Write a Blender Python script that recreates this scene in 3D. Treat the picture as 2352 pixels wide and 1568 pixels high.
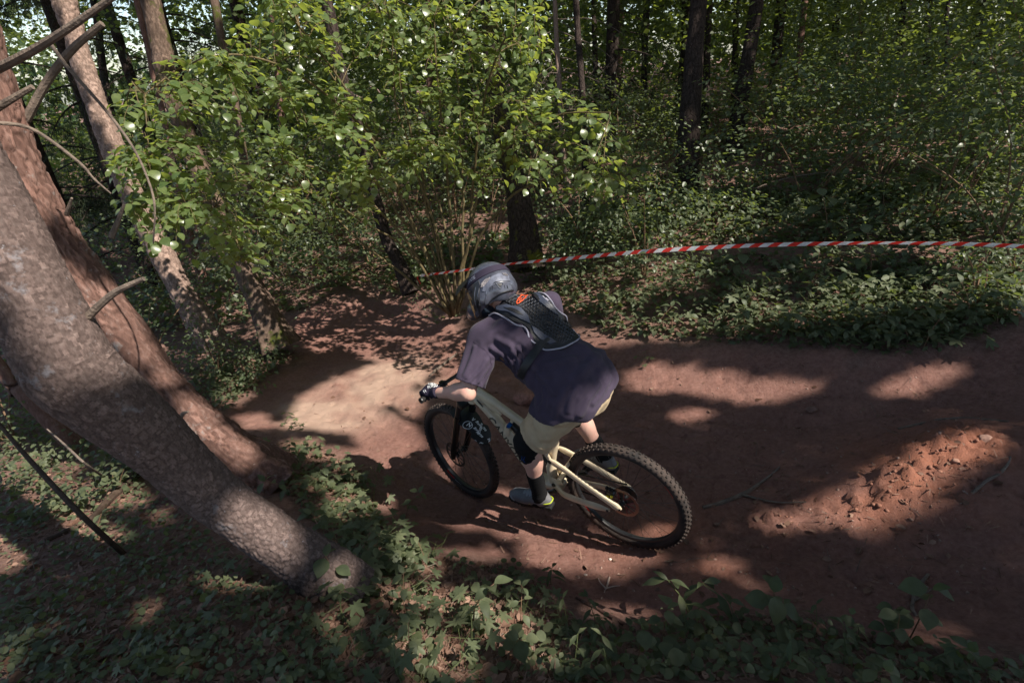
# Forest bike trail: a rider in a full-face helmet drops along a red earth track.
import bpy, bmesh, math, random
import numpy as np
from mathutils import Matrix, Vector

for o in list(bpy.data.objects):
    bpy.data.objects.remove(o)
SC = bpy.context.scene
COL = SC.collection
PI = math.pi
rnd = random.Random(7)
NR = np.random.default_rng(11)

# ---------------------------------------------------------------- camera, world, sun, exposure
ZC = 2.70                                   # camera height above the datum of the track
FPX = 2172.8 * 2352 / 4096.0                # focal length in pixels of a 2352 x 1568 frame
PITCH, ROLL = math.radians(27.0), math.radians(-3.0)
_f = np.array([0, math.cos(PITCH), -math.sin(PITCH)])
_r = np.array([1.0, 0, 0]); _u = np.cross(_r, _f)
CAM_R = math.cos(ROLL) * _r + math.sin(ROLL) * _u
CAM_U = -math.sin(ROLL) * _r + math.cos(ROLL) * _u
CAM_F = _f
cam = bpy.data.cameras.new('camera'); cam_o = bpy.data.objects.new('camera', cam); COL.objects.link(cam_o)
cam.sensor_width = 36.0; cam.lens = 36.0 * 2172.8 / 4096.0
cam.clip_start = 0.05; cam.clip_end = 500
cam_o.matrix_world = Matrix(((CAM_R[0], CAM_U[0], -CAM_F[0], 0), (CAM_R[1], CAM_U[1], -CAM_F[1], 0),
                             (CAM_R[2], CAM_U[2], -CAM_F[2], ZC), (0, 0, 0, 1)))
SC.camera = cam_o

SUN = Vector((0.53, -0.31, 0.79)).normalized()         # direction towards the sun
world = bpy.data.worlds.new('World'); SC.world = world; world.use_nodes = True
wn = world.node_tree.nodes; wl = world.node_tree.links
sky = wn.new('ShaderNodeTexSky'); sky.sky_type = 'NISHITA'; sky.sun_disc = False
sky.sun_elevation = math.asin(SUN.z); sky.sun_rotation = math.atan2(SUN.x, SUN.y)
wl.new(sky.outputs[0], wn['Background'].inputs[0]); wn['Background'].inputs[1].default_value = 0.12
sun = bpy.data.lights.new('sun', 'SUN'); sun.energy = 5.0; sun.angle = math.radians(0.55); sun.color = (1.0, 0.93, 0.82)
sun_o = bpy.data.objects.new('sun', sun); COL.objects.link(sun_o)
sun_o.rotation_euler = SUN.to_track_quat('Z', 'Y').to_euler()
SC.view_settings.view_transform = 'Standard'; SC.view_settings.look = 'None'
SC.view_settings.gamma = 1.0; SC.view_settings.use_curve_mapping = False
SC.view_settings.exposure = 0.84
SC.render.engine = 'CYCLES'
SC.cycles.max_bounces = 6; SC.cycles.diffuse_bounces = 3; SC.cycles.transmission_bounces = 4
SC.cycles.glossy_bounces = 2; SC.cycles.transparent_max_bounces = 4

# ---------------------------------------------------------------- helpers
def ray(px, py):
    """direction through a point of the photograph (2352 x 1568), length such that depth is 1"""
    return CAM_R * ((px - 1176) / FPX) + CAM_U * (-(py - 784) / FPX) + CAM_F
def at(px, py, s):
    return np.array([0, 0, ZC]) + ray(px, py) * s
def proj(P):
    q = np.asarray(P, float) - np.array([0, 0, ZC])
    x, y, z = q @ CAM_R, q @ CAM_U, q @ CAM_F
    z = np.where(np.abs(z) < 1e-6, 1e-6, z)
    return 1176 + FPX * x / z, 784 - FPX * y / z, z

def hash3(i, j, k, seed=0):
    n = (i.astype(np.int64) * 374761393 + j.astype(np.int64) * 668265263 + k.astype(np.int64) * 2147483647 + seed * 974711) & 0xffffffff
    n = ((n ^ (n >> 13)) * 1274126177) & 0xffffffff
    n = n ^ (n >> 16)
    return (n & 0xffff) / 65535.0
def vnoise(P, seed=0):
    """smooth value noise in [-1, 1] at the rows of P (N, 3)"""
    P = np.asarray(P, float); I = np.floor(P).astype(np.int64); F = P - I
    F = F * F * F * (F * (F * 6 - 15) + 10)
    x, y, z = I[:, 0], I[:, 1], I[:, 2]; fx, fy, fz = F[:, 0], F[:, 1], F[:, 2]
    def h(a, b, c): return hash3(x + a, y + b, z + c, seed)
    a = h(0, 0, 0) * (1 - fx) + h(1, 0, 0) * fx; b = h(0, 1, 0) * (1 - fx) + h(1, 1, 0) * fx
    c = h(0, 0, 1) * (1 - fx) + h(1, 0, 1) * fx; d = h(0, 1, 1) * (1 - fx) + h(1, 1, 1) * fx
    return ((a * (1 - fy) + b * fy) * (1 - fz) + (c * (1 - fy) + d * fy) * fz) * 2 - 1
def fbm(P, oct=4, seed=0, gain=0.5):
    P = np.asarray(P, float); a, s, t = 1.0, 0, 0
    for o in range(oct):
        s = s + a * vnoise(P * 2 ** o + o * 17.3, seed + o); t += a; a *= gain
    return s / t

def tag(o, label=None, cat=None, group=None, kind=None):
    if label: o['label'] = label
    if cat: o['category'] = cat
    if group: o['group'] = group
    if kind: o['kind'] = kind
    return o
def link(o, parent=None):
    COL.objects.link(o)
    if parent is not None: o.parent = parent
    return o
def empty(name, M=None):
    o = bpy.data.objects.new(name, None); o.empty_display_size = 0.05
    if M is not None: o.matrix_world = M
    return link(o)
def np_mesh(name, V, F, mat=None, var=None, smooth=True, sharp=None):
    """mesh from arrays; F is an (N, 3|4) array or a list of index tuples"""
    me = bpy.data.meshes.new(name); V = np.asarray(V, np.float32)
    if isinstance(F, np.ndarray) and F.ndim == 2:
        n, k = F.shape
        me.vertices.add(len(V)); me.vertices.foreach_set('co', V.ravel())
        me.loops.add(n * k); me.loops.foreach_set('vertex_index', F.astype(np.int32).ravel())
        me.polygons.add(n); me.polygons.foreach_set('loop_start', np.arange(0, n * k, k, dtype=np.int32))
        me.update(calc_edges=True)
    else:
        me.from_pydata([tuple(map(float, v)) for v in V], [], [tuple(int(i) for i in f) for f in F]); me.update()
    if mat is not None:
        for m in (mat if isinstance(mat, (list, tuple)) else [mat]): me.materials.append(m)
    if var is not None:
        a = me.attributes.new('var', 'FLOAT', 'FACE'); a.data.foreach_set('value', np.asarray(var, np.float32))
    if smooth: me.polygons.foreach_set('use_smooth', np.ones(len(me.polygons), bool))
    if sharp is not None: me.set_sharp_from_angle(angle=math.radians(sharp))
    return me
def mobj(name, me, parent=None, M=None):
    o = bpy.data.objects.new(name, me)
    if M is not None: o.matrix_world = M
    return link(o, parent)

class MB:
    """collects shapes and links them as ONE mesh object"""
    def __init__(s): s.V, s.F, s.n, s.mi = [], [], 0, []
    def add(s, V, F, M=None, mi=0):
        V = np.asarray(V, float)
        if M is not None: A = np.array(M); V = V @ A[:3, :3].T + A[:3, 3]
        s.V.append(V); s.F += [tuple(int(i) + s.n for i in f) for f in F]; s.mi += [mi] * len(F); s.n += len(V); return s
    def box(s, c, size, R=None, bev=0.0, mi=0):
        hx, hy, hz = [v / 2 for v in size]; b = min(bev, hx * .9, hy * .9, hz * .9)
        if b <= 0:
            V = [(x, y, z) for x in (-hx, hx) for y in (-hy, hy) for z in (-hz, hz)]
            F = [(0, 1, 3, 2), (4, 6, 7, 5), (0, 4, 5, 1), (2, 3, 7, 6), (0, 2, 6, 4), (1, 5, 7, 3)]
        else:
            bm = bmesh.new(); bmesh.ops.create_cube(bm, size=1)
            for v in bm.verts: v.co = (v.co.x * 2 * hx, v.co.y * 2 * hy, v.co.z * 2 * hz)
            bmesh.ops.bevel(bm, geom=list(bm.edges), offset=b, segments=2, affect='EDGES', profile=.6)
            bm.verts.index_update(); V = [tuple(v.co) for v in bm.verts]; F = [tuple(v.index for v in f.verts) for f in bm.faces]; bm.free()
        V = np.array(V)
        if R is not None: V = V @ np.array(R).T
        return s.add(V + np.array(c), F, mi=mi)
    def tube(s, pts, rad, seg=12, flat=None, cap=True, mi=0, up=None):
        """swept tube; flat = (a, b) factors for an oval section"""
        V, F = sweep(pts, rad, seg, flat, cap, up); return s.add(V, F, mi=mi)
    def lathe(s, prof, c=(0, 0, 0), axis=(0, 1, 0), seg=32, closed=False, mi=0):
        ax = Vector(axis).normalized(); a = ax.orthogonal().normalized(); b = ax.cross(a)
        a, b, ax = np.array(a), np.array(b), np.array(ax); t = np.linspace(0, 2 * PI, seg, endpoint=False)
        V, F, m = [], [], len(prof)
        for ang in t:
            d = math.cos(ang) * a + math.sin(ang) * b
            for (r, h) in prof: V.append(np.array(c) + d * r + ax * h)
        for i in range(seg):
            j = (i + 1) % seg
            for k in range(m if closed else m - 1):
                l = (k + 1) % m; F.append((i * m + k, i * m + l, j * m + l, j * m + k))
        return s.add(V, F, mi=mi)
    def ball(s, c, r, seg=10, mi=0):
        prof = [(max(1e-5, math.sin(a) * r), -math.cos(a) * r) for a in np.linspace(0.001, PI - .001, seg // 2 + 2)]
        return s.lathe(prof, c, (0, 0, 1), seg, mi=mi)
    def mesh(s, name, mat, smooth=True, sharp=35):
        me = np_mesh(name, np.concatenate(s.V), s.F, mat, None, smooth, None)
        if any(s.mi): me.polygons.foreach_set('material_index', np.array(s.mi, np.int32))
        bm = bmesh.new(); bm.from_mesh(me); bmesh.ops.recalc_face_normals(bm, faces=bm.faces); bm.to_mesh(me); bm.free()
        if sharp and smooth: me.set_sharp_from_angle(angle=math.radians(sharp))
        return me
    def build(s, name, mat, parent=None, M=None, smooth=True, sharp=35):
        return mobj(name, s.mesh(name, mat, smooth, sharp), parent, M)

def sweep(pts, rad, seg=12, flat=None, cap=True, up=None):
    P = np.array(pts, float); n = len(P); R = np.array(rad if hasattr(rad, '__len__') else [rad] * n, float)
    T = np.gradient(P, axis=0); T /= np.linalg.norm(T, axis=1)[:, None] + 1e-12
    u = np.array(up if up is not None else ((0, 0, 1) if abs(T[0][2]) < .9 else (1, 0, 0)), float)
    V = []; t = np.linspace(0, 2 * PI, seg, endpoint=False)
    fa, fb = flat if flat else (1, 1)
    for i in range(n):
        u = u - T[i] * (u @ T[i]); u /= np.linalg.norm(u) + 1e-12; w = np.cross(T[i], u)
        V.append(P[i] + R[i] * (np.cos(t)[:, None] * u * fa + np.sin(t)[:, None] * w * fb))
    V = np.concatenate(V)
    F = [(i * seg + k, i * seg + (k + 1) % seg, (i + 1) * seg + (k + 1) % seg, (i + 1) * seg + k) for i in range(n - 1) for k in range(seg)]
    if cap: F += [tuple(range(seg))[::-1], tuple(range((n - 1) * seg, n * seg))]
    return V, F
def smooth_path(pts, n=8):
    """Catmull-Rom through the points"""
    P = np.array(pts, float); Q = np.vstack([2 * P[0] - P[1], P, 2 * P[-1] - P[-2]]); out = []
    for i in range(1, len(Q) - 2):
        a, b, c, d = Q[i - 1:i + 3]
        for t in np.linspace(0, 1, n, endpoint=False):
            out.append(.5 * ((2 * b) + (c - a) * t + (2 * a - 5 * b + 4 * c - d) * t * t + (3 * b - a - 3 * c + d) * t ** 3))
    out.append(P[-1]); return np.array(out)

# signed-distance modelling -> one continuous surface
def sd_cone(P, a, b, ra, rb):
    a, b = np.array(a, float), np.array(b, float); ba = b - a
    t = np.clip(((P - a) @ ba) / (ba @ ba + 1e-12), 0, 1)
    return np.linalg.norm(P - a - t[:, None] * ba, axis=1) - (ra + (rb - ra) * t)
def sd_ell(P, c, r, R=None):
    Q = P - np.array(c, float)
    if R is not None: Q = Q @ np.array(R)          # columns of R are the axes
    r = np.array(r, float); k0 = np.linalg.norm(Q / r, axis=1); k1 = np.linalg.norm(Q / (r * r), axis=1)
    return k0 * (k0 - 1.0) / (k1 + 1e-9)
def smin(a, b, k):
    h = np.clip(.5 + .5 * (b - a) / k, 0, 1); return b * (1 - h) + a * h - k * h * (1 - h)
def smax(a, b, k): return -smin(-a, -b, k)
def sd_chain(P, pts, rad, k=0.03):
    d = None
    for i in range(len(pts) - 1):
        e = sd_cone(P, pts[i], pts[i + 1], rad[i], rad[i + 1]); d = e if d is None else smin(d, e, k)
    return d
def nets(f, lo, hi, h):
    """naive surface nets over the zero level of f, evaluated only near the surface"""
    lo = np.array(lo, float); B = 8; n = (np.ceil((np.array(hi, float) - lo) / h / B).astype(int) + 1) * B
    nb = n // B
    bi = np.stack(np.meshgrid(*[np.arange(k) for k in nb], indexing='ij'), -1).reshape(-1, 3)
    d0 = f(lo + (bi * B + B / 2) * h)
    V = np.repeat(np.repeat(np.repeat(d0.reshape(nb), B, 0), B, 1), B, 2)
    act = bi[np.abs(d0) < B * h * 1.35]
    off = np.stack(np.meshgrid(*[np.arange(B)] * 3, indexing='ij'), -1).reshape(-1, 3)
    idx = (act[:, None, :] * B + off[None]).reshape(-1, 3)
    for s in range(0, len(idx), 400000):
        q = idx[s:s + 400000]; V[q[:, 0], q[:, 1], q[:, 2]] = f(lo + q * h)
    ins = V < 0
    c = ins[:-1, :-1, :-1].astype(np.int8)
    tot = np.zeros_like(c)
    for dx in (0, 1):
        for dy in (0, 1):
            for dz in (0, 1): tot += ins[dx:n[0] - 1 + dx, dy:n[1] - 1 + dy, dz:n[2] - 1 + dz]
    cells = np.argwhere((tot > 0) & (tot < 8)); cid = -np.ones(tot.shape, np.int64); cid[tuple(cells.T)] = np.arange(len(cells))
    acc = np.zeros((len(cells), 3)); cnt = np.zeros(len(cells))
    cr = [(0, 0, 0), (1, 0, 0), (0, 1, 0), (1, 1, 0), (0, 0, 1), (1, 0, 1), (0, 1, 1), (1, 1, 1)]
    for a in range(8):
        for b in range(a + 1, 8):
            if sum(abs(cr[a][k] - cr[b][k]) for k in range(3)) != 1: continue
            A, Bc = cells + cr[a], cells + cr[b]; va, vb = V[tuple(A.T)], V[tuple(Bc.T)]
            m = (va < 0) != (vb < 0); t = np.where(m, va / np.where(m, va - vb, 1), 0)
            acc += np.where(m[:, None], np.array(cr[a]) + t[:, None] * (np.array(cr[b]) - np.array(cr[a])), 0); cnt += m
    verts = lo + (cells + acc / np.maximum(cnt, 1)[:, None]) * h
    quads = []
    for ax in range(3):
        o1, o2 = [k for k in range(3) if k != ax]
        sl = [slice(1, None)] * 3; sl[ax] = slice(0, -1)
        s2 = [slice(1, None)] * 3; s2[ax] = slice(1, None)
        a, b = ins[tuple(sl)], ins[tuple(s2)]
        e = np.argwhere(a != b)
        if len(e) == 0: continue
        sg = a[tuple(e.T)]; e = e + 1; e[:, ax] -= 1
        e1 = np.zeros(3, int); e1[o1] = 1; e2 = np.zeros(3, int); e2[o2] = 1
        ok = np.all(e < np.array(tot.shape), axis=1); e = e[ok]; sg = sg[ok]
        q = np.stack([cid[tuple((e - e1 - e2).T)], cid[tuple((e - e2).T)], cid[tuple(e.T)], cid[tuple((e - e1).T)]], 1)
        flip = sg if ax != 1 else ~sg
        q[~flip] = q[~flip][:, ::-1]; quads.append(q)
    Q = np.concatenate(quads); return verts, Q[np.all(Q >= 0, 1)]

# ---------------------------------------------------------------- materials
def mat(name, col, rough=0.6, spec=0.4, metal=0.0, nscale=0, namt=0.2, bump=0.0, bscale=60, coat=0.0, sheen=0.0, col2=None):
    m = bpy.data.materials.new(name); m.use_nodes = True; nt = m.node_tree; b = nt.nodes['Principled BSDF']
    b.inputs['Base Color'].default_value = (*col, 1); b.inputs['Roughness'].default_value = rough
    b.inputs['Specular IOR Level'].default_value = spec; b.inputs['Metallic'].default_value = metal
    b.inputs['Coat Weight'].default_value = coat; b.inputs['Sheen Weight'].default_value = sheen
    tc = nt.nodes.new('ShaderNodeTexCoord')
    if nscale:
        n = nt.nodes.new('ShaderNodeTexNoise'); n.inputs['Scale'].default_value = nscale; n.inputs['Detail'].default_value = 6; n.inputs['Roughness'].default_value = .65
        nt.links.new(tc.outputs['Object'], n.inputs['Vector'])
        r = nt.nodes.new('ShaderNodeValToRGB'); c2 = col2 or tuple(max(0, c * (1 - namt)) for c in col)
        r.color_ramp.elements[0].color = (*c2, 1); r.color_ramp.elements[1].color = (*[c * (1 + (0 if col2 else namt)) for c in col], 1)
        r.color_ramp.elements[0].position = .36; r.color_ramp.elements[1].position = .64
        nt.links.new(n.outputs['Fac'], r.inputs['Fac']); nt.links.new(r.outputs['Color'], b.inputs['Base Color'])
    if bump:
        n2 = nt.nodes.new('ShaderNodeTexNoise'); n2.inputs['Scale'].default_value = bscale; n2.inputs['Detail'].default_value = 5
        nt.links.new(tc.outputs['Object'], n2.inputs['Vector']); bp = nt.nodes.new('ShaderNodeBump'); bp.inputs['Strength'].default_value = bump
        bp.inputs['Distance'].default_value = .01
        nt.links.new(n2.outputs['Fac'], bp.inputs['Height']); nt.links.new(bp.outputs['Normal'], b.inputs['Normal'])
    return m
def text_mesh(name, body, size, mat, extrude=0.0, align='LEFT', shear=0.0, bold=0.0, cut=.16):
    c = bpy.data.curves.new(name, 'FONT'); c.body = body; c.size = size; c.extrude = extrude; c.align_x = align; c.shear = shear; c.offset = bold; c.resolution_u = 2
    o = bpy.data.objects.new(name, c); COL.objects.link(o)
    me = bpy.data.meshes.new_from_object(o.evaluated_get(bpy.context.evaluated_depsgraph_get()))
    bpy.data.objects.remove(o); bpy.data.curves.remove(c); me.name = name; me.materials.clear(); me.materials.append(mat)
    bm = bmesh.new(); bm.from_mesh(me); bmesh.ops.triangulate(bm, faces=bm.faces)
    for _ in range(4):
        e = [x for x in bm.edges if x.calc_length() > size * cut]
        if not e: break
        bmesh.ops.subdivide_edges(bm, edges=e, cuts=1); bmesh.ops.triangulate(bm, faces=bm.faces)
    bm.to_mesh(me); bm.free(); return me
def frame_mat(o, x, y=None, z=None):
    """matrix with origin o, x axis x and, as near as possible, z axis z (or y axis y)"""
    x = Vector(x).normalized()
    if z is not None: z = Vector(z); z = (z - x * x.dot(z)).normalized(); y = z.cross(x)
    else: y = Vector(y); y = (y - x * x.dot(y)).normalized(); z = x.cross(y)
    return Matrix(((x[0], y[0], z[0], o[0]), (x[1], y[1], z[1], o[1]), (x[2], y[2], z[2], o[2]), (0, 0, 0, 1)))
# ---------------------------------------------------------------- terrain
def PZ(px, py, z):
    r_ = ray(px, py); s = (z - ZC) / r_[2]; return (r_[0] * s, r_[1] * s, z)
CP = [PZ(*p) for p in [
    (930, 1000, -.10), (800, 930, -.16), (860, 850, -.22), (1000, 900, -.16), (750, 960, -.14), (650, 980, -.06), (560, 985, -.02),
    (1200, 1230, .02), (1400, 1320, .10), (1600, 1380, .20), (1700, 1300, .19), (1900, 1350, .27), (2150, 1350, .33), (2300, 1350, .40), (1800, 1150, .20), (1700, 1050, .15),
    (1600, 950, .10), (1900, 1000, .22), (2200, 950, .40), (2000, 1130, .40), (2180, 1040, .60), (2300, 1100, .58), (2280, 960, .56),
    (1100, 760, -.12), (1250, 770, .02), (1430, 790, .20), (1600, 800, .31), (1800, 815, .42), (2000, 832, .50), (2250, 790, .65), (2352, 760, .74),
    (1430, 880, .06), (1700, 900, .20), (2000, 910, .34), (1500, 960, .10), (1300, 870, -.02),
    (1300, 680, .25), (1500, 680, .45), (1700, 650, .62), (2000, 650, .72), (2300, 600, .85), (1210, 580, .35), (1400, 520, .55), (1575, 470, .75), (1678, 390, .90), (1900, 450, .90),
    (2200, 400, 1.0), (1450, 330, 1.0), (1700, 300, 1.2), (2100, 300, 1.2), (1035, 712, .0), (940, 640, .0), (850, 700, -.20), (750, 700, -.16), (700, 740, -.26), (800, 780, -.31), (950, 780, -.26),
    (640, 748, -.25), (630, 765, -.23), (560, 775, -.36), (490, 790, -.36), (400, 800, -.42), (300, 700, -.50), (200, 620, -.50), (600, 880, -.15), (500, 900, -.10), (450, 850, -.20),
    (560, 1065, .20), (650, 1060, .08), (750, 1060, .0), (700, 1150, .32), (850, 1200, .20), (950, 1250, .26), (1100, 1340, .36), (1300, 1395, .26), (1000, 1400, .55), (870, 1130, .0),
    (760, 1375, .75), (600, 1300, .70), (400, 1300, .62), (200, 1250, .40), (100, 1050, -.10), (250, 1050, .10), (0, 900, -.40), (0, 1400, .68), (300, 1500, .95), (700, 1500, .95),
    (1000, 1500, .80), (1176, 1568, .85), (1400, 1500, .52), (1600, 1500, .46), (1800, 1480, .40), (2000, 1500, .46), (2200, 1520, .52), (2352, 1540, .60), (1500, 1568, .75), (1900, 1568, .70)]]
CP += [(.667, 2.34, .104), (-.359, 3.05, -.088), (.15, 2.70, .0), (1.3, 1.95, .17), (0, 0, 1.15), (0, -3, 1.6), (-3, 0, 1.0), (3, 0, 1.0), (4, 1.5, .8), (-4, 2, .3), (-8, 4, -.5), (-8, 10, -1.0), (0, 12, .4), (0, 20, .7), (10, 20, 1.5),
       (12, 8, 1.3), (10, 0, 1.5), (-12, 25, -1), (0, 40, 1), (20, 40, 2), (-20, 40, -1), (-90, -60, 0), (90, -60, 2), (-90, 120, -1), (90, 120, 2), (0, 120, 1), (-60, 30, -1), (60, 30, 2)]
CP = np.array(CP)
def _phi(r2): return np.sqrt(r2 + .20)
_A = _phi(((CP[:, None, :2] - CP[None, :, :2]) ** 2).sum(-1)); _n = len(CP)
_K = np.zeros((_n + 1, _n + 1)); _K[:_n, :_n] = _A - np.eye(_n) * .012; _K[:_n, _n] = 1; _K[_n, :_n] = 1
_W = np.linalg.solve(_K, np.append(CP[:, 2], 0))
def gz0(x, y):
    x = np.atleast_1d(np.asarray(x, float)); y = np.atleast_1d(np.asarray(y, float)); o = np.empty(len(x))
    for s in range(0, len(x), 20000):
        q = slice(s, s + 20000); o[q] = _phi((x[q, None] - CP[None, :, 0]) ** 2 + (y[q, None] - CP[None, :, 1]) ** 2) @ _W[:_n] + _W[_n]
    return o
def G(px, py):
    """where the line of sight through a photo position meets the ground"""
    px = np.atleast_1d(np.asarray(px, float)); py = np.atleast_1d(np.asarray(py, float))
    D = CAM_R[None] * ((px - 1176) / FPX)[:, None] - CAM_U[None] * ((py - 784) / FPX)[:, None] + CAM_F[None]
    s = np.full(len(px), .8); done = np.zeros(len(px), bool)
    for _ in range(160):
        P = D * s[:, None]; h = P[:, 2] + ZC - gz0(P[:, 0], P[:, 1]); done |= (h < .004) | (s > 60)
        s = np.where(done, s, s + np.clip(h * .55, .002, 1.5))
        if done.all(): break
    return D * s[:, None] + np.array([0, 0, ZC])
def poly_xy(px): P = G(*np.array(px, float).T); return P[:, :2]
def inside(X, Y, poly):
    r_ = np.zeros(len(X), bool); n = len(poly)
    for i in range(n):
        (x0, y0), (x1, y1) = poly[i], poly[(i + 1) % n]
        if y0 == y1: continue
        r_ ^= ((y0 > Y) != (y1 > Y)) & (X < (x1 - x0) * (Y - y0) / (y1 - y0) + x0)
    return r_
def edge_dist(X, Y, poly):
    d = np.full(len(X), 1e9); P = np.stack([X, Y], 1)
    for i in range(len(poly)):
        a, b = poly[i], poly[(i + 1) % len(poly)]; ba = b - a; t = np.clip(((P - a) @ ba) / (ba @ ba + 1e-9), 0, 1); d = np.minimum(d, np.linalg.norm(P - a - t[:, None] * ba, axis=1))
    return np.where(inside(X, Y, poly), -d, d)
TRAIL = poly_xy([(560, 800), (640, 745), (760, 692), (850, 688), (960, 692), (1010, 740), (1060, 748), (1160, 770), (1250, 782), (1420, 792), (1560, 802), (1700, 814), (1850, 822), (2000, 838), (2100, 815), (2352, 775), (2600, 820),
                 (2700, 1300), (2500, 1560), (2352, 1500), (2200, 1490), (2050, 1465), (1900, 1425), (1750, 1405), (1560, 1425), (1400, 1400), (1320, 1380), (1230, 1330), (1140, 1290), (1010, 1270), (930, 1240), (870, 1200), (885, 1130),
                 (845, 1060), (800, 1020), (740, 1000), (640, 995), (560, 995), (520, 955), (600, 890), (700, 840), (660, 800)])
MOUND = [PZ(2050, 1110, .4)[:2], PZ(2200, 1030, .5)[:2], PZ(1800, 1180, .25)[:2]]
def _segd(x, y, a, b):
    ba = b - a; t = np.clip(((x - a[0]) * ba[0] + (y - a[1]) * ba[1]) / (ba @ ba + 1e-9), 0, 1); return np.hypot(x - a[0] - t * ba[0], y - a[1] - t * ba[1])
RUTS = [(poly_xy(p), w_, d_) for p, w_, d_ in (([(2500, 1230), (2200, 1270), (1900, 1270), (1560, 1262), (1300, 1205), (1100, 1135), (960, 1040), (860, 950), (790, 880)], .050, .020), ([(2500, 1180), (2100, 1215), (1850, 1140), (1650, 1060), (1400, 985), (1150, 900), (1000, 850), (880, 790)], .045, .014),
        ([(2500, 1330), (2150, 1345), (1850, 1320), (1550, 1300), (1300, 1255), (1100, 1180)], .045, .015), ([(2500, 1050), (2200, 930), (1900, 970), (1600, 960), (1350, 900)], .05, .012), ([(2400, 1260), (2000, 1300), (1700, 1290), (1450, 1225)], .018, .008), ([(2400, 1000), (2050, 950), (1750, 985), (1500, 1010)], .02, .008))]
def trail_sd(x, y): return edge_dist(x, y, TRAIL)
def gz(x, y, sd=None):
    x = np.atleast_1d(np.asarray(x, float)); y = np.atleast_1d(np.asarray(y, float)); z = gz0(x, y)
    P = np.stack([x, y, 0 * x], 1); sd = trail_sd(x, y) if sd is None else sd
    off = 1 / (1 + np.exp(-sd / .06))                        # 0 on the track, 1 in the wood
    z = z + off * (fbm(P * 2.2, 3, 50) * .035 + fbm(P * 9, 3, 51) * .016) + (1 - off) * (fbm(P * 2.6, 3, 52) * .018 + fbm(P * 14, 3, 53) * .009 - np.clip(fbm(P * 26, 2, 57) - .28, 0, 1) * .05)
    m = sum(np.exp(-(((x - a) ** 2 + (y - b) ** 2) / (.33 if k < 2 else .2) ** 2)) for k, (a, b) in enumerate(MOUND))
    cl = np.maximum(0, fbm(P * 22, 3, 54) + .05); z = z + np.minimum(m, 1) * (1 - off) * (cl * .085 + fbm(P * 5, 2, 55) * .05)
    for rt, w_, dp in RUTS:
        dd = np.minimum.reduce([_segd(x, y, rt[k], rt[k + 1]) for k in range(len(rt) - 1)]) + fbm(P * 4, 2, 58) * .02; z = z + (1 - off) * (-dp * np.exp(-(dd / w_) ** 2) + dp * .5 * np.exp(-((np.abs(dd) - w_ * 2.1) / (w_ * .8)) ** 2))
    rim = np.exp(-(sd / .10) ** 2); z = z + rim * (fbm(P * 6, 3, 56) * .03 + .012)
    return z
def axis_steps(lo, hi, core0, core1, step, grow=1.075):
    c = list(np.arange(core0, core1, step)); s = step; a = c[-1]
    while a < hi: s *= grow; a += s; c.append(a)
    s = step; a = c[0]
    while a > lo: s *= grow; a -= s; c.insert(0, a)
    return np.array(c)
gx = axis_steps(-95, 95, -3.4, 4.4, .024); gy = axis_steps(-40, 130, .75, 6.6, .024)
GX, GY = np.meshgrid(gx, gy); GX, GY = GX.ravel(), GY.ravel()
near = (np.abs(GX) < 12) & (GY < 16) & (GY > -4)
sd_all = np.full(len(GX), 3.0); sd_all[near] = trail_sd(GX[near], GY[near]); GZv = gz0(GX, GY); GZv[near] = gz(GX[near], GY[near], sd_all[near])
nx, ny = len(gx), len(gy); ii = (np.arange(ny - 1)[:, None] * nx + np.arange(nx - 1)[None]).ravel()
GF = np.stack([ii, ii + 1, ii + nx + 1, ii + nx], 1)
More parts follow.
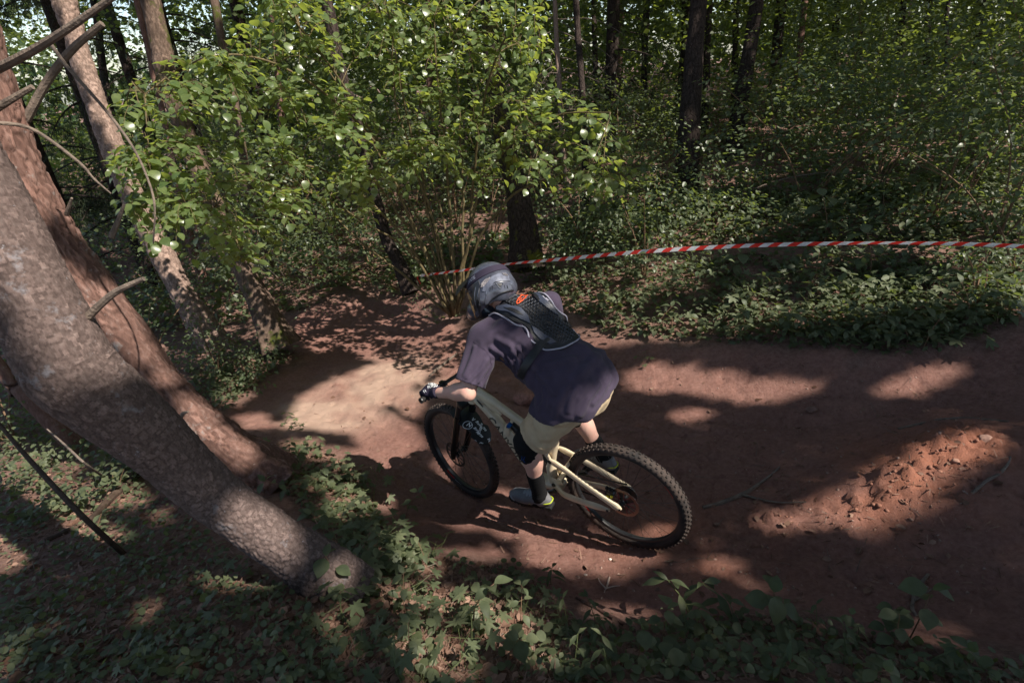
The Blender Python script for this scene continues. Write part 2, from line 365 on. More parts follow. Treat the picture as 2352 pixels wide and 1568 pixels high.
def ground_material():
    m = bpy.data.materials.new('earth_and_litter'); m.use_nodes = True; nt = m.node_tree; b = nt.nodes['Principled BSDF']; N = nt.nodes.new; L = nt.links.new
    b.inputs['Roughness'].default_value = .92; b.inputs['Specular IOR Level'].default_value = .18
    geo = N('ShaderNodeNewGeometry'); at_ = N('ShaderNodeAttribute'); at_.attribute_name = 'wood'
    def noise(sc, det=6, ro=.6, vec=None, dist=0):
        n = N('ShaderNodeTexNoise'); n.inputs['Scale'].default_value = sc; n.inputs['Detail'].default_value = det; n.inputs['Roughness'].default_value = ro; n.inputs['Distortion'].default_value = dist
        L(vec or geo.outputs['Position'], n.inputs['Vector']); return n.outputs['Fac']
    def ramp(f, st):
        r = N('ShaderNodeValToRGB'); e = r.color_ramp.elements
        while len(e) < len(st): e.new(.5)
        for k, (p, c) in enumerate(st): e[k].position = p; e[k].color = (*c, 1)
        L(f, r.inputs['Fac']); return r.outputs['Color']
    def mix(f, a, c, mode='MIX'):
        x = N('ShaderNodeMix'); x.data_type = 'RGBA'; x.blend_type = mode
        if isinstance(f, float): x.inputs[0].default_value = f
        else: L(f, x.inputs[0])
        L(a, x.inputs[6]); L(c, x.inputs[7]); return x.outputs[2]
    earth = ramp(noise(1.6, 8, .62), [(.30, (.15, .072, .060)), (.50, (.215, .102, .082)), (.72, (.27, .144, .120))])
    earth = mix(.55, earth, ramp(noise(34, 8, .72), [(.30, (.11, .053, .042)), (.52, (.235, .130, .106)), (.75, (.34, .205, .172))]))
    # small stones pressed into the earth
    vo = N('ShaderNodeTexVoronoi'); vo.inputs['Scale'].default_value = 48; vo.inputs['Randomness'].default_value = 1; L(geo.outputs['Position'], vo.inputs['Vector'])
    st_ = ramp(vo.outputs['Distance'], [(.10, (1, 1, 1)), (.17, (0, 0, 0))]); pick = ramp(noise(11, 3), [(.60, (0, 0, 0)), (.64, (1, 1, 1))])
    stm = mix(1.0, st_, pick, 'MULTIPLY')
    at2 = N('ShaderNodeAttribute'); at2.attribute_name = 'sunpatch_sand'; sn = N('ShaderNodeRGB'); sn.outputs[0].default_value = (.44, .315, .245, 1); earth = mix(at2.outputs['Fac'], earth, mix(.25, sn.outputs[0], earth))
    at3 = N('ShaderNodeAttribute'); at3.attribute_name = 'red'; rn = N('ShaderNodeRGB'); rn.outputs[0].default_value = (.36, .135, .075, 1); earth = mix(at3.outputs['Fac'], earth, mix(.45, rn.outputs[0], earth))
    earth = mix(stm, earth, ramp(vo.outputs['Color'], [(.2, (.30, .22, .19)), (.8, (.46, .36, .31))]))
    litter = ramp(noise(17, 8, .7), [(.28, (.060, .034, .025)), (.48, (.185, .104, .084)), (.62, (.28, .170, .142)), (.8, (.36, .245, .21))])
    wv = N('ShaderNodeMapping'); wv.inputs['Scale'].default_value = (1, 7, 1); wv.inputs['Rotation'].default_value = (0, 0, .6); L(geo.outputs['Position'], wv.inputs['Vector'])
    wv2 = N('ShaderNodeMapping'); wv2.inputs['Scale'].default_value = (8, 1, 1); wv2.inputs['Rotation'].default_value = (0, 0, -.3); L(geo.outputs['Position'], wv2.inputs['Vector'])
    needles = ramp(noise(26, 5, .7, wv.outputs[0], .6), [(.44, (.09, .050, .038)), (.58, (.30, .185, .150))]); needles2 = ramp(noise(24, 5, .7, wv2.outputs[0], .6), [(.44, (.08, .045, .034)), (.58, (.27, .165, .130))])
    litter = mix(.45, litter, mix(.5, needles, needles2))
    moss = ramp(noise(2.3, 5, .6), [(.62, (0, 0, 0)), (.72, (1, 1, 1))])
    mg_ = N('ShaderNodeRGB'); mg_.outputs[0].default_value = (.055, .075, .016, 1); litter = mix(moss, litter, mix(.5, mg_.outputs[0], litter))
    L(mix(at_.outputs['Fac'], earth, litter), b.inputs['Base Color'])
    def bump(h, s, dist, prev=None):
        x = N('ShaderNodeBump'); x.inputs['Strength'].default_value = s; x.inputs['Distance'].default_value = dist; L(h, x.inputs['Height'])
        if prev: L(prev, x.inputs['Normal'])
        return x.outputs['Normal']
    n1 = bump(noise(60, 8, .75), .8, .022); n2 = bump(noise(190, 5, .7), .55, .004, n1); n3 = bump(stm, .6, .006, n2)
    L(n3, b.inputs['Normal']); return m
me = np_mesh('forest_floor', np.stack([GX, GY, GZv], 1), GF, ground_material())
wa = me.attributes.new('wood', 'FLOAT', 'POINT')
_wn = sd_all + fbm(np.stack([GX, GY, 0 * GX], 1) * 3.1, 3, 60) * .16 + fbm(np.stack([GX, GY, 0 * GX], 1) * 14, 2, 61) * .06
wa.data.foreach_set('value', np.clip(.5 + _wn / .14, 0, 1).astype(np.float32))
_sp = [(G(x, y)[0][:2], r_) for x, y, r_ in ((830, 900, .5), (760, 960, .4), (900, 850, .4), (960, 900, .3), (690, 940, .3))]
_sv = np.minimum(1, sum(np.exp(-((GX - c[0]) ** 2 + (GY - c[1]) ** 2) / r_ ** 2) for c, r_ in _sp)) * np.clip(.75 + fbm(np.stack([GX, GY, 0 * GX], 1) * 5, 3, 64) * .9, 0, 1)      # sandy tone of the bend, lightened further to put sunlight into the colour
_rv = sum(np.exp(-((GX - a) ** 2 + (GY - b) ** 2) / r_ ** 2) for a, b, r_ in ((MOUND[0][0], MOUND[0][1], .42), (MOUND[1][0], MOUND[1][1], .30), (1.0, 2.2, .35))); ra_ = me.attributes.new('red', 'FLOAT', 'POINT'); ra_.data.foreach_set('value', np.clip(_rv * (.7 + fbm(np.stack([GX, GY, 0 * GX], 1) * 4, 3, 65)), 0, 1).astype(np.float32))      # raw red subsoil dug up
sa_ = me.attributes.new('sunpatch_sand', 'FLOAT', 'POINT'); sa_.data.foreach_set('value', _sv.astype(np.float32))
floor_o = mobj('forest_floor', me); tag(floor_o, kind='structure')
def gzp(x, y): return float(gz(np.array([x]), np.array([y]))[0])
def gp(px, py):
    p = G(px, py)[0]; return np.array([p[0], p[1], gzp(p[0], p[1])])
# ---------------------------------------------------------------- the mountain bike (own coordinates: x forward, y left, z up, rear contact at the origin)
BM = Matrix(((-0.80236, -0.56850, -0.18173, 0.66654), (0.57788, -0.81612, 0.00161, 2.33951),
             (-0.14923, -0.10373, 0.98335, -2.59175 + ZC), (0, 0, 0, 1)))
_BR = np.array(BM)[:3, :3]; _BT = np.array(BM)[:3, 3]
def b2w(p): return np.asarray(p, float) @ _BR.T + _BT
def w2b(p): return (np.asarray(p, float) - _BT) @ _BR
STEER = -0.18516
_hta = math.radians(64); S_AX = np.array([-math.cos(_hta), 0, math.sin(_hta)]); S_PV = np.array([1.2204, 0, .3527])
_SR = np.array(Matrix.Rotation(STEER, 3, Vector(S_AX)))
def st(p): return S_PV + _SR @ (np.array(p, float) - S_PV)
SM = Matrix.Translation(S_PV) @ Matrix.Rotation(STEER, 4, Vector(S_AX)) @ Matrix.Translation(-S_PV)

M_CREAM = mat('cream_paint', (.70, .60, .43), .34, .5, nscale=11, col2=(.58, .47, .33), coat=.25)
M_BLACK = mat('black_metal', (.012, .012, .013), .28, .5, nscale=14, namt=.3)
M_RUBBER = mat('tyre_rubber', (.022, .020, .020), .8, .25, nscale=6, col2=(.075, .052, .043), bump=.2, bscale=90)
M_KNOB = mat('dusty_rubber', (.028, .025, .024), .85, .2, nscale=5, col2=(.065, .048, .042))
M_RIM = mat('rim_alloy', (.020, .020, .022), .35, .5)
M_STEEL = mat('steel', (.35, .34, .34), .3, .5, metal=1.0)
M_DARKSTEEL = mat('dark_steel', (.05, .05, .052), .35, .5, metal=.8)
M_RED = mat('red_paint', (.50, .025, .02), .4)
M_WHITE = mat('white_print', (.75, .76, .78), .5)
M_GREYPRINT = mat('olive_grey_print', (.055, .050, .040), .5)
M_BLUE = mat('blue_anodised', (.01, .12, .45), .25, .5, metal=.5)
M_YELLOW = mat('yellow_paint', (.75, .62, .02), .4)
M_GRIP = mat('grip_rubber', (.018, .017, .017), .8, .2)

bike = empty('mountain_bike', BM)
tag(bike, 'cream full-suspension mountain bike with black fork, ridden down the red earth trail', 'mountain bike')

def bolt(mb, p, r, h, axis=(0, 1, 0), mi=0):
    mb.lathe([(1e-4, h), (r * .8, h), (r, h * .7), (r, -h * .2)], p, axis, 14, mi=mi)

# main frame
fr = MB()
HT0, HT1 = np.array([.965, 0, .875]), np.array([.915, 0, .978])
fr.tube([HT0 - (HT1 - HT0) * .08, HT0, (HT0 + HT1) / 2, HT1, HT1 + (HT1 - HT0) * .06], [.033, .034, .029, .031, .031], 20)
fr.tube(smooth_path([(.93, 0, .905), (.86, 0, .825), (.76, 0, .665), (.655, 0, .445), (.56, 0, .335), (.47, 0, .315)], 5), [.030] * 10 + [.033] * 10 + [.036] * 6, 14, (1.18, .92), up=(0, 1, 0))
fr.tube(smooth_path([(.915, 0, .955), (.80, 0, .892), (.64, 0, .790), (.50, 0, .690), (.435, 0, .640)], 5), [.028] * 6 + [.025] * 8 + [.022] * 7, 14, (.95, 1.12), up=(0, 1, 0))
fr.tube(smooth_path([(.350, 0, .800), (.395, 0, .690), (.440, 0, .575), (.478, 0, .440), (.470, 0, .330)], 5), [.021] * 6 + [.026] * 8 + [.034] * 7, 14)
fr.lathe([(.030, -.046), (.033, -.046), (.033, .046), (.030, .046)], (.434, 0, .342), seg=24)
# gusset, shock tunnel and pivots
fr.tube([(.90, 0, .93), (.82, 0, .845), (.76, 0, .80)], [.024, .020, .006], 10, (.7, 1.2), up=(0, 1, 0))
for s in (-1, 1):
    fr.tube([(.735, s * .030, .672), (.712, s * .030, .742), (.700, s * .028, .762)], [.022, .016, .010], 10, (.35, 1), up=(0, 1, 0))
    fr.tube([(.475, s * .040, .400), (.420, s * .047, .392), (.385, s * .046, .400)], [.026, .021, .012], 10, (.35, 1), up=(0, 1, 0))
    fr.tube([(.46, s * .036, .60), (.43, s * .052, .575)], [.02, .017], 12, (.45, 1), up=(0, 1, 0))
fr.box((.41, 0, .405), (.035, .085, .014), bev=.004)
frame = fr.build('frame', M_CREAM, bike)
mb = MB()
for s in (-1, 1):
    for p, r in (((.423, s * .066, .572), .013), ((.442, s * .060, .378), .015), ((.707, s * .036, .745), .006)):
        mb = MB(); bolt(mb, p, r, s * .006); mb.build('pivot_bolt', M_BLACK, frame)
from mathutils.bvhtree import BVHTree
_bv = BVHTree.FromPolygons([v.co.copy() for v in frame.data.vertices], [tuple(p.vertices) for p in frame.data.polygons])
tm = text_mesh('name_lettering', 'CANYON', .066, M_GREYPRINT, bold=.0012)
tp0, tp1 = Vector((.838, 0, .788)), Vector((.672, 0, .478)); tl = (tp1 - tp0).length; td = (tp1 - tp0) / tl; tn = Vector((-td.z, 0, td.x))
if tn.z < 0: tn = -tn
wd = max(v.co.x for v in tm.vertices)
for v in tm.vertices:            # the lettering lies on the left flank of the down tube
    q = tp0 + td * (v.co.x / wd * tl) + tn * ((v.co.y - .024) * .80 + .008)
    h = _bv.ray_cast(Vector((q.x, .3, q.z)), Vector((0, -1, 0)))[0]
    v.co = (q.x, (h.y if h else .02) + .0016, q.z)
mobj('name_lettering', tm, frame)
mb = MB(); mb.tube([(.900, .029, .905), (.880, .032, .888), (.862, .033, .862)], [.006, .008, .005], 8, (.4, 1), up=(0, 1, 0)); mb.build('cable_port', M_BLACK, frame)

# swing arm: seat stays, chain stays, bridge
for s in (-1, 1):
    mb = MB(); mb.tube(smooth_path([(.43, s * .058, .578), (.33, s * .064, .535), (.16, s * .076, .445), (.05, s * .080, .385), (-.005, s * .078, .352)], 5),
                       [.013, .017, .019, .019, .018] + [.018] * 10 + [.019, .021, .022, .021, .016, .010], 12, (.66, 1.22), up=(0, 1, 0))
    o = mb.build('seat_stay', M_CREAM, bike); b2 = MB(); bolt(b2, (.004, s * .083, .358), .010, s * .006); b2.build('axle_bolt', M_BLACK, o); b2 = MB(); bolt(b2, (.424, s * .068, .574), .011, s * .005); b2.build('pivot_bolt', M_BLACK, o)
    mb = MB(); mb.tube(smooth_path([(.45, s * .050, .378), (.415, s * .056, .352), (.37, s * .066, .325), (.22, s * .076, .322), (.07, s * .078, .322)], 5),
                       [.020, .022, .022, .020, .019] + [.018] * 11 + [.019, .019, .017, .013, .008], 12, (.66, 1.2), up=(0, 1, 0))
    o = mb.build('chain_stay', M_CREAM, bike); b2 = MB(); bolt(b2, (.082, s * .088, .322), .008, s * .005); b2.build('pivot_bolt', M_BLACK, o)
mb = MB(); mb.tube([(.335, -.066, .536), (.325, -.03, .548), (.325, .03, .548), (.335, .066, .536)], .012, 10); mb.build('stay_bridge', M_CREAM, bike)

# shock and its blue knob
mb = MB(); mb.tube([(.70, 0, .742), (.60, 0, .62)], .024, 14); mb.tube([(.61, 0, .63), (.47, 0, .46)], .012, 12); mb.build('shock_absorber', M_BLACK, bike)
mb = MB(); mb.lathe([(1e-4, .058), (.012, .058), (.0135, .052), (.0135, .030), (.010, .030)], (.690, -.012, .758), (0, 1, 0), 16); mb.build('shock_knob', M_BLUE, bike)

# saddle on its dropper post
mb = MB(); mb.tube([(.395, 0, .69), (.335, 0, .84)], .0155, 14); mb.tube([(.355, 0, .79), (.345, 0, .815)], .021, 14); mb.build('seat_post', M_BLACK, bike)
V, F = sweep(smooth_path([(.20, 0, .875), (.24, 0, .88), (.32, 0, .872), (.40, 0, .872), (.46, 0, .865)], 4), [.03] + [.068] * 4 + [.055] * 4 + [.03] * 4 + [.018] * 4, 14, (.38, 1.0))
mb = MB(); mb.add(V, F); mb.build('saddle', M_BLACK, bike)

# wheels
def wheel(hub, sm, decal, rear):
    W = empty('wheel'); W.parent = bike; W.matrix_local = (sm if sm is not None else Matrix()) @ Matrix.Translation(hub)
    R = .372
    mb = MB(); t = np.linspace(-2.45, 2.45, 15)                     # carcass
    prof = [(R - .031 + .029 * math.cos(a) , .031 * math.sin(a)) for a in t]
    mb.lathe(prof, seg=96, mi=0)
    nk = 70; rows = [(-.92, .010, .010, .008), (-.36, .011, .011, .008), (.36, .011, .011, .008), (.92, .010, .010, .008)]
    for i in range(nk):
        for (lat, w, l, h) in rows:
            a = 2 * PI * (i + (.5 if abs(lat) < .5 else 0) + (.25 if lat > 0 else 0)) / nk
            rr = R - .031 + .029 * math.cos(lat) + .002; nrm = lat * 1.0
            Rm = np.array(Matrix.Rotation(-a, 3, 'Y') @ Matrix.Rotation(-nrm, 3, 'X'))
            er = np.array([math.cos(a), 0, math.sin(a)])
            c = er * rr + np.array([0, .0305 * math.sin(lat), 0])
            ez = er * math.cos(nrm) + np.array([0, math.sin(nrm), 0]); ex = np.cross([0, 1, 0], er); ey = np.cross(ez, ex)
            mb.box(c, (l * 1.1, w * 1.05, h * 1.05), np.stack([ex, ey, ez], 1), mi=1)
    tyre = mb.build('tyre', [M_RUBBER, M_KNOB], W, sharp=30)
    mb = MB(); mb.lathe([(.318, -.017), (.336, -.0165), (.338, -.012), (.320, 0), (.338, .012), (.336, .0165), (.318, .017), (.309, .012), (.306, 0), (.309, -.012)], seg=80, closed=True)
    rim = mb.build('rim', M_RIM, W)
    # flat print on the rim's left flank
    def arc(name, a0, a1, m, r0=.311, r1=.331):
        V, F = [], []; n = max(2, int(abs(a1 - a0) / .03))
        for i in range(n + 1):
            a = a0 + (a1 - a0) * i / n
            for r_, y in ((r0, .0155), ((r0 + r1) / 2, .0187), (r1, .0185)): V.append((r_ * math.cos(a), y, r_ * math.sin(a)))
        for i in range(n):
            for k in (0, 1): F.append((i * 3 + k, i * 3 + k + 1, i * 3 + 4 + k, i * 3 + 3 + k))
        b_ = MB(); b_.add(V, F); b_.build(name, m, W)
    def arctext(body, a, m, size=.024):
        me = text_mesh('rim_lettering', body, size, m, bold=.0004)
        for v in me.vertices:
            x, y, z = v.co; al = a - x / .32; r_ = .3305 - y
            v.co = (r_ * math.cos(al), .0192, r_ * math.sin(al))
        mobj('rim_lettering', me, W)
    if not rear:
        arc('rim_sticker', 5.17, 5.44, M_RED); arctext('EX511', 5.14, M_WHITE, .025); arc('rim_stripe', 4.55, 4.78, M_DARKSTEEL)
        arc('rim_sticker', 2.32, 2.58, M_RED)
    else:
        arc('rim_sticker', 5.65, 5.88, M_RED); arctext('541', 5.85, M_WHITE, .026); arc('rim_stripe', 5.52, 5.60, M_STEEL)
        arc('rim_sticker', 2.52, 2.78, M_RED)
    # hub, rotor, spokes
    mb = MB(); hw = .074 if rear else .055
    mb.lathe([(1e-4, -hw), (.010, -hw), (.012, -.04), (.027, -.036), (.027, -.031), (.015, -.025), (.013, .02), (.029, .03), (.029, .034), (.016, .04), (.010, hw), (1e-4, hw)], seg=24)
    hubo = mb.build('hub', M_BLACK, W)
    sp = MB(); sp.tube([(0, 0, 0), (1, 0, 0)], .0011, 5); sme = sp.mesh('spoke', M_DARKSTEEL)
    for i in range(28):
        side = 1 if i % 2 else -1; a = 2 * PI * i / 28; b_ = a + (.42 if (i // 2) % 2 else -.42)
        p0 = Vector((.026 * math.cos(b_ * 1.0 + side * .8), side * .032, .026 * math.sin(b_ * 1.0 + side * .8))); p1 = Vector((.312 * math.cos(a), side * .004, .312 * math.sin(a)))
        dv = p1 - p0; o = mobj('spoke', sme, W); o.matrix_local = frame_mat(p0, dv, z=(0, 1, .01)) @ Matrix.Diagonal((dv.length, 1, 1, 1))
    rr = .100; mb = MB(); ns = 72; V, F = [], []
    for i in range(ns):
        a = 2 * PI * i / ns; ro = rr * (1 - .035 * (math.sin(a * 12) > .1)); ri = rr * .80 * (1 + .03 * (math.sin(a * 12 + 1) > .1))
        for y in (.041, .0435):
            V += [(ro * math.cos(a), y, ro * math.sin(a)), (ri * math.cos(a), y, ri * math.sin(a))]
    for i in range(ns):
        j = (i + 1) % ns; a, b_ = i * 4, j * 4
        F += [(a, b_, b_ + 1, a + 1), (a + 2, a + 3, b_ + 3, b_ + 2), (a, a + 2, b_ + 2, b_), (a + 1, b_ + 1, b_ + 3, a + 3)]
    mb.add(V, F); rot = mb.build('brake_rotor', mat('rotor_steel', (.26, .19, .17) if rear else (.25, .24, .23), .35, .5, metal=1.0), W, sharp=20)
    mb = MB()
    for i in range(6):
        a = 2 * PI * i / 6
        for dd in (-.28, .28): mb.tube([(.026 * math.cos(a), .0425, .026 * math.sin(a)), (.088 * math.cos(a + dd), .0425, .088 * math.sin(a + dd))], .0026, 6)
    mb.build('rotor_spider', mat('dark_red_alloy', (.20, .018, .018), .4, .5) if rear else M_DARKSTEEL, rot)
    mb = MB()
    for i in range(6): a = 2 * PI * i / 6; bolt(mb, (.022 * math.cos(a), .046, .022 * math.sin(a)), .004, .003)
    mb.build('rotor_bolt', M_STEEL, rot)
    return W
w_r = wheel((0, 0, .372), None, '541', True)
w_f = wheel((1.26, 0, .372), SM, 'EX511', False)

# cassette, chain, cranks, pedals
mb = MB()
for i in range(10):
    r_ = .060 - .0040 * i; y = -.030 - .0042 * i; V, F = [], []
    n = 36
    for k in range(n):
        a = 2 * PI * k / n; q = r_ * (1.03 if k % 2 else .97); V += [(q * math.cos(a), y, q * math.sin(a)), (.02 * math.cos(a), y, .02 * math.sin(a)), (q * math.cos(a), y + .002, q * math.sin(a))]
    for k in range(n): j = (k + 1) % n; F += [(k * 3, j * 3, j * 3 + 1, k * 3 + 1), (k * 3, k * 3 + 2, j * 3 + 2, j * 3)]
    mb.add(V, F)
mb.build('cassette', M_DARKSTEEL, w_r)
CR = math.radians(-24); cd = np.array([math.cos(CR), 0, math.sin(CR)]); BB = np.array([.434, 0, .342])
mb = MB(); V, F = [], []; n = 64
for k in range(n):
    a = 2 * PI * k / n; q = .062 * (1.035 if k % 2 else .97); V += [(BB[0] + q * math.cos(a), -.048, BB[2] + q * math.sin(a)), (BB[0] + .038 * math.cos(a), -.048, BB[2] + .038 * math.sin(a)), (BB[0] + q * math.cos(a), -.052, BB[2] + q * math.sin(a)), (BB[0] + .038 * math.cos(a), -.052, BB[2] + .038 * math.sin(a))]
for k in range(n): j = (k + 1) % n; F += [(k * 4, j * 4, j * 4 + 1, k * 4 + 1), (k * 4 + 2, k * 4 + 3, j * 4 + 3, j * 4 + 2), (k * 4, k * 4 + 2, j * 4 + 2, j * 4)]
mb.add(V, F); mb.build('chainring', M_BLACK, bike)
mb = MB()                                       # chain links along top and bottom runs
def links(a, b):
    a, b = np.array(a), np.array(b); L = np.linalg.norm(b - a); k = int(L / .0127); u = (b - a) / L; R_ = np.array(frame_mat((0, 0, 0), u, z=(0, 0, 1)))[:3, :3]
    for i in range(k): mb.box(a + u * (i + .5) * .0127, (.0115, .007 if i % 2 else .004, .008), R_)
links((.434, -.050, .404), (.0, -.050, .425)); links((.434, -.050, .280), (.06, -.050, .235)); links((.06, -.05, .235), (.02, -.05, .22)); links((.02, -.05, .22), (.03, -.05, .31))
mb.build('chain', M_DARKSTEEL, bike)
mb = MB(); mb.tube([(-.005, -.075, .352), (.0, -.072, .30), (.03, -.06, .255), (.055, -.052, .225)], [.012, .016, .014, .010], 10, (.6, 1)); mb.lathe([(1e-4, .004), (.024, .004), (.024, -.004), (1e-4, -.004)], (.055, -.05, .23), seg=18)
mb.build('rear_derailleur', M_BLACK, bike)
for s in (1, -1):
    e = BB + cd * .165 * s; mb = MB()
    mb.tube([BB + [0, s * .072, 0], BB + cd * s * .05 + [0, s * .078, 0], e + [0, s * .080, 0]], [.019, .014, .015], 12, (1, .75), up=(0, 0, 1)); bolt(mb, BB + [0, s * .08, 0], .017, s * .006)
    cro = mb.build('crank_arm', M_BLACK, bike)
    mb = MB(); c = e + np.array([0, s * .145, 0]); fl = np.array(Matrix.Rotation(math.radians(16 if s > 0 else 26), 3, 'Y'))
    for q in (((-.044, 0, 0), (.012, .10, .014)), ((.044, 0, 0), (.012, .10, .014)), ((0, .046, 0), (.09, .010, .014)), ((0, -.046, 0), (.09, .010, .014)), ((0, 0, 0), (.022, .10, .016))):
        mb.box(fl @ np.array(q[0]) + c, q[1], fl, .003)
    for i in range(10):
        p = fl @ np.array([(-.044 if i % 2 else .044), -.04 + .02 * (i // 2), 0]) + c; u = fl @ np.array([0, 0, 1]); mb.tube([p - u * .011, p + u * .011], .002, 6)
    mb.build('pedal', M_DARKSTEEL, cro)

# rear brake caliper with yellow pistons
mb = MB(); mb.box((.062, .048, .432), (.052, .034, .040), np.array(Matrix.Rotation(.5, 3, 'Y')), .008)
for i in range(3):
    for k in range(2): mb.lathe([(1e-4, .012), (.006, .011), (.008, .004), (.008, -.004)], (.045 + .016 * i, .045 + .012 * k, .452 + .006 * i), (0, .3, 1), 10)
cal = mb.build('brake_caliper', M_DARKSTEEL, bike)
for dx in (0, .026):
    mb = MB(); mb.lathe([(.0035, .004), (.0065, .005), (.0085, .004), (.0085, -.004)], (.048 + dx, .068, .424 - dx * .3), (0, 1, 0), 14); mb.build('caliper_piston', M_YELLOW, cal)

# fork, crown, lowers; steered
fork = empty('fork'); fork.parent = bike; fork.matrix_local = SM
mb = MB()
for s in (-1, 1): mb.tube([(1.016, s * .066, .885), (1.10, s * .066, .712)], .0175, 16)
mb.build('stanchion', M_BLACK, fork)
mb = MB()
for s in (-1, 1):
    mb.tube([(1.078, s * .066, .752), (1.083, s * .066, .742), (1.16, s * .066, .582), (1.235, s * .064, .430), (1.262, s * .060, .375), (1.270, s * .058, .345)], [.0215, .0235, .0235, .023, .020, .012], 16, cap=True)
mb.tube(smooth_path([(1.085, .066, .735), (1.085, .058, .762), (1.075, .03, .800), (1.072, 0, .810), (1.075, -.03, .800), (1.085, -.058, .762), (1.085, -.066, .735)], 4), .013, 10)
mb.build('fork_lower', mat('fork_black', (.010, .0095, .009), .22, .5, nscale=20, namt=.3), fork)
mb = MB(); mb.box((1.000, 0, .862), (.05, .175, .040), np.array(Matrix.Rotation(-.45, 3, 'Y')), .012); mb.tube([HT0 + [.01, 0, -.02], HT1 + [-.015, 0, .06]], .0155, 14); mb.build('fork_crown', M_BLACK, fork)
mb = MB(); mb.box((1.215, .045, .468), (.030, .030, .060), np.array(Matrix.Rotation(-.45, 3, 'Y')), .006); fc = mb.build('front_caliper', M_DARKSTEEL, fork)
for q in (0, .026):
    b2 = MB(); b2.lathe([(.0035, .004), (.0065, .005), (.008, .004), (.008, -.004)], (1.217 + q * .4, .062, .480 - q), (0, 1, 0), 12); b2.build('caliper_piston', M_YELLOW, fc)
# mudguard: a curved black sheet printed white
hubf = np.array([1.26, 0, .372]); V, F = [], []; na, nw = 15, 8
A0, A1 = math.radians(103), math.radians(151)
def mg(u, v, off=0.0):
    """u along the wheel 0..1 (front to rear), v across -1..1"""
    a = A0 + (A1 - A0) * u; hw = (.045 + .035 * math.sin(PI * min(1, u * 1.25 + .12)) if u < .7 else .078 - (u - .7) * .10 - max(0, u - .9) * .25)
    y = v * hw; dr = .030 - .42 * abs(y) ** 1.6 * 2.2
    r_ = .372 + dr + off; return hubf + np.array([math.cos(a) * r_, y, math.sin(a) * r_])
for i in range(na):
    for k in range(nw + 1): V.append(mg(i / (na - 1), k / nw * 2 - 1))
n0 = len(V)
for i in range(na):
    for k in range(nw + 1): V.append(mg(i / (na - 1), k / nw * 2 - 1, .0025))
for i in range(na - 1):
    for k in range(nw):
        a = i * (nw + 1) + k; q = (a, a + 1, a + nw + 2, a + nw + 1); F += [q[::-1], tuple(x + n0 for x in q)]
for i in range(na - 1):
    for k in (0, nw): a = i * (nw + 1) + k; F.append((a, a + nw + 1, a + nw + 1 + n0, a + n0))
for k in range(nw):
    for i in (0, na - 1): a = i * (nw + 1) + k; F.append((a, a + 1, a + 1 + n0, a + n0))
mb = MB(); mb.add(V, F); mgo = mb.build('mudguard', mat('mudguard_plastic', (.012, .013, .015), .45), fork)
def mg_print(body, u, v, su, size, shear=0, ang=0):
    me = text_mesh('mudguard_print', body, size, M_WHITE, shear=shear, bold=size * .02); ca, sa = math.cos(ang), math.sin(ang)
    for p in me.vertices:
        x, y = p.co.x * ca - p.co.y * sa, p.co.x * sa + p.co.y * ca
        uu, vv = u + x / .44, v - y / .075
        p.co = mg(min(1, max(0, uu)), max(-1, min(1, vv)), .0035)
    mobj('mudguard_print', me, mgo)
mg_print('Reverse', .60, .55, 1, .034, .3, .15); mg_print('Reverse', .52, -.15, 1, .036, .3, .15)
mg_print('REVERSE', .60, -.75, 1, .028, 0, -1.0); mg_print('REVERSE', .80, .95, 1, .026, 0, -1.5); mg_print('RIDE', .90, .75, 1, .03, 0, -1.5); mg_print('R', .92, -.15, 1, .055, .2, 0)
mg_print('N', .47, .75, 1, .045, .1, .2); mg_print('V', .44, .05, 1, .040, 0, .2); mg_print('REV', .30, 1.1, 1, .03, 0, -1.2)
rg = MB(); pts = [mg(.49 + .085 * math.cos(a), .62 + .40 * math.sin(a), .0035) for a in np.linspace(0, 2 * PI, 25)]; rg.tube(pts, .0016, 5); rg.build('mudguard_ring', M_WHITE, mgo)

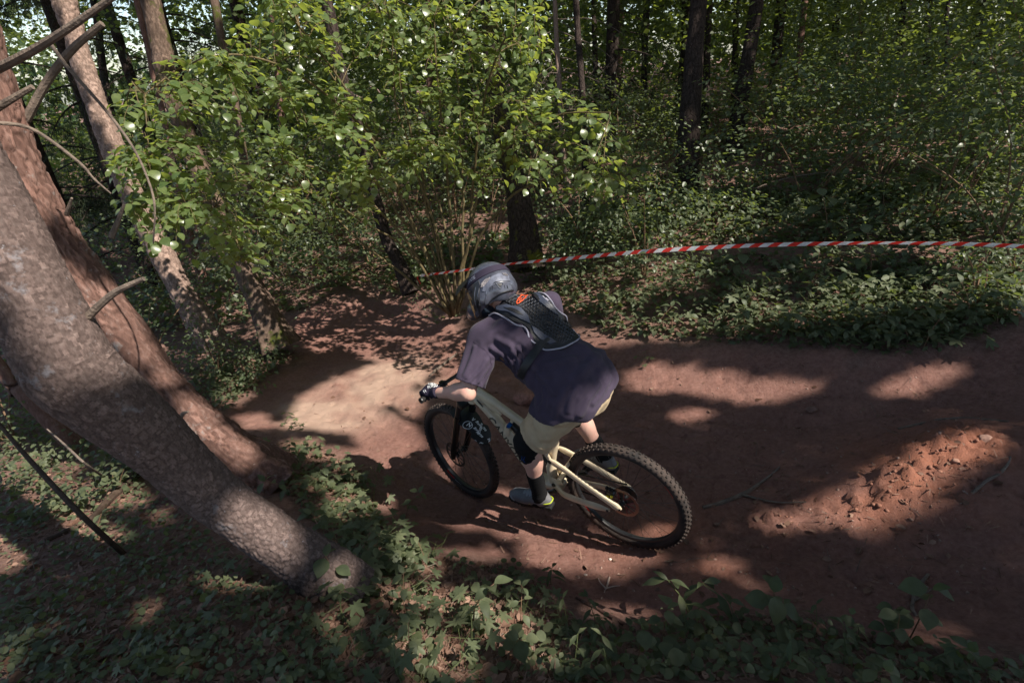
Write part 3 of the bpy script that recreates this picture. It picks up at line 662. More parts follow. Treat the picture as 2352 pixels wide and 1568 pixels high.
# cockpit: stem, bar, grips, levers, cables
cock = empty('cockpit'); cock.parent = bike; cock.matrix_local = SM
BZ = .060
mb = MB(); mb.tube([(.905, 0, 1.010), (.935, 0, 1.04 + BZ)], [.020, .019], 12); mb.tube([(.91, 0, 1.0), (.895, 0, 1.035)], .018, 14); mb.build('stem', M_BLACK, cock)
barp = smooth_path([(.885, -.40, 1.05 + BZ), (.905, -.25, 1.053 + BZ), (.925, -.13, 1.050 + BZ), (.937, -.05, 1.036 + BZ), (.937, .05, 1.036 + BZ), (.925, .13, 1.050 + BZ), (.905, .25, 1.053 + BZ), (.885, .40, 1.05 + BZ)], 5)
mb = MB(); mb.tube(barp, [.0111] * 12 + [.0155] * 12 + [.0111] * (len(barp) - 24), 12); mb.build('handlebar', M_BLACK, cock)
for s in (-1, 1):
    mb = MB(); pp = [(.902, s * .262, 1.053 + BZ), (.900, s * .272, 1.053 + BZ), (.886, s * .392, 1.050 + BZ), (.884, s * .402, 1.050 + BZ)]
    mb.tube(pp, [.0155, .0160, .0160, .0175], 14); g = mb.build('grip', M_GRIP, cock)
    mb = MB(); mb.lathe([(1e-4, .004), (.008, .004), (.008, .0), (.012, .0), (.012, .004), (.0165, .004), (.0165, -.004)], (.883, s * .404, 1.050 + BZ), (-.1, s, 0), 16); mb.build('grip_plug', M_STEEL, g)
    mb = MB(); mb.box((.930, s * .205, 1.048 + BZ), (.05, .028, .026), bev=.006); mb.lathe([(.012, -.009), (.018, -.009), (.018, .009), (.012, .009)], (.911, s * .21, 1.053 + BZ), (-.12, 1, 0), 14, closed=True)
    mb.tube(smooth_path([(.955, s * .215, 1.040 + BZ), (.975, s * .25, 1.030 + BZ), (.957, s * .31, 1.028 + BZ), (.952, s * .345, 1.028 + BZ)], 4), .0055, 8, (1, .6)); mb.build('brake_lever', M_BLACK, cock)
mb = MB(); mb.tube(smooth_path([(.95, .20, 1.05 + BZ), (1.03, .12, 1.03), (1.02, .06, .95), (1.06, .075, .80), (1.15, .085, .60), (1.22, .07, .48)], 5), .0025, 6)
mb.tube(smooth_path([(.95, -.20, 1.05 + BZ), (1.04, -.08, 1.06), (1.02, .03, .98), (.93, .035, .925)], 5), .0025, 6); mb.build('brake_hose', M_BLACK, cock)
# ---------------------------------------------------------------- the rider (same coordinates as the bike)
J = dict(hipL=(.168, .105, 1.125), hipR=(.181, -.085, 1.140), kneeL=(.441, .191, .818), kneeR=(.335, -.145, .850), ankL=(.478, .166, .385), ankR=(.195, -.172, .470),
         neck=(.519, -.038, 1.53), shL=(.599, .114, 1.426), shR=(.370, -.163, 1.469), elL=(.636, .327, 1.215), elR=(.570, -.300, 1.275), wrL=(.862, .328, 1.168), wrR=(.772, -.329, 1.133), head=(.619, -.056, 1.646))
J = {k: np.array(v) for k, v in J.items()}
def mixp(a, b, t): return a * (1 - t) + b * t
M_SKIN = mat('skin', (.52, .33, .26), .5, .35, nscale=30, col2=(.56, .30, .25), bump=.08, bscale=220)
M_SHIRT = mat('plum_cotton', (.050, .038, .062), .9, .15, nscale=7, namt=.16, bump=.20, bscale=420, sheen=.08)
M_SHORTS = mat('khaki_cotton', (.46, .355, .235), .85, .2, nscale=14, namt=.10, bump=.16, bscale=300)
M_PAD = mat('black_stretch', (.010, .010, .011), .9, .15, bump=.1, bscale=300)
M_SOCK = mat('black_sock', (.011, .011, .012), .95, .1, bump=.2, bscale=500)
M_SHOE = mat('grey_shoe', (.13, .13, .14), .6, .35, nscale=20, namt=.12, bump=.1, bscale=200)
M_SHOE2 = mat('light_shoe_strap', (.22, .23, .25), .55, .35)
M_SOLE = mat('black_sole', (.015, .015, .016), .75, .25)
M_LIME = mat('lime_piping', (.42, .50, .03), .6)
M_HELM = mat('helmet_shell', (.075, .080, .110), .32, .5, nscale=16, col2=(.030, .032, .045), coat=.35)
M_HELM2 = mat('helmet_black', (.016, .016, .020), .4, .5)
M_STRAP = mat('goggle_strap', (.030, .024, .042), .75, .2)
M_AMBER = mat('goggle_amber', (.50, .27, .12), .25, .6, coat=.5)
M_ARMOR = mat('armour_black', (.012, .013, .016), .45, .4)
M_ARMOR2 = mat('armour_slate', (.040, .048, .075), .4, .45)
M_PIPE = mat('grey_piping', (.30, .29, .36), .8)
M_ORANGE = mat('orange_print', (.75, .09, .02), .5)
M_GLOVE = mat('glove_fabric', (.022, .018, .034), .85, .2)
M_HAIR = mat('short_hair', (.10, .055, .035), .8)

lat = J['shL'] - J['shR']; lat /= np.linalg.norm(lat)
chest = (J['shL'] + J['shR']) / 2; hipc = (J['hipL'] + J['hipR']) / 2
spd = chest - hipc; spd /= np.linalg.norm(spd)
fwdT = np.cross(lat, spd); fwdT /= np.linalg.norm(fwdT)          # out of the chest
if fwdT[0] < 0 and fwdT[2] > 0: fwdT = -fwdT
back = -fwdT
def body_sdf(P):
    d = smin(sd_cone(P, J['shL'], J['elL'], .054, .043), sd_cone(P, J['elL'], J['wrL'], .046, .029), .02)
    d = smin(d, sd_ell(P, mixp(J['elL'], J['wrL'], .28), (.06, .046, .046), np.stack(_ortho(J['wrL'] - J['elL']), 1)), .03)
    d = smin(d, sd_cone(P, J['elL'] + [-.015, .012, -.012], J['elL'] + [-.018, .012, -.014], .030, .028), .022)
    e = smin(sd_cone(P, J['shR'], J['elR'], .054, .043), sd_cone(P, J['elR'], J['wrR'], .046, .029), .02)
    d = np.minimum(d, e)
    t = smin(sd_cone(P, hipc + [0, 0, 0], chest - spd * .04 + fwdT * .03, .105, .115), sd_cone(P, J['shL'], J['shR'], .062, .062), .06)
    d = smin(d, t, .05)
    nb = mixp(J['neck'], J['head'], -.15); d = smin(d, sd_cone(P, nb, J['head'] + [-.01, 0, -.02], .062, .060), .04)
    d = smin(d, sd_ell(P, J['head'] + [.02, 0, 0], (.092, .078, .105)), .03)
    for s in 'LR':
        h, k, a = J['hip' + s], J['knee' + s], J['ank' + s]
        l = smin(sd_cone(P, h, k, .088, .058), sd_cone(P, k, a, .054, .038), .03)
        cf = mixp(k, a, .30); bk = np.cross(a - k, [0, 1, 0]); bk /= np.linalg.norm(bk)
        if bk[0] > 0: bk = -bk
        l = smin(l, sd_ell(P, cf + bk * .016, (.10, .050, .052), np.stack(_ortho(a - k), 1)), .03)
        d = smin(d, l, .03)
    return d
def _ortho(v):
    a = np.array(v, float); a /= np.linalg.norm(a); b = np.cross(a, [0.1, .2, 1]); b /= np.linalg.norm(b); return a, b, np.cross(a, b)
V, F = nets(body_sdf, (-.1, -.5, .30), (1.02, .5, 1.82), .0095)
F0 = F
def fix_or(V, F):
    a, b, c = V[F[:, 0]], V[F[:, 1]], V[F[:, 2]]
    vol = (np.cross(a, b) * c).sum() + (np.cross(V[F[:, 0]], V[F[:, 2]]) * V[F[:, 3]]).sum()
    return F if vol > 0 else F[:, ::-1].copy()
F = fix_or(V, F)
person = mobj('person', np_mesh('person', V, F, M_SKIN), None, BM)
tag(person, 'rider crouched over the cream bike in purple T-shirt, khaki shorts, full-face helmet and back protector', 'person')

# T-shirt
mid = mixp(hipc, chest, .5)
HEM = hipc + np.array([-.030, .0, -.030]); HEMD = np.array([-.50, .02, -.86]); HEMD /= np.linalg.norm(HEMD)
slL = mixp(J['shL'], J['elL'], .86); slLd = (J['elL'] - J['shL']); slLd /= np.linalg.norm(slLd)
slR = mixp(J['shR'], J['elR'], .80); slRd = (J['elR'] - J['shR']); slRd /= np.linalg.norm(slRd)
def Z1(x, y): return ((1640 + x / 1.96) * .57422, (1000 + y / 1.96) * .57422)
def Z2(x, y): return ((1640 + x / 1.96) * .57422, (1500 + y / 1.96) * .57422)

CAMB = w2b(np.array([0, 0, ZC]))
def castN(pxs, sdf, off=0.0):
    """points of a surface seen at photo positions (2352 frame), pushed out by off; with the surface normals"""
    q = np.array(pxs, float).reshape(-1, 2); D = CAM_R[None] * ((q[:, :1] - 1176) / FPX) - CAM_U[None] * ((q[:, 1:] - 784) / FPX) + CAM_F[None]
    D = (D / np.linalg.norm(D, axis=1)[:, None]) @ _BR; n = len(q); t = np.full(n, 1.2); bd = np.full(n, 9.0); bt = np.zeros(n)
    for _ in range(60):
        d = sdf(CAMB + D * t[:, None]); m_ = d < bd; bd = np.where(m_, d, bd); bt = np.where(m_, t, bt)
        run = (np.abs(d) > .0005) & (t < 3.6)
        if not run.any(): break
        t = np.where(run, t + d * .8, t)
    P = CAMB + D * bt[:, None]; e = .004; E = np.eye(3) * e; miss = bd > .001
    for _ in range(3 if miss.any() else 1):
        v = sdf(np.concatenate([P + E[0], P + E[1], P + E[2], P - E[0], P - E[1], P - E[2], P])).reshape(7, n); g = (v[:3] - v[3:6]).T; g /= np.linalg.norm(g, axis=1)[:, None] + 1e-9
        P = np.where(miss[:, None], P - g * v[6][:, None], P)
    return P + g * np.asarray(off, float).reshape(-1, 1), g
def cast(px, sdf, off=0.0):
    P, g = castN([px], sdf, off); return P[0], g[0]
def shorts_body(P):
    q = P + np.stack([vnoise(P * 10, 31), vnoise(P * 10, 32), vnoise(P * 10, 33)], 1) * .008
    kL, kR = mixp(J['hipL'], J['kneeL'], .92), mixp(J['hipR'], J['kneeR'], .95)
    d = sd_cone(q, J['hipL'] + [-.01, .01, 0], kL + [-.02, .0, -.005], .122, .098)
    d = smin(d, sd_cone(q, J['hipR'] + [-.01, -.01, 0], kR + [-.02, -.0, 0], .122, .100), .06)
    d = smin(d, sd_cone(q, hipc + [-.075, .055, -.03], hipc + [-.075, -.065, -.03], .108, .108), .07)
    d = smin(d, sd_cone(q, hipc + [0, .04, .06], hipc + [0, -.04, .06], .125, .125), .06)
    d = smin(d, sd_cone(q, hipc + [-.03, 0, -.07], (.33, .01, .905), .12, .105), .06)
    u = (P - J['kneeL']) @ _ortho(J['hipL'] - J['kneeL'])[0]
    return d + np.sin(u * 70 + P[:, 1] * 30 + 3 * vnoise(P * 8, 41)) * .004 + fbm(P * 16, 2, 44) * .006
def shirt_body(P):
    q = P + .5 * np.stack([vnoise(P * 9, 3), vnoise(P * 9, 4), vnoise(P * 9, 5)], 1) * .02
    d = sd_cone(q, hipc + lat * .0 + back * .015 + [0, .070, -.02], chest + lat * .085 - spd * .05 + back * .0, .118, .110)
    d = smin(d, sd_cone(q, hipc + back * .015 + [0, -.075, -.02], chest - lat * .085 - spd * .05, .118, .110), .08)
    d = smin(d, sd_cone(q, hipc + [-.04, .07, -.10], hipc + [0, .07, .02], .122, .112), .06)
    d = smin(d, sd_cone(q, hipc + [-.04, -.09, -.10], hipc + [0, -.09, .02], .122, .115), .06)
    d = smin(d, sd_cone(q, J['shL'] + spd * -.01, J['shR'] + spd * -.01, .082, .080), .07)
    d = smin(d, sd_cone(q, mixp(J['neck'], chest, .4), J['neck'] - spd * .005, .085, .066), .06)
    d = smin(d, sd_cone(q, J['shL'], J['elL'], .082, .086), .045)
    d = smin(d, sd_cone(q, J['shR'], J['elR'], .076, .082), .045)
    # loose folds: from the armpit round the side, and hanging folds towards the hem
    u = (P - mid) @ spd; v = (P - mid) @ lat; w = (P - mid) @ back
    arm = J['shL'] - spd * .12
    r_ = np.linalg.norm(P - arm, axis=1); ang = np.arctan2((P - arm) @ back, -(P - arm) @ spd)
    f1 = np.sin(ang * 10 + 2.0 * vnoise(P * 6, 8)) * np.exp(-((r_ - .17) / .075) ** 2) * .0070
    f2 = np.sin(v * 42 + u * 16 + 2.6 * vnoise(P * np.array([5, 5, 5]), 9)) * .0065 * np.clip((.12 - u) / .25, 0, 1)
    f3 = fbm(P * 9, 2, 21) * .009
    f4 = np.sin((u * .8 + v * .3) * 60 + 3 * vnoise(P * 7, 12)) * np.exp(-((v - .17) / .05) ** 2) * .0045 * (u < .1)
    return d + f1 + f2 + f3 + f4
def smooth_shirt(P):
    q = P
    d = sd_cone(q, hipc + back * .015 + [0, .070, -.02], chest + lat * .085 - spd * .05, .118, .110)
    d = smin(d, sd_cone(q, hipc + back * .015 + [0, -.075, -.02], chest - lat * .085 - spd * .05, .118, .110), .08)
    d = smin(d, sd_cone(q, J['shL'] + spd * -.01, J['shR'] + spd * -.01, .082, .080), .07)
    d = smin(d, sd_cone(q, mixp(J['neck'], chest, .4), J['neck'] - spd * .005, .085, .066), .06)
    d = smin(d, sd_cone(q, J['shL'], J['elL'], .082, .086), .045)
    d = smin(d, sd_cone(q, J['shR'], J['elR'], .076, .082), .045)
    return smin(d, shorts_body(P) - .012, .05)
FOLDS = []
for w_, a_, pts in ((.011, 0.019, [(770, 840), (800, 890), (815, 950)]), (.011, 0.021, [(805, 800), (850, 860), (868, 925)]), (.010, 0.018, [(845, 765), (885, 825), (900, 885)]), (.010, 0.016, [(700, 890), (740, 935), (775, 965)]),
                    (.012, 0.016, [(640, 770), (720, 820), (760, 880)]), (.014, 0.016, [(690, 700), (770, 740), (830, 800)]), (.012, .010, [(600, 870), (570, 950), (545, 1030)]), (.013, .009, [(500, 760), (465, 880), (440, 985)]), (.011, .011, [(638, 890), (612, 980), (592, 1050)]),
                    (.020, .016, [(1290, 1020), (1360, 950), (1440, 860), (1510, 790)]), (.014, .010, [(1050, 900), (1150, 885), (1280, 850)]), (.013, .012, [(1000, 990), (1075, 1040), (1125, 1120)]), (.013, .010, [(1240, 1260), (1258, 1160), (1310, 1070)]),
                    (.014, .010, [(1130, 1300), (1170, 1190), (1230, 1080)]), (.014, .011, [(1330, 1290), (1400, 1170), (1490, 1050)]), (.014, .010, [(1440, 1200), (1510, 1110), (1570, 1000)]), (.012, .010, [(1020, 1240), (1050, 1170), (1040, 1090)]), (.012, .009, [(960, 930), (1020, 970), (1100, 985)])):
    FOLDS.append((w_, a_ * .85, list(castN([Z1(*p) for p in pts], smooth_shirt, 0)[0])))
def folds(P):
    o = np.zeros(len(P))
    for w_, a_, L in FOLDS:
        d = np.minimum.reduce([sd_cone(P, L[k], L[k + 1], 0, 0) for k in range(len(L) - 1)]); o = o - a_ * np.exp(-(d / w_) ** 2) + a_ * .5 * np.exp(-((d - w_ * 1.9) / w_) ** 2)
    return o
def shirt_full(P):
    return smin(shirt_body(P), shorts_body(P) - .016 + .004 * np.sin(P[:, 1] * 40 + P[:, 2] * 20), .05) + folds(P)
def shirt_sdf(P):
    b = shirt_full(P); cv = b + .018
    w_ = .010 * np.sin((P[:, 1] * .8 + P[:, 0]) * 26) - .02 * np.exp(-((P[:, 1] - .17) / .05) ** 2)
    hd = (P - HEM) @ HEMD + w_
    o = np.maximum(smax(b, hd, .004), -np.maximum(cv, -(hd + .05)))
    def cut(o, c, dr, r, dep):
        near = np.linalg.norm(P - c, axis=1) < r; e = (P - c) @ dr
        return np.where(near, np.maximum(np.maximum(o, e), -np.maximum(cv, -(e + dep))), o)
    o = cut(o, slL, slLd, .17, .06); o = cut(o, slR, slRd, .17, .06)
    nd = J['head'] - J['neck']; nd /= np.linalg.norm(nd)
    return cut(o, J['neck'] + nd * .040, nd, .13, .03)
HEM = np.array([0, 0, 1.088]); HEMD = np.array([.05, -.20, -1.0]); HEMD /= np.linalg.norm(HEMD)
V, F = nets(shirt_sdf, (-.16, -.5, .78), (.85, .52, 1.66), .0062); F = fix_or(V, F)
tshirt = mobj('tshirt', np_mesh('tshirt', V, F, M_SHIRT), person)
def seam(pts, r=.0022, name='seam', m=None, par=None):
    mb = MB(); mb.tube(pts, r, 6); return mb.build(name, m or M_SHIRT, par or tshirt)
# back protector, laid over the shirt
def patch(poly, thick, lift, n=9):
    """polygon (zoom-1 positions) -> domed slab on the back: a grid clipped to the outline"""
    poly = np.array(poly, float); c = poly.mean(0); V, F = [], []; m = len(poly)
    rings = [1.0, .93, .7, .4, .12]; top = [lift + thick * .35, lift + thick, lift + thick, lift + thick, lift + thick]
    pp = [c + (p - c) * q for q in rings for p in poly] + list(poly) + [c]; of = [top[k] for k in range(len(rings)) for p in poly] + [lift - .012] * m + [top[-1]]
    V = list(castN([Z1(*z) for z in pp], smooth_shirt, of)[0]); base = len(rings) * m; ci = len(V) - 1
    for k in range(len(rings) - 1):
        for i in range(m): j = (i + 1) % m; F.append((k * m + i, k * m + j, (k + 1) * m + j, (k + 1) * m + i))
    for i in range(m): j = (i + 1) % m; F.append(((len(rings) - 1) * m + i, (len(rings) - 1) * m + j, ci)); F.append((base + i, base + j, j, i))
    return V, F
def dens(poly, n=4):
    P = np.array(poly, float); o = []
    for i in range(len(P)):
        for t in np.linspace(0, 1, n, endpoint=False): o.append(P[i] * (1 - t) + P[(i + 1) % len(P)] * t)
    return o
prot = empty('back_protector'); prot.parent = person
outer = [(640, 490), (700, 440), (760, 370), (860, 338), (960, 330), (1040, 345), (1110, 400), (1150, 470), (1215, 545), (1262, 600), (1318, 640), (1326, 690), (1290, 735), (1240, 765), (1190, 785), (1120, 795), (1040, 780), (985, 735), (945, 680), (930, 625), (880, 585), (800, 560), (720, 510)]
mb = MB(); mb.add(*patch(dens(outer, 3), .008, .006)); mb.build('padding', M_ARMOR, prot)
hexo = [(715, 400), (790, 372), (880, 345), (925, 350), (985, 415), (1080, 480), (1160, 540), (1240, 620), (1290, 665), (1265, 705), (1205, 740), (1155, 722), (1050, 660), (975, 590), (940, 500), (860, 455)]
mb = MB(); mb.add(*patch(dens(hexo, 3), .004, .013)); hexp = mb.build('core_panel', mat('core_black', (.006, .006, .008), .5), prot)
# honeycomb ribs
def inpoly(p, poly):
    x, y = p; r_ = False; n = len(poly)
    for i in range(n):
        (x0, y0), (x1, y1) = poly[i], poly[(i + 1) % n]
        if (y0 > y) != (y1 > y) and x < (x1 - x0) * (y - y0) / (y1 - y0) + x0: r_ = not r_
    return r_
mb = MB(); sx, sy = 25.0, 19.0; axu = np.array([.82, .57]); axv = np.array([-.62, .78]); HZ, HO = [], []
cc = np.array([1000, 540.]); hin = np.array(hexo, float); hin = cc + (hin - cc) * .985
for i in range(-14, 15):
    for k in range(-14, 15):
        c = cc + axu * (sx * (i + (.5 if k % 2 else 0))) + axv * (sy * 1.18 * k)
        if not inpoly(c, hin): continue
        for a in range(6):
            an = PI / 6 + a * PI / 3
            for q, lf in ((.99, .0180), (.88, .0205), (.76, .0170)): HZ.append(Z1(*(c + axu * (math.cos(an) * sx * .60 * q) + axv * (math.sin(an) * sx * .60 * q)))); HO.append(lf)
HV = castN(HZ, smooth_shirt, HO)[0]
for i in range(0, len(HV), 18):
    F = []
    for a in range(6): b_ = (a + 1) % 6; F += [(a * 3, b_ * 3, b_ * 3 + 1, a * 3 + 1), (a * 3 + 1, b_ * 3 + 1, b_ * 3 + 2, a * 3 + 2)]
    mb.add(HV[i:i + 18], F)
o = mb.build('honeycomb_rib', mat('honeycomb_grey', (.085, .09, .105), .4, .5), hexp, smooth=False); o['kind'] = 'stuff'
for poly, m, nm in (([(690, 445), (760, 432), (870, 465), (930, 520), (945, 580), (860, 545), (780, 500), (690, 475)], M_ARMOR2, 'wing_panel'),
                    ([(950, 340), (1010, 352), (1060, 400), (1120, 455), (1150, 520), (1070, 465), (1000, 410)], M_ARMOR2, 'wing_panel'),
                    ([(948, 590), (985, 612), (1050, 665), (1110, 700), (1145, 735), (1090, 748), (1010, 705), (965, 650)], M_ARMOR2, 'wing_panel')):
    mb = MB(); mb.add(*patch(dens(poly, 3), .008, .014)); w_ = mb.build(nm, m, prot)
for pts in ([(745, 455), (800, 470), (860, 495), (885, 520), (850, 512), (780, 490)], [(975, 360), (1005, 375), (1022, 410), (1010, 420), (985, 390)]):
    mb = MB(); mb.add(*patch(dens(pts, 3), .003, .0215)); mb.build('strap_slot', M_ARMOR, prot)
def pipe(pts, r=.0042): 
    mb = MB(); mb.tube(smooth_path(list(castN([Z1(*p) for p in pts], smooth_shirt, .013)[0]), 5), r, 8); return mb.build('piping', M_PIPE, prot)
pipe([(605, 497), (680, 505), (760, 545), (830, 590), (890, 605), (918, 640), (930, 690), (955, 722), (980, 740)])
pipe([(1028, 778), (1060, 792), (1130, 792), (1200, 778), (1260, 748), (1310, 715), (1327, 680), (1318, 640), (1290, 605)])
pipe([(1010, 338), (1060, 362), (1100, 405), (1130, 455), (1165, 490), (1205, 520), (1245, 558)])
mb = MB(); ps = list(castN([Z1(*p) for p in [(1075, 690), (1030, 740), (985, 800), (940, 860), (900, 930), (880, 985)]], smooth_shirt, .018)[0])
mb.tube(smooth_path(ps, 4), .021, 10, (.18, 1), up=tuple(cast(Z1(960, 820), smooth_shirt, 0)[1])); mb.build('chest_strap', M_ARMOR, prot)
mb = MB(); ps = list(castN([Z1(*p) for p in [(1205, 570), (1250, 580), (1285, 590)]], smooth_shirt, .018)[0]); mb.tube(ps, .016, 8, (.2, 1), up=tuple(cast(Z1(1240, 580), smooth_shirt, 0)[1])); mb.build('chest_strap', M_ARMOR, prot)
# star emblem drawn in orange line
star = [(925, 351), (899, 385), (913, 405), (886, 411), (868, 432), (850, 443), (833, 440), (829, 425), (838, 405), (860, 388), (857, 371), (884, 374), (925, 351)]
mb = MB(); mb.tube(list(castN([Z1(*p) for p in dens(star[:-1], 4)] + [Z1(*star[0])], smooth_shirt, .0255)[0]), .0021, 6)
mb.tube(list(castN([Z1(*p) for p in [(868, 404), (850, 409), (843, 421), (852, 428), (862, 415)]], smooth_shirt, .0255)[0]), .0018, 6); mb.build('star_emblem', M_ORANGE, prot)
mb = MB()
for (a, b) in (((1042, 374), (1062, 398)), ((1064, 388), (1078, 412)), ((1068, 392), (1088, 404)), ((1072, 410), (1094, 424))):
    mb.tube([cast(Z1(*a), smooth_shirt, .013)[0], cast(Z1(*b), smooth_shirt, .013)[0]], .0035, 6, (.4, 1))
mb.build('label_print', M_PIPE, prot)

# shorts
def shorts_sdf(P):
    b = shorts_body(P); o = b; cv = b + .014
    for s in 'LR':
        c = mixp(J['hip' + s], J['knee' + s], .84 if s == 'L' else .90); dr = J['knee' + s] - J['hip' + s]; dr = dr / np.linalg.norm(dr)
        if s == 'L': dr = dr + np.array([.10, .05, .10]); dr /= np.linalg.norm(dr)
        nr = np.linalg.norm(P - c, axis=1) < .19; e = (P - c) @ dr; o = np.where(nr, np.maximum(np.maximum(o, e), -np.maximum(cv, -(e + .06))), o)
    return o
V, F = nets(shorts_sdf, (-.12, -.36, .70), (.58, .40, 1.36), .0065); F = fix_or(V, F)
shorts = mobj('shorts', np_mesh('shorts', V, F, M_SHORTS), person)

# knee pads, socks
for s in 'LR':
    h, k, a = J['hip' + s], J['knee' + s], J['ank' + s]; fw = np.array([1, 0, .25]); fw /= np.linalg.norm(fw)
    t0, t1 = mixp(h, k, .72), mixp(k, a, .24)
    def pad(P):
        d = smin(sd_cone(P, t0, k, .080, .066), sd_cone(P, k, mixp(k, a, .34), .066, .058), .02)
        d = smin(d, sd_ell(P, k + fw * .022 + (a - k) * .08, (.060, .058, .092)), .03) + .0022 * np.sin((P @ _ortho(a - k)[0]) * 120) * (vnoise(P * 20, 5) > -.2)
        ax_ = _ortho(a - k)[0]
        return np.maximum(np.maximum(d, (P - mixp(k, a, .30)) @ ax_), -(P - mixp(h, k, .70)) @ _ortho(k - h)[0])
    V, F = nets(pad, k - .17, k + .19, .006); F = fix_or(V, F); ko = mobj('knee_pad', np_mesh('knee_pad', V, F, M_PAD), person)
    def sock(P):
        d = smin(sd_cone(P, mixp(k, a, .50), a, .052, .043), sd_cone(P, a, a + np.array([.03, 0, -.06]), .043, .043), .02) + .0012 * np.sin(P[:, 2] * 330)
        return np.maximum(d, -(P - mixp(k, a, .56 if s == 'L' else .62)) @ _ortho(a - k)[0])
    V, F = nets(sock, a - .13, a + .24, .005); F = fix_or(V, F); mobj('sock', np_mesh('sock', V, F, M_SOCK), person)
    if s == 'L':
        mb = MB(); c0 = k + np.array([-.010, .066, -.055])
        mb.tube([c0, c0 + [.012, .006, -.02], c0 + [.004, .004, -.034]], .0035, 6, (.5, 1)); mb.tube([c0 + [.016, .002, .004], c0 + [.026, -.001, -.030]], .003, 6, (.5, 1)); mb.build('pad_logo', M_BLUE, ko)

# shoes: built along +x from heel (0) to toe (.29), sole at z = 0
def shoe_parts(heel, toe, upv, side):
    hx = np.array(toe) - np.array(heel); M = frame_mat(heel, hx, z=upv)
    def up(P):
        d = smin(sd_ell(P, (.055, 0, .040), (.062, .037, .046)), sd_ell(P, (.185, .004 * side, .026), (.105, .047, .038)), .05)
        d = smin(d, sd_cone(P, (.07, 0, .05), (.062, 0, .092), .040, .040), .03); d = smin(d, sd_cone(P, (.10, 0, .055), (.22, 0, .032), .034, .028), .03)
        d = np.maximum(d, -(P[:, 2] - .006)); d = np.maximum(d, P[:, 2] - .088 + .12 * (P[:, 0] - .05))
        return np.maximum(d, -sd_cone(P, (.07, 0, .06), (.055, 0, .15), .033, .036))
    V, F = nets(up, (-.03, -.07, -.02), (.32, .07, .14), .0042); F = fix_or(V, F)
    shoe = mobj('shoe', np_mesh('shoe', V, F, M_SHOE), person); shoe.matrix_local = M
    def sole(P):
        x = P[:, 0]; w = np.interp(x, [0, .05, .12, .2, .27, .295], [.030, .036, .032, .048, .040, .018])
        d = np.maximum(np.maximum(np.abs(P[:, 1] - .004 * side * np.sin(x * 9)) - w, np.abs(P[:, 2] - .002) - .010), np.maximum(-x - .005, x - .293)); return d + .0015 * np.sin(x * 260) * (P[:, 2] < 0)
    V, F = nets(sole, (-.03, -.08, -.03), (.33, .08, .04), .0045); F = fix_or(V, F); mobj('sole', np_mesh('sole', V, F, M_SOLE), shoe)
    mb = MB()                                      # lime line round the heel
    pts = [(.135, .043 * side, .018), (.09, .039 * side, .028), (.04, .037 * side, .040), (.0, .024 * side, .046), (-.009, 0, .048), (.0, -.024 * side, .046), (.04, -.037 * side, .040)]
    mb.tube(smooth_path(pts, 5), .0034, 6); mb.build('heel_piping', M_LIME, shoe)
    mb = MB()                                      # hook-and-loop flap
    for i, (x0, x1) in enumerate(((.100, .128), (.130, .152), (.154, .176))):
        pts = []
        for a in np.linspace(-1.35, 1.15, 9):
            xx = (x0 + x1) / 2; hh = np.interp(xx, [.10, .18, .22], [.096, .070, .062]); pts.append((xx, side * -math.sin(a) * .043, .006 + (hh - .004) * max(0, math.cos(a)) ** .8))
        mb.tube(smooth_path(pts, 2), (x1 - x0) / 2, 8, (.20, 1), up=(0, 0, 1))
    mb.build('strap', M_SHOE2, shoe)
    mb = MB(); mb.add(*sweep([(.235, 0, .020), (.262, 0, .022), (.284, 0, .020)], [.046, .039, .020], 14, (.75, 1.05), up=(0, 0, 1))); mb.build('toe_cap', M_SHOE2, shoe)
shoe_parts((.418, .152, .302), (.735, .178, .318), (0, .05, 1), 1)
shoe_parts((.128, -.165, .392), (.430, -.180, .425), (0, 0, 1), -1)

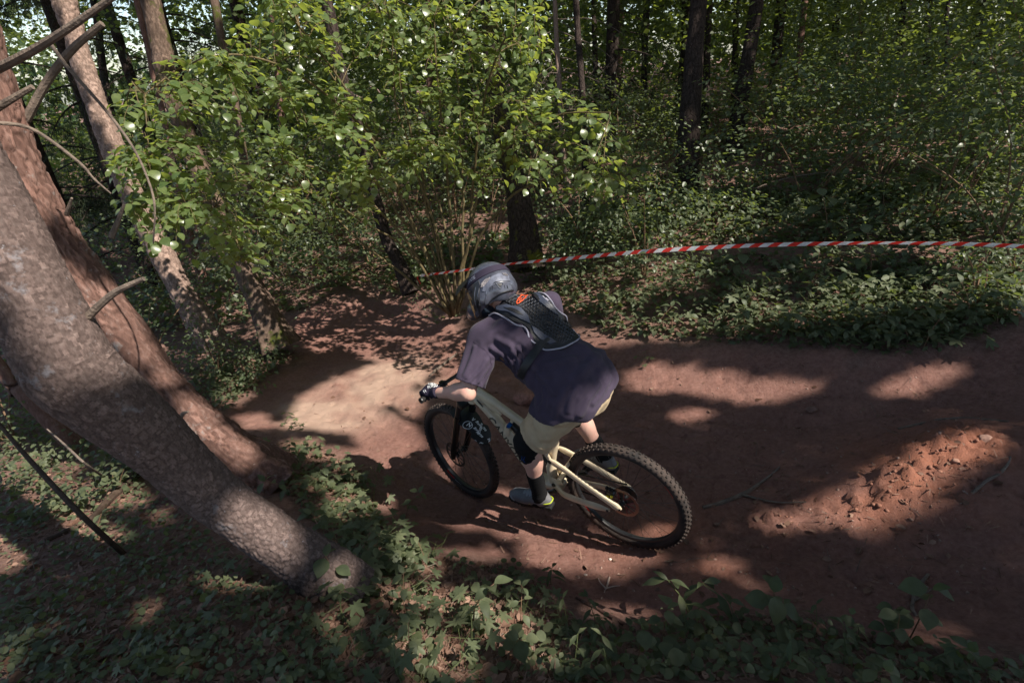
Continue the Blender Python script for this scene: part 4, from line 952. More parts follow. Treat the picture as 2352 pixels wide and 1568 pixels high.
# gloves: palm, wrist, four fingers closed round the grip and a thumb
def glove(side, grip_c, wrist):
    ax_ = np.array(_SR @ np.array([-.10, side, -.02])); ax_ /= np.linalg.norm(ax_)     # outwards along the bar
    wr = np.array(wrist); gc = np.array(grip_c)
    bk = wr - gc; bk -= ax_ * (bk @ ax_); bk /= np.linalg.norm(bk); upv = np.cross(ax_, bk) * side
    if upv[2] < 0: upv = -upv
    def pt(ang, r, y): return gc + ax_ * y + (bk * math.cos(ang) + upv * math.sin(ang)) * r     # angle 0 = towards the wrist, 90 = up, 180 = front
    fing = []
    for i, (y, Ls) in enumerate(((-.036, 1.0), (-.013, 1.06), (.010, 1.0), (.031, .86))):
        if i == 0: pts = [pt(1.25, .040, y), pt(2.3, .047, y - .004), pt(2.75, .060, y - .014), pt(3.05, .074, y - .022)]
        else: pts = [pt(1.25, .040, y), pt(2.15 * Ls ** .2, .0385, y), pt(3.1, .0345, y), pt(4.0 * Ls ** .3, .030, y)]
        fing.append((pts, [.0125, .0110, .0098, .0088] if i < 3 else [.011, .0098, .0088, .0078]))
    th = ([pt(.3, .036, -.040), pt(-.55, .040, -.055), pt(-1.5, .034, -.060), pt(-2.1, .030, -.056)], [.015, .0125, .0112, .0098])
    def sdf(P):
        a, b = pt(.75, .030, -.030), pt(.75, .030, .028)
        d = sd_cone(P, a, b, .021, .019); d = smin(d, sd_cone(P, pt(1.25, .037, -.034), pt(1.25, .037, .030), .014, .013), .015)
        d = smin(d, sd_cone(P, (a + b) / 2 - ax_ * .006, wr, .031, .029), .03)
        d = smin(d, sd_cone(P, wr, wr + (wr - gc) / np.linalg.norm(wr - gc) * .028, .034, .036), .012)
        for pts, r in fing: d = smin(d, sd_chain(P, pts, r, .004), .005)
        d = smin(d, sd_chain(P, *th, .006), .012)
        return np.maximum(d, (P - wr - bk * .020) @ (bk * .9 - upv * .1))
    V, F = nets(sdf, np.minimum(gc, wr) - .11, np.maximum(gc, wr) + .11, .0036); F = fix_or(V, F)
    g = mobj('glove', np_mesh('glove', V, F, M_GLOVE), person); return g, pt, sdf
gcL = st((.893, .335, 1.052 + BZ)); gcR = st((.893, -.335, 1.052 + BZ))
gL, gpt, gsdf = glove(1, gcL, J['wrL'] + [.012, .002, .004])
gR, _, _ = glove(-1, gcR, J['wrR'] + [.012, 0, .004])
def print_on(body, px, dx, size, sdf, m, par, name):
    """small flat lettering wrapped on a surface: dx = reading direction in photo pixels (zoom 1)"""
    me = text_mesh(name, body, 1.0, m, bold=.02); dx = np.array(dx, float); dx /= np.linalg.norm(dx); dy = np.array([dx[1], -dx[0]])
    zz = [Z1(*(np.array(px) + dx * v.co.x * size + dy * v.co.y * size)) for v in me.vertices]
    for v, c_ in zip(me.vertices, castN(zz, sdf, .0016)[0]): v.co = c_
    return mobj(name, me, par)
print_on('UNIONU', (78, 1110), (.35, -1), 24, gsdf, M_WHITE, gL, 'glove_print')
print_on('RIMA', (140, 1056), (1, .05), 26, gsdf, M_WHITE, gL, 'glove_print')
print_on('FURIO', (140, 1086), (1, -.25), 28, gsdf, M_WHITE, gL, 'glove_print')
print_on('11', (108, 1120), (.8, -.4), 28, gsdf, M_WHITE, gL, 'glove_print')

# full-face helmet: own frame x forward, y left, z up
HM = Matrix.Translation((.622, -.048, 1.645)) @ Matrix.Rotation(math.radians(3.7), 4, 'Z') @ Matrix.Rotation(math.radians(22.4), 4, 'Y') @ Matrix.Rotation(math.radians(26.1), 4, 'X')
HSC = .95
_hR = np.array(HM)[:3, :3]; _hT = np.array(HM)[:3, 3]; HM = HM @ Matrix.Diagonal((HSC, HSC, HSC, 1))
def shell(P):
    d = sd_ell(P, (-.005, 0, .012), (.142, .118, .128)); d = smin(d, sd_ell(P, (-.030, 0, -.050), (.112, .110, .080)), .04)
    d = smin(d, sd_chain(P, [(-.02, .096, -.075), (.075, .082, -.105), (.135, .045, -.112), (.150, 0, -.112)], [.046, .040, .034, .034], .03), .03)
    d = smin(d, sd_chain(P, [(-.02, -.096, -.075), (.075, -.082, -.105), (.135, -.045, -.112), (.150, 0, -.112)], [.046, .040, .034, .034], .03), .03)
    d = smin(d, sd_ell(P, (-.055, 0, -.030), (.092, .106, .060)), .05)
    return d
def helm_sdf(P):
    d = shell(P)
    d = smax(d, -sd_ell(P, (.150, 0, -.020), (.105, .098, .056)), .01)                       # eye port
    inner = smin(sd_ell(P, (.0, 0, .0), (.116, .094, .105)), sd_cone(P, (0, 0, -.02), (-.015, 0, -.22), .090, .094), .03); d = smax(d, -inner, .006)
    d = smax(d, -(P[:, 2] + .148 - .28 * np.maximum(0, -P[:, 0])), .008)
    for s in (-1, 1): d = smax(d, -sd_cone(P, (.19, s * .035, -.105), (.12, s * .03, -.105), .010, .010), .004)
    return d
V, F = nets(helm_sdf, (-.19, -.17, -.20), (.22, .17, .19), .0048); F = fix_or(V, F)
helmet = mobj('helmet', np_mesh('helmet', V, F, M_HELM), person); helmet.matrix_local = HM
def hsurf(th, ph, off=0.0):
    """point of the shell in direction (azimuth th from front, elevation ph)"""
    d = np.array([math.cos(th) * math.cos(ph), math.sin(th) * math.cos(ph), math.sin(ph)]); lo_, hi_ = .02, .26
    for _ in range(26):
        m_ = (lo_ + hi_) / 2
        if shell(np.array([d * m_]))[0] < 0: lo_ = m_
        else: hi_ = m_
    return d * (lo_ + off)
# visor
V, F = [], []; nu, nv = 9, 13
for k in (0, 1):
    for i in range(nu):
        for j in range(nv):
            u, v = i / (nu - 1), j / (nv - 1) * 2 - 1
            x = .055 + .175 * u - .03 * v * v * u; y = v * (.108 - .024 * u); z = .118 - .030 * u - .062 * v * v + .012 * math.exp(-(v * 5) ** 2) - (.006 if k else 0); V.append((x, y, z))
for i in range(nu - 1):
    for j in range(nv - 1):
        a = i * nv + j; q = (a, a + 1, a + nv + 1, a + nv); F += [q, tuple(x + nu * nv for x in q[::-1])]
for i in range(nu - 1):
    for j in (0, nv - 1): a = i * nv + j; F.append((a, a + nv, a + nv + nu * nv, a + nu * nv))
for j in range(nv - 1):
    for i in (0, nu - 1): a = i * nv + j; F.append((a, a + 1, a + 1 + nu * nv, a + nu * nv))
mb = MB(); mb.add(V, F); mb.build('visor', M_HELM2, helmet)
# goggle strap across the back, goggles in the port
sp_ = []
for t in np.linspace(.42, 2 * PI - .42, 41): sp_.append(hsurf(t, .40 + .32 * math.cos((t - PI) * .5) * 1.0 - .22, .003))
V, F = sweep(sp_, .022, 10, (.14, 1), up=tuple(np.array(sp_[0]) * [1, 1, 0])); 
V, F = [], []
for p in sp_:
    r_ = np.array(p); n_ = r_ / np.linalg.norm(r_)
    for w, o_ in ((-.026, .0), (-.024, .0035), (.024, .0035), (.026, .0)):
        q = np.array([r_[0], r_[1], r_[2] + w]); qn = q / np.linalg.norm(q)
        th, ph = math.atan2(qn[1], qn[0]), math.asin(qn[2]); V.append(hsurf(th, ph, .0015 + o_))
for i in range(len(sp_) - 1):
    for k in range(3): F.append((i * 4 + k, i * 4 + k + 1, i * 4 + 5 + k, i * 4 + 4 + k))
mb = MB(); mb.add(V, F); strap = mb.build('goggle_strap', M_STRAP, helmet)
def strap_text(body, t0, m, size):
    me = text_mesh('strap_print', body, size, m, bold=size * .02)
    for v in me.vertices:
        t = t0 + v.co.x / .125; base = hsurf(t, .40 + .32 * math.cos((t - PI) * .5) - .22, .003); q = np.array([base[0], base[1], base[2] + v.co.y - .012]); qn = q / np.linalg.norm(q)
        v.co = hsurf(math.atan2(qn[1], qn[0]), math.asin(qn[2]), .0062)
    mobj('strap_print', me, strap)
strap_text('100%', 1.15, mat('strap_grey', (.22, .22, .28), .6), .036)
mb = MB()
for s in (-1, 1):
    pts = [hsurf(s * t, .18 - .30 * (t - .4), .002) for t in np.linspace(.60, 1.25, 8)]
    mb.tube(pts, .014, 8, (.22, 1.0), up=(0, 0, 1))
mb.build('goggle_outrigger', M_HELM2, helmet)
mb = MB(); pts = [(.105 + .020 * math.cos(t * 1.9), .088 * math.sin(t) / math.sin(1.25), -.015) for t in np.linspace(-1.25, 1.25, 15)]; mb.tube(pts, .047, 10, (1.0, .16), up=(0, 0, 1)); mb.build('goggle_lens', M_AMBER, helmet)
# moulded details of the shell, laid on its surface
def hb(P): return shell((P - _hT) @ _hR / HSC) * HSC
HI = HM.inverted()
def hpatch(poly, thick, name, m, lift=.0, par=None):
    poly = np.array(poly, float); c = poly.mean(0); V, F = [], []; n = len(poly); rings = [1.0, .94, .55, .1]; up_ = [lift - .001, lift + thick, lift + thick, lift + thick]
    V = list(castN([Z1(*(c + (p - c) * q)) for q in rings for p in poly] + [Z1(*c)], hb, [u_ for u_ in up_ for p in poly] + [up_[-1]])[0])
    for k in range(3):
        for i in range(n): j = (i + 1) % n; F.append((k * n + i, k * n + j, (k + 1) * n + j, (k + 1) * n + i))
    for i in range(n): F.append((3 * n + i, 3 * n + (i + 1) % n, 4 * n))
    V = np.array([HI @ Vector(v) for v in V]); b_ = MB(); b_.add(V, F); return b_.build(name, m, par or helmet)
def hline(pts, r, name, m, flat=(.5, 1), lift=.001, k=5, par=None):
    A_, N = castN([Z1(*p) for p in pts], hb, lift); P = [HI @ Vector(a) for a in A_]
    up0 = _hR.T @ N[0]; b_ = MB(); b_.tube(smooth_path(P, k), r, 8, flat, up=tuple(up0)); return b_.build(name, m, par or helmet)
M_SHELL2 = mat('helmet_silver', (.15, .16, .21), .28, .5, nscale=22, col2=(.06, .065, .09), coat=.4)
M_MESHV = mat('vent_mesh', (.36, .33, .35), .35, .5, metal=.6, bump=.8, bscale=1400)
hpatch([(600, 335), (612, 300), (645, 272), (700, 250), (750, 248), (795, 262), (806, 305), (760, 318), (690, 345), (640, 385), (600, 425), (580, 430), (585, 380)], .0045, 'rear_panel', M_HELM)
hpatch([(640, 205), (700, 180), (755, 172), (780, 205), (785, 240), (740, 240), (690, 243), (640, 262), (600, 295), (585, 330), (562, 330), (570, 290), (605, 245)], .0035, 'upper_panel', M_SHELL2)
hline([(598, 345), (610, 305), (643, 278), (700, 257), (748, 255), (798, 268)], .0042, 'moulded_ridge', M_SHELL2)
hpatch([(556, 300), (560, 265), (590, 230), (634, 212), (622, 240), (585, 282)], .0040, 'vent_mesh', M_MESHV)
hpatch([(716, 184), (742, 183), (766, 196), (764, 208), (735, 200)], .0050, 'vent_mesh', M_MESHV)
hpatch([(674, 264), (722, 264), (708, 294), (698, 294)], .0062, 'rear_vent', M_HELM2); hline([(672, 262), (724, 262), (706, 298), (672, 262)], .0022, 'rear_vent_rim', M_SHELL2, (1, 1), .006, 6)
for a, b in (((628, 322), (632, 296)), ((645, 312), (650, 284)), ((738, 276), (742, 300)), ((758, 276), (764, 298))): hline([a, ((a[0] + b[0]) / 2, (a[1] + b[1]) / 2), b], .0016, 'moulded_groove', M_HELM2, (1, 1), .0048, 3)
hline([(596, 448), (612, 420), (645, 382), (695, 347), (750, 326), (808, 316)], .0065, 'edge_trim', M_HELM2, (.6, 1), .0025)
hpatch([(505, 260), (540, 235), (552, 270), (545, 320), (548, 380), (560, 440), (550, 520), (530, 545), (505, 470), (492, 400), (488, 330)], .0030, 'side_panel', M_HELM2)
hline([(520, 290), (510, 350), (518, 420), (535, 480)], .0045, 'side_stripe', M_HELM, (.5, 1), .0035); hline([(545, 300), (535, 360), (545, 430)], .0040, 'side_stripe', M_HELM, (.5, 1), .0035)
hpatch([(462, 372), (478, 372), (497, 430), (512, 490), (526, 548), (512, 528), (488, 462), (470, 410)], .0045, 'cheek_stripe', M_AMBER)
# short hair on the nape
def nape(P):
    a, b = mixp(J['neck'], J['head'], .25), J['head'] + [-.01, 0, -.02]
    return np.maximum(sd_cone(P, a, b, .0645, .0625), -((P - mixp(a, b, .28)) @ _ortho(b - a)[0]))
V, F = nets(nape, J['head'] - .16, J['head'] + .12, .007); F = fix_or(V, F); V = V + fbm(V * 160, 1, 3)[:, None] * .0015
mobj('hair', np_mesh('hair', V, F, mat('nape_hair', (.36, .21, .15), .7, nscale=120, col2=(.16, .085, .055))), person)
seam(smooth_path(list(castN([Z1(*p) for p in [(445, 680), (500, 715), (560, 760), (600, 795), (630, 845), (640, 900)]], shirt_full, .0008)[0]), 4), .0009)
seam(smooth_path(list(castN([Z1(*p) for p in [(352, 975), (420, 1002), (500, 1025), (565, 1058)]], shirt_full, .0008)[0]), 4), .0008)
# ---------------------------------------------------------------- leaf shapes (unit length along +y, face up +z)
def leaf_strip(ws, fold=.18, curl=.25, droop=.0):
    """five-column-free cheap blade: left edge, midrib, right edge rows"""
    V, F = [], []; n = len(ws)
    for i, w in enumerate(ws):
        t = i / (n - 1); z = -curl * t * t + .05 * math.sin(t * 3)
        V += [(-w, t, z + fold * w), (0, t, z), (w, t, z + fold * w)]
    for i in range(n - 1):
        a = i * 3; F += [(a, a + 1, a + 4), (a, a + 4, a + 3), (a + 1, a + 2, a + 5), (a + 1, a + 5, a + 4)]
    return np.array(V, float), np.array(F)
def leaf_fan(out, curl=.2, fold=.1):
    out = np.array(out, float); c = np.array([[0, .38]]); P = np.vstack([c, out]); r2 = ((P - c) ** 2).sum(1)
    z = -curl * r2 + fold * np.abs(P[:, 0]); V = np.column_stack([P, z]); n = len(out)
    return V, np.array([(0, 1 + i, 1 + (i + 1) % n) for i in range(n)])
LEAF = {}
LEAF['hazel'] = leaf_strip([.01, .26, .37, .40, .34, .19, .0], .16, .22)
LEAF['oval'] = leaf_strip([.01, .17, .25, .26, .20, .10, .0], .20, .28)
LEAF['lance'] = leaf_strip([.01, .10, .15, .15, .11, .05, .0], .25, .30)
_mp = []
for a, r_ in ((-90, .06), (-62, .34), (-38, .20), (-20, .50), (-4, .60), (6, .40), (18, .32), (34, .62), (45, .76), (54, .55), (66, .42), (78, .70), (90, .96)):
    _mp.append((math.cos(math.radians(a)) * r_, .36 + math.sin(math.radians(a)) * r_ * .68))
LEAF['maple'] = leaf_fan(_mp + [(-x, y) for x, y in _mp[-2:0:-1]], .30, .10)
LEAF['round'] = leaf_fan([(0, .10)] + [(.50 * math.sin(a) * (1.0 + .04 * (k % 2)), .46 - .46 * math.cos(a)) for k, a in enumerate(np.linspace(.35, 2 * PI - .35, 11))], .35, .12)
LEAF['quad'] = (np.array([(0, 0, 0), (-.34, .5, .05), (0, 1, -.06), (.34, .5, .05)], float), np.array([(0, 1, 2), (0, 2, 3)]))
LEAF['needle'] = (np.array([(-.055, 0, 0), (.055, 0, 0), (0.0, 1, -.1)], float), np.array([(0, 1, 2)]))
LEAF['hex'] = (np.array([(0, 0, 0), (-.30, .28, .06), (-.30, .68, .03), (0, 1, -.12), (.30, .68, .03), (.30, .28, .06)], float), np.array([(0, 1, 2), (0, 2, 3), (0, 3, 4), (0, 4, 5)]))

def frames(D, Nn):
    """rotation matrices (N,3,3) with y axis D and z axis near Nn"""
    D = D / (np.linalg.norm(D, axis=1)[:, None] + 1e-9); X = np.cross(D, Nn); X /= np.linalg.norm(X, axis=1)[:, None] + 1e-9; Z = np.cross(X, D)
    return np.stack([X, D, Z], 2)
def scatter(kind, P, D, Nn, S):
    V, F = LEAF[kind]; R = frames(D, Nn); n = len(P); k = len(V)
    VV = (np.einsum('nij,kj->nki', R, V) * S[:, None, None] + P[:, None, :]).reshape(-1, 3)
    FF = (F[None] + (np.arange(n) * k)[:, None, None]).reshape(-1, 3); return VV, FF, np.repeat(np.arange(n), len(F))
def rand_dirs(n, up=.0, g=NR):
    v = g.normal(size=(n, 3)); v[:, 2] = v[:, 2] * .45 + up; return v / np.linalg.norm(v, axis=1)[:, None]
def leaf_cloud(name, kind, P, S, m, parent=None, up=1.0, tilt=.55, var=None, D=None):
    n = len(P); D = rand_dirs(n, -.15) if D is None else D; Nn = NR.normal(size=(n, 3)) * tilt; Nn[:, 2] += up
    V, F, idx = scatter(kind, P, D, Nn, S); v = NR.random(n) if var is None else var
    return mobj(name, np_mesh(name, V, F, m, v[idx], smooth=False), parent)

def leaf_mat(name, c0, c1, tr, trans=.35, rough=.45, spec=.35, veins=True):
    """c0..c1: range of the blade's colour over the leaves; tr: colour of light passing through"""
    m = bpy.data.materials.new(name); m.use_nodes = True; nt = m.node_tree; b = nt.nodes['Principled BSDF']; N = nt.nodes.new; L = nt.links.new
    at_ = N('ShaderNodeAttribute'); at_.attribute_name = 'var'; oi = N('ShaderNodeObjectInfo'); ad = N('ShaderNodeMath'); ad.operation = 'ADD'; L(at_.outputs['Fac'], ad.inputs[0]); L(oi.outputs['Random'], ad.inputs[1])
    fr_ = N('ShaderNodeMath'); fr_.operation = 'FRACT'; L(ad.outputs[0], fr_.inputs[0])
    r = N('ShaderNodeValToRGB'); r.color_ramp.elements[0].color = (*c0, 1); r.color_ramp.elements[1].color = (*c1, 1); L(fr_.outputs[0], r.inputs['Fac'])
    geo = N('ShaderNodeNewGeometry'); n = N('ShaderNodeTexNoise'); n.inputs['Scale'].default_value = 38; n.inputs['Detail'].default_value = 4; L(geo.outputs['Position'], n.inputs['Vector'])
    mx = N('ShaderNodeMix'); mx.data_type = 'RGBA'; mx.blend_type = 'MULTIPLY'; mx.inputs[0].default_value = .6
    r2 = N('ShaderNodeValToRGB'); r2.color_ramp.elements[0].color = (.62, .62, .6, 1); r2.color_ramp.elements[1].color = (1.25, 1.2, 1.1, 1); r2.color_ramp.elements[0].position = .3; r2.color_ramp.elements[1].position = .7
    L(n.outputs['Fac'], r2.inputs['Fac']); L(r.outputs['Color'], mx.inputs[6]); L(r2.outputs['Color'], mx.inputs[7]); L(mx.outputs[2], b.inputs['Base Color'])
    b.inputs['Roughness'].default_value = rough; b.inputs['Specular IOR Level'].default_value = spec
    t = N('ShaderNodeBsdfTranslucent'); t.inputs['Color'].default_value = (*tr, 1); ms = N('ShaderNodeMixShader'); ms.inputs[0].default_value = trans
    L(b.outputs[0], ms.inputs[1]); L(t.outputs[0], ms.inputs[2]); L(ms.outputs[0], nt.nodes['Material Output'].inputs['Surface']); return m
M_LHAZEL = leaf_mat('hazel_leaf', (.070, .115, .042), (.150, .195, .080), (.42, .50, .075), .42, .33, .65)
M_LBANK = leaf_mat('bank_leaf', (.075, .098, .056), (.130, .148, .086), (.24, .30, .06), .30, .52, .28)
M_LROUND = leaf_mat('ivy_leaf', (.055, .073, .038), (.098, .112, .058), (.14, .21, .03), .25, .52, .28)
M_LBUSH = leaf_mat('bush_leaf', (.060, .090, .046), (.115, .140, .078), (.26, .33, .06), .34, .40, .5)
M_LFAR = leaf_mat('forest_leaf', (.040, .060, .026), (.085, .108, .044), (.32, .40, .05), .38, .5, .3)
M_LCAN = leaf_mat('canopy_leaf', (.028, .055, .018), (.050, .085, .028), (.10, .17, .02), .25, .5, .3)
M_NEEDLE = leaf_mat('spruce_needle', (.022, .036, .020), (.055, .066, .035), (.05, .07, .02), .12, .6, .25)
M_DEADN = leaf_mat('dead_needle', (.12, .06, .04), (.22, .12, .09), (.12, .05, .02), .15, .8, .1)
M_DRY = leaf_mat('dry_leaf', (.10, .052, .036), (.30, .19, .15), (.16, .07, .03), .12, .8, .15)
def bark_mat(name, c0, c1, sc=14, stretch=.35, lich=None, moss=None, bump=1.0, crack=.30, cell=.0, bd=.012, model=False):
    m = bpy.data.materials.new(name); m.use_nodes = True; nt = m.node_tree; b = nt.nodes['Principled BSDF']; N = nt.nodes.new; L = nt.links.new
    b.inputs['Roughness'].default_value = .9; b.inputs['Specular IOR Level'].default_value = .15
    tc = N('ShaderNodeTexCoord'); mp = N('ShaderNodeMapping'); mp.inputs['Scale'].default_value = (1, 1, stretch); L(tc.outputs['Object'], mp.inputs['Vector'])
    nd = N('ShaderNodeTexNoise'); nd.inputs['Scale'].default_value = sc * .6; nd.inputs['Detail'].default_value = 4; L(mp.outputs[0], nd.inputs['Vector'])
    wa_ = N('ShaderNodeVectorMath'); wa_.operation = 'SCALE'; wa_.inputs['Scale'].default_value = .16; L(nd.outputs['Color'], wa_.inputs[0]); wb = N('ShaderNodeVectorMath'); L(mp.outputs[0], wb.inputs[0]); L(wa_.outputs[0], wb.inputs[1])
    vo = N('ShaderNodeTexVoronoi'); vo.feature = 'DISTANCE_TO_EDGE'; vo.inputs['Scale'].default_value = sc; L(wb.outputs[0], vo.inputs['Vector'])
    vc = N('ShaderNodeTexVoronoi'); vc.inputs['Scale'].default_value = sc; L(wb.outputs[0], vc.inputs['Vector'])
    n = N('ShaderNodeTexNoise'); n.inputs['Scale'].default_value = sc * 2.2; n.inputs['Detail'].default_value = 9; n.inputs['Roughness'].default_value = .72; L(mp.outputs[0], n.inputs['Vector'])
    r = N('ShaderNodeValToRGB'); e = r.color_ramp.elements; e[0].color = (*[c * .55 for c in c0], 1); e[1].color = (*c1, 1); x = e.new(.5); x.color = (*c0, 1); e[0].position = .28; e[2].position = .74; L(n.outputs['Fac'], r.inputs['Fac'])
    cr = N('ShaderNodeValToRGB'); cr.color_ramp.elements[0].color = (crack, crack * .93, crack * .9, 1); cr.color_ramp.elements[1].color = (1, 1, 1, 1); cr.color_ramp.elements[1].position = .10; L(vo.outputs['Distance'], cr.inputs['Fac'])
    mx = N('ShaderNodeMix'); mx.data_type = 'RGBA'; mx.blend_type = 'MULTIPLY'; mx.inputs[0].default_value = .8; L(r.outputs['Color'], mx.inputs[6]); L(cr.outputs['Color'], mx.inputs[7]); col = mx.outputs[2]
    if cell:                                    # every plate of bark has its own tone
        sp_ = N('ShaderNodeSeparateColor'); L(vc.outputs['Color'], sp_.inputs[0]); mr = N('ShaderNodeMapRange'); mr.inputs['To Min'].default_value = 1 - cell; mr.inputs['To Max'].default_value = 1 + cell; L(sp_.outputs[0], mr.inputs['Value'])
        vm = N('ShaderNodeVectorMath'); vm.operation = 'SCALE'; L(col, vm.inputs[0]); L(mr.outputs[0], vm.inputs['Scale']); col = vm.outputs[0]
    def over(col, c, sc2, lo, hi, det=5):
        q = N('ShaderNodeTexNoise'); q.inputs['Scale'].default_value = sc2; q.inputs['Detail'].default_value = det; q.inputs['Roughness'].default_value = .7; L(tc.outputs['Object'], q.inputs['Vector'])
        rr = N('ShaderNodeValToRGB'); rr.color_ramp.elements[0].position = lo; rr.color_ramp.elements[1].position = hi; L(q.outputs['Fac'], rr.inputs['Fac'])
        y = N('ShaderNodeMix'); y.data_type = 'RGBA'; L(rr.outputs['Color'], y.inputs[0]); L(col, y.inputs[6]); y.inputs[7].default_value = (*c, 1); return y.outputs[2]
    if model:
        ta = N('ShaderNodeAttribute'); ta.attribute_name = 'var'; mr = N('ShaderNodeMapRange'); mr.inputs['To Min'].default_value = .55; mr.inputs['To Max'].default_value = 1.35; L(ta.outputs['Fac'], mr.inputs['Value'])
        vm = N('ShaderNodeVectorMath'); vm.operation = 'SCALE'; L(r.outputs['Color'], vm.inputs[0]); L(mr.outputs[0], vm.inputs['Scale']); col = vm.outputs[0]
    if lich: col = over(col, lich, 30, .66, .72); col = over(col, tuple(v * .8 for v in lich), 7, .60, .70)
    if moss: col = over(col, moss, 3.2, .54, .62)
    L(col, b.inputs['Base Color'])
    ad = N('ShaderNodeMath'); ad.operation = 'MULTIPLY_ADD'; L(n.outputs['Fac'], ad.inputs[0]); ad.inputs[1].default_value = .6
    sm_ = N('ShaderNodeMath'); sm_.operation = 'SMOOTH_MIN'; L(vo.outputs['Distance'], sm_.inputs[0]); sm_.inputs[1].default_value = .14; sm_.inputs[2].default_value = .05
    s3 = N('ShaderNodeMath'); s3.operation = 'MULTIPLY'; L(sm_.outputs[0], s3.inputs[0]); s3.inputs[1].default_value = 0.0 if model else 5.0; L(s3.outputs[0], ad.inputs[2])
    bp = N('ShaderNodeBump'); bp.inputs['Strength'].default_value = bump; bp.inputs['Distance'].default_value = bd; L(ad.outputs[0], bp.inputs['Height']); L(bp.outputs['Normal'], b.inputs['Normal']); return m
M_BARK1 = bark_mat('scaly_bark', (.120, .086, .078), (.175, .135, .124), 36, .66, lich=(.25, .24, .26), bump=.9, bd=.006, model=True)
M_BARK2 = bark_mat('red_pine_bark', (.165, .092, .074), (.25, .165, .142), 15, .22, lich=(.28, .25, .24), bump=1.2, model=True)
M_BARK3 = bark_mat('mossy_bark', (.115, .078, .060), (.20, .145, .115), 20, .4, moss=(.065, .075, .015), bd=.006, model=True)
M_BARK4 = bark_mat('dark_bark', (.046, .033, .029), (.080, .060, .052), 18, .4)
M_BARK5 = bark_mat('pale_flaky_bark', (.24, .165, .135), (.40, .30, .255), 26, .5, bd=.006, model=True)
M_TWIG = mat('hazel_bark', (.15, .115, .055), .75, .25, nscale=30, col2=(.085, .066, .036), bump=.3, bscale=120)
M_TWIG2 = mat('dead_wood', (.20, .155, .125), .85, .2, nscale=26, col2=(.105, .082, .070), bump=.6, bscale=90)
M_STALK = mat('green_stalk', (.10, .12, .045), .6, .3)
M_BROWNSTALK = mat('brown_stalk', (.17, .105, .065), .7, .2)

# ---------------------------------------------------------------- trees
def worley(P, seed=0):
    """distances to the nearest and second cell point, the cell's own random number and the offset from its centre"""
    I = np.floor(P).astype(np.int64); f1 = np.full(len(P), 9.0); f2 = np.full(len(P), 9.0); rv = np.zeros(len(P)); off = np.zeros((len(P), 3))
    for a in (-1, 0, 1):
        for b in (-1, 0, 1):
            for c in (-1, 0, 1):
                x, y, z = I[:, 0] + a, I[:, 1] + b, I[:, 2] + c
                q = np.stack([x + hash3(x, y, z, seed), y + hash3(x, y, z, seed + 1), z + hash3(x, y, z, seed + 2)], 1); o = P - q; d = np.sqrt((o * o).sum(1)); m_ = d < f1
                f2 = np.where(m_, f1, np.minimum(f2, d)); rv = np.where(m_, hash3(x, y, z, seed + 3), rv); off = np.where(m_[:, None], o, off); f1 = np.where(m_, d, f1)
    return f1, f2, rv, off
def trunk_mesh(name, pts, rad, m, seg=28, step=.05, rough=.02, seed=0, flare=.25, foot=.35, plate=None):
    """plate = (cell width, stretch along the trunk, depth, fine length): bark plates modelled in the surface"""
    P = smooth_path(pts, 10); L = np.concatenate([[0], np.cumsum(np.linalg.norm(np.diff(P, axis=0), axis=1))])
    Rr = np.interp(np.linspace(0, 1, len(P)), np.linspace(0, 1, len(rad)), rad)
    if plate: l = np.concatenate([np.arange(0, min(plate[3], L[-1]), step), np.arange(min(plate[3], L[-1]), L[-1], .2), [L[-1]]])
    else: l = np.linspace(0, L[-1], max(6, int(L[-1] / step)))
    n = len(l); Q = np.stack([np.interp(l, L, P[:, k]) for k in range(3)], 1); r0 = np.interp(l, L, Rr); r_ = r0 * (1 + flare * np.exp(-l / foot))
    T = np.gradient(P, axis=0); T /= np.linalg.norm(T, axis=1)[:, None]; Tq = np.stack([np.interp(l, L, T[:, k]) for k in range(3)], 1); Tq /= np.linalg.norm(Tq, axis=1)[:, None]
    t = np.linspace(0, 2 * PI, seg, endpoint=False); u = np.array([1.0, .2, 0]); V = []
    for k in range(n):
        u = u - Tq[k] * (u @ Tq[k]); u /= np.linalg.norm(u); w = np.cross(Tq[k], u); V.append(Q[k] + r_[k] * (np.cos(t)[:, None] * u + np.sin(t)[:, None] * w))
    V = np.concatenate(V); F = np.array([(a * seg + k, a * seg + (k + 1) % seg, (a + 1) * seg + (k + 1) % seg, (a + 1) * seg + k) for a in range(n - 1) for k in range(seg)])
    ang = np.tile(t, n); lv = np.repeat(l, seg); C = np.repeat(Q, seg, 0); D = V - C; dn = np.linalg.norm(D, axis=1)[:, None] + 1e-9
    rr = fbm(np.stack([V[:, 0] * 4, V[:, 1] * 4, V[:, 2] * 2.2], 1), 3, seed) * rough * 1.6 + np.exp(-lv / foot) * (.16 if flare > .1 else .05) * np.sin(ang * 5 + seed) * dn[:, 0]; tone = np.zeros(len(V)) + .5
    if plate:
        cw, stz, dep, _ = plate; rm = np.repeat(r0, seg); W = np.stack([np.cos(ang) * rm / cw, np.sin(ang) * rm / cw, lv / (cw * stz)], 1)
        W = W + np.stack([fbm(W * .55 + 9 * k, 2, seed + 11 + k) for k in range(3)], 1) * .75
        f1, f2, rv, off = worley(W, seed + 20); e = np.clip((f2 - f1) / .30, 0, 1); e = e * e * (3 - 2 * e); sc = .55 + .9 * np.clip(.5 + fbm(W * .16, 2, seed + 15), 0, 1)
        rr = rr + dep * sc * ((e - .6) + .8 * (rv - .5) + .55 * (off[:, 2] * (rv - .3) + off[:, 0] * (.5 - rv)) * e) + fbm(W * 2.3, 2, seed + 16) * dep * .22; tone = .18 + .64 * rv * e + .18 * e
    V = V + D / dn * rr[:, None]; return V, F, tone[F[:, 0]]
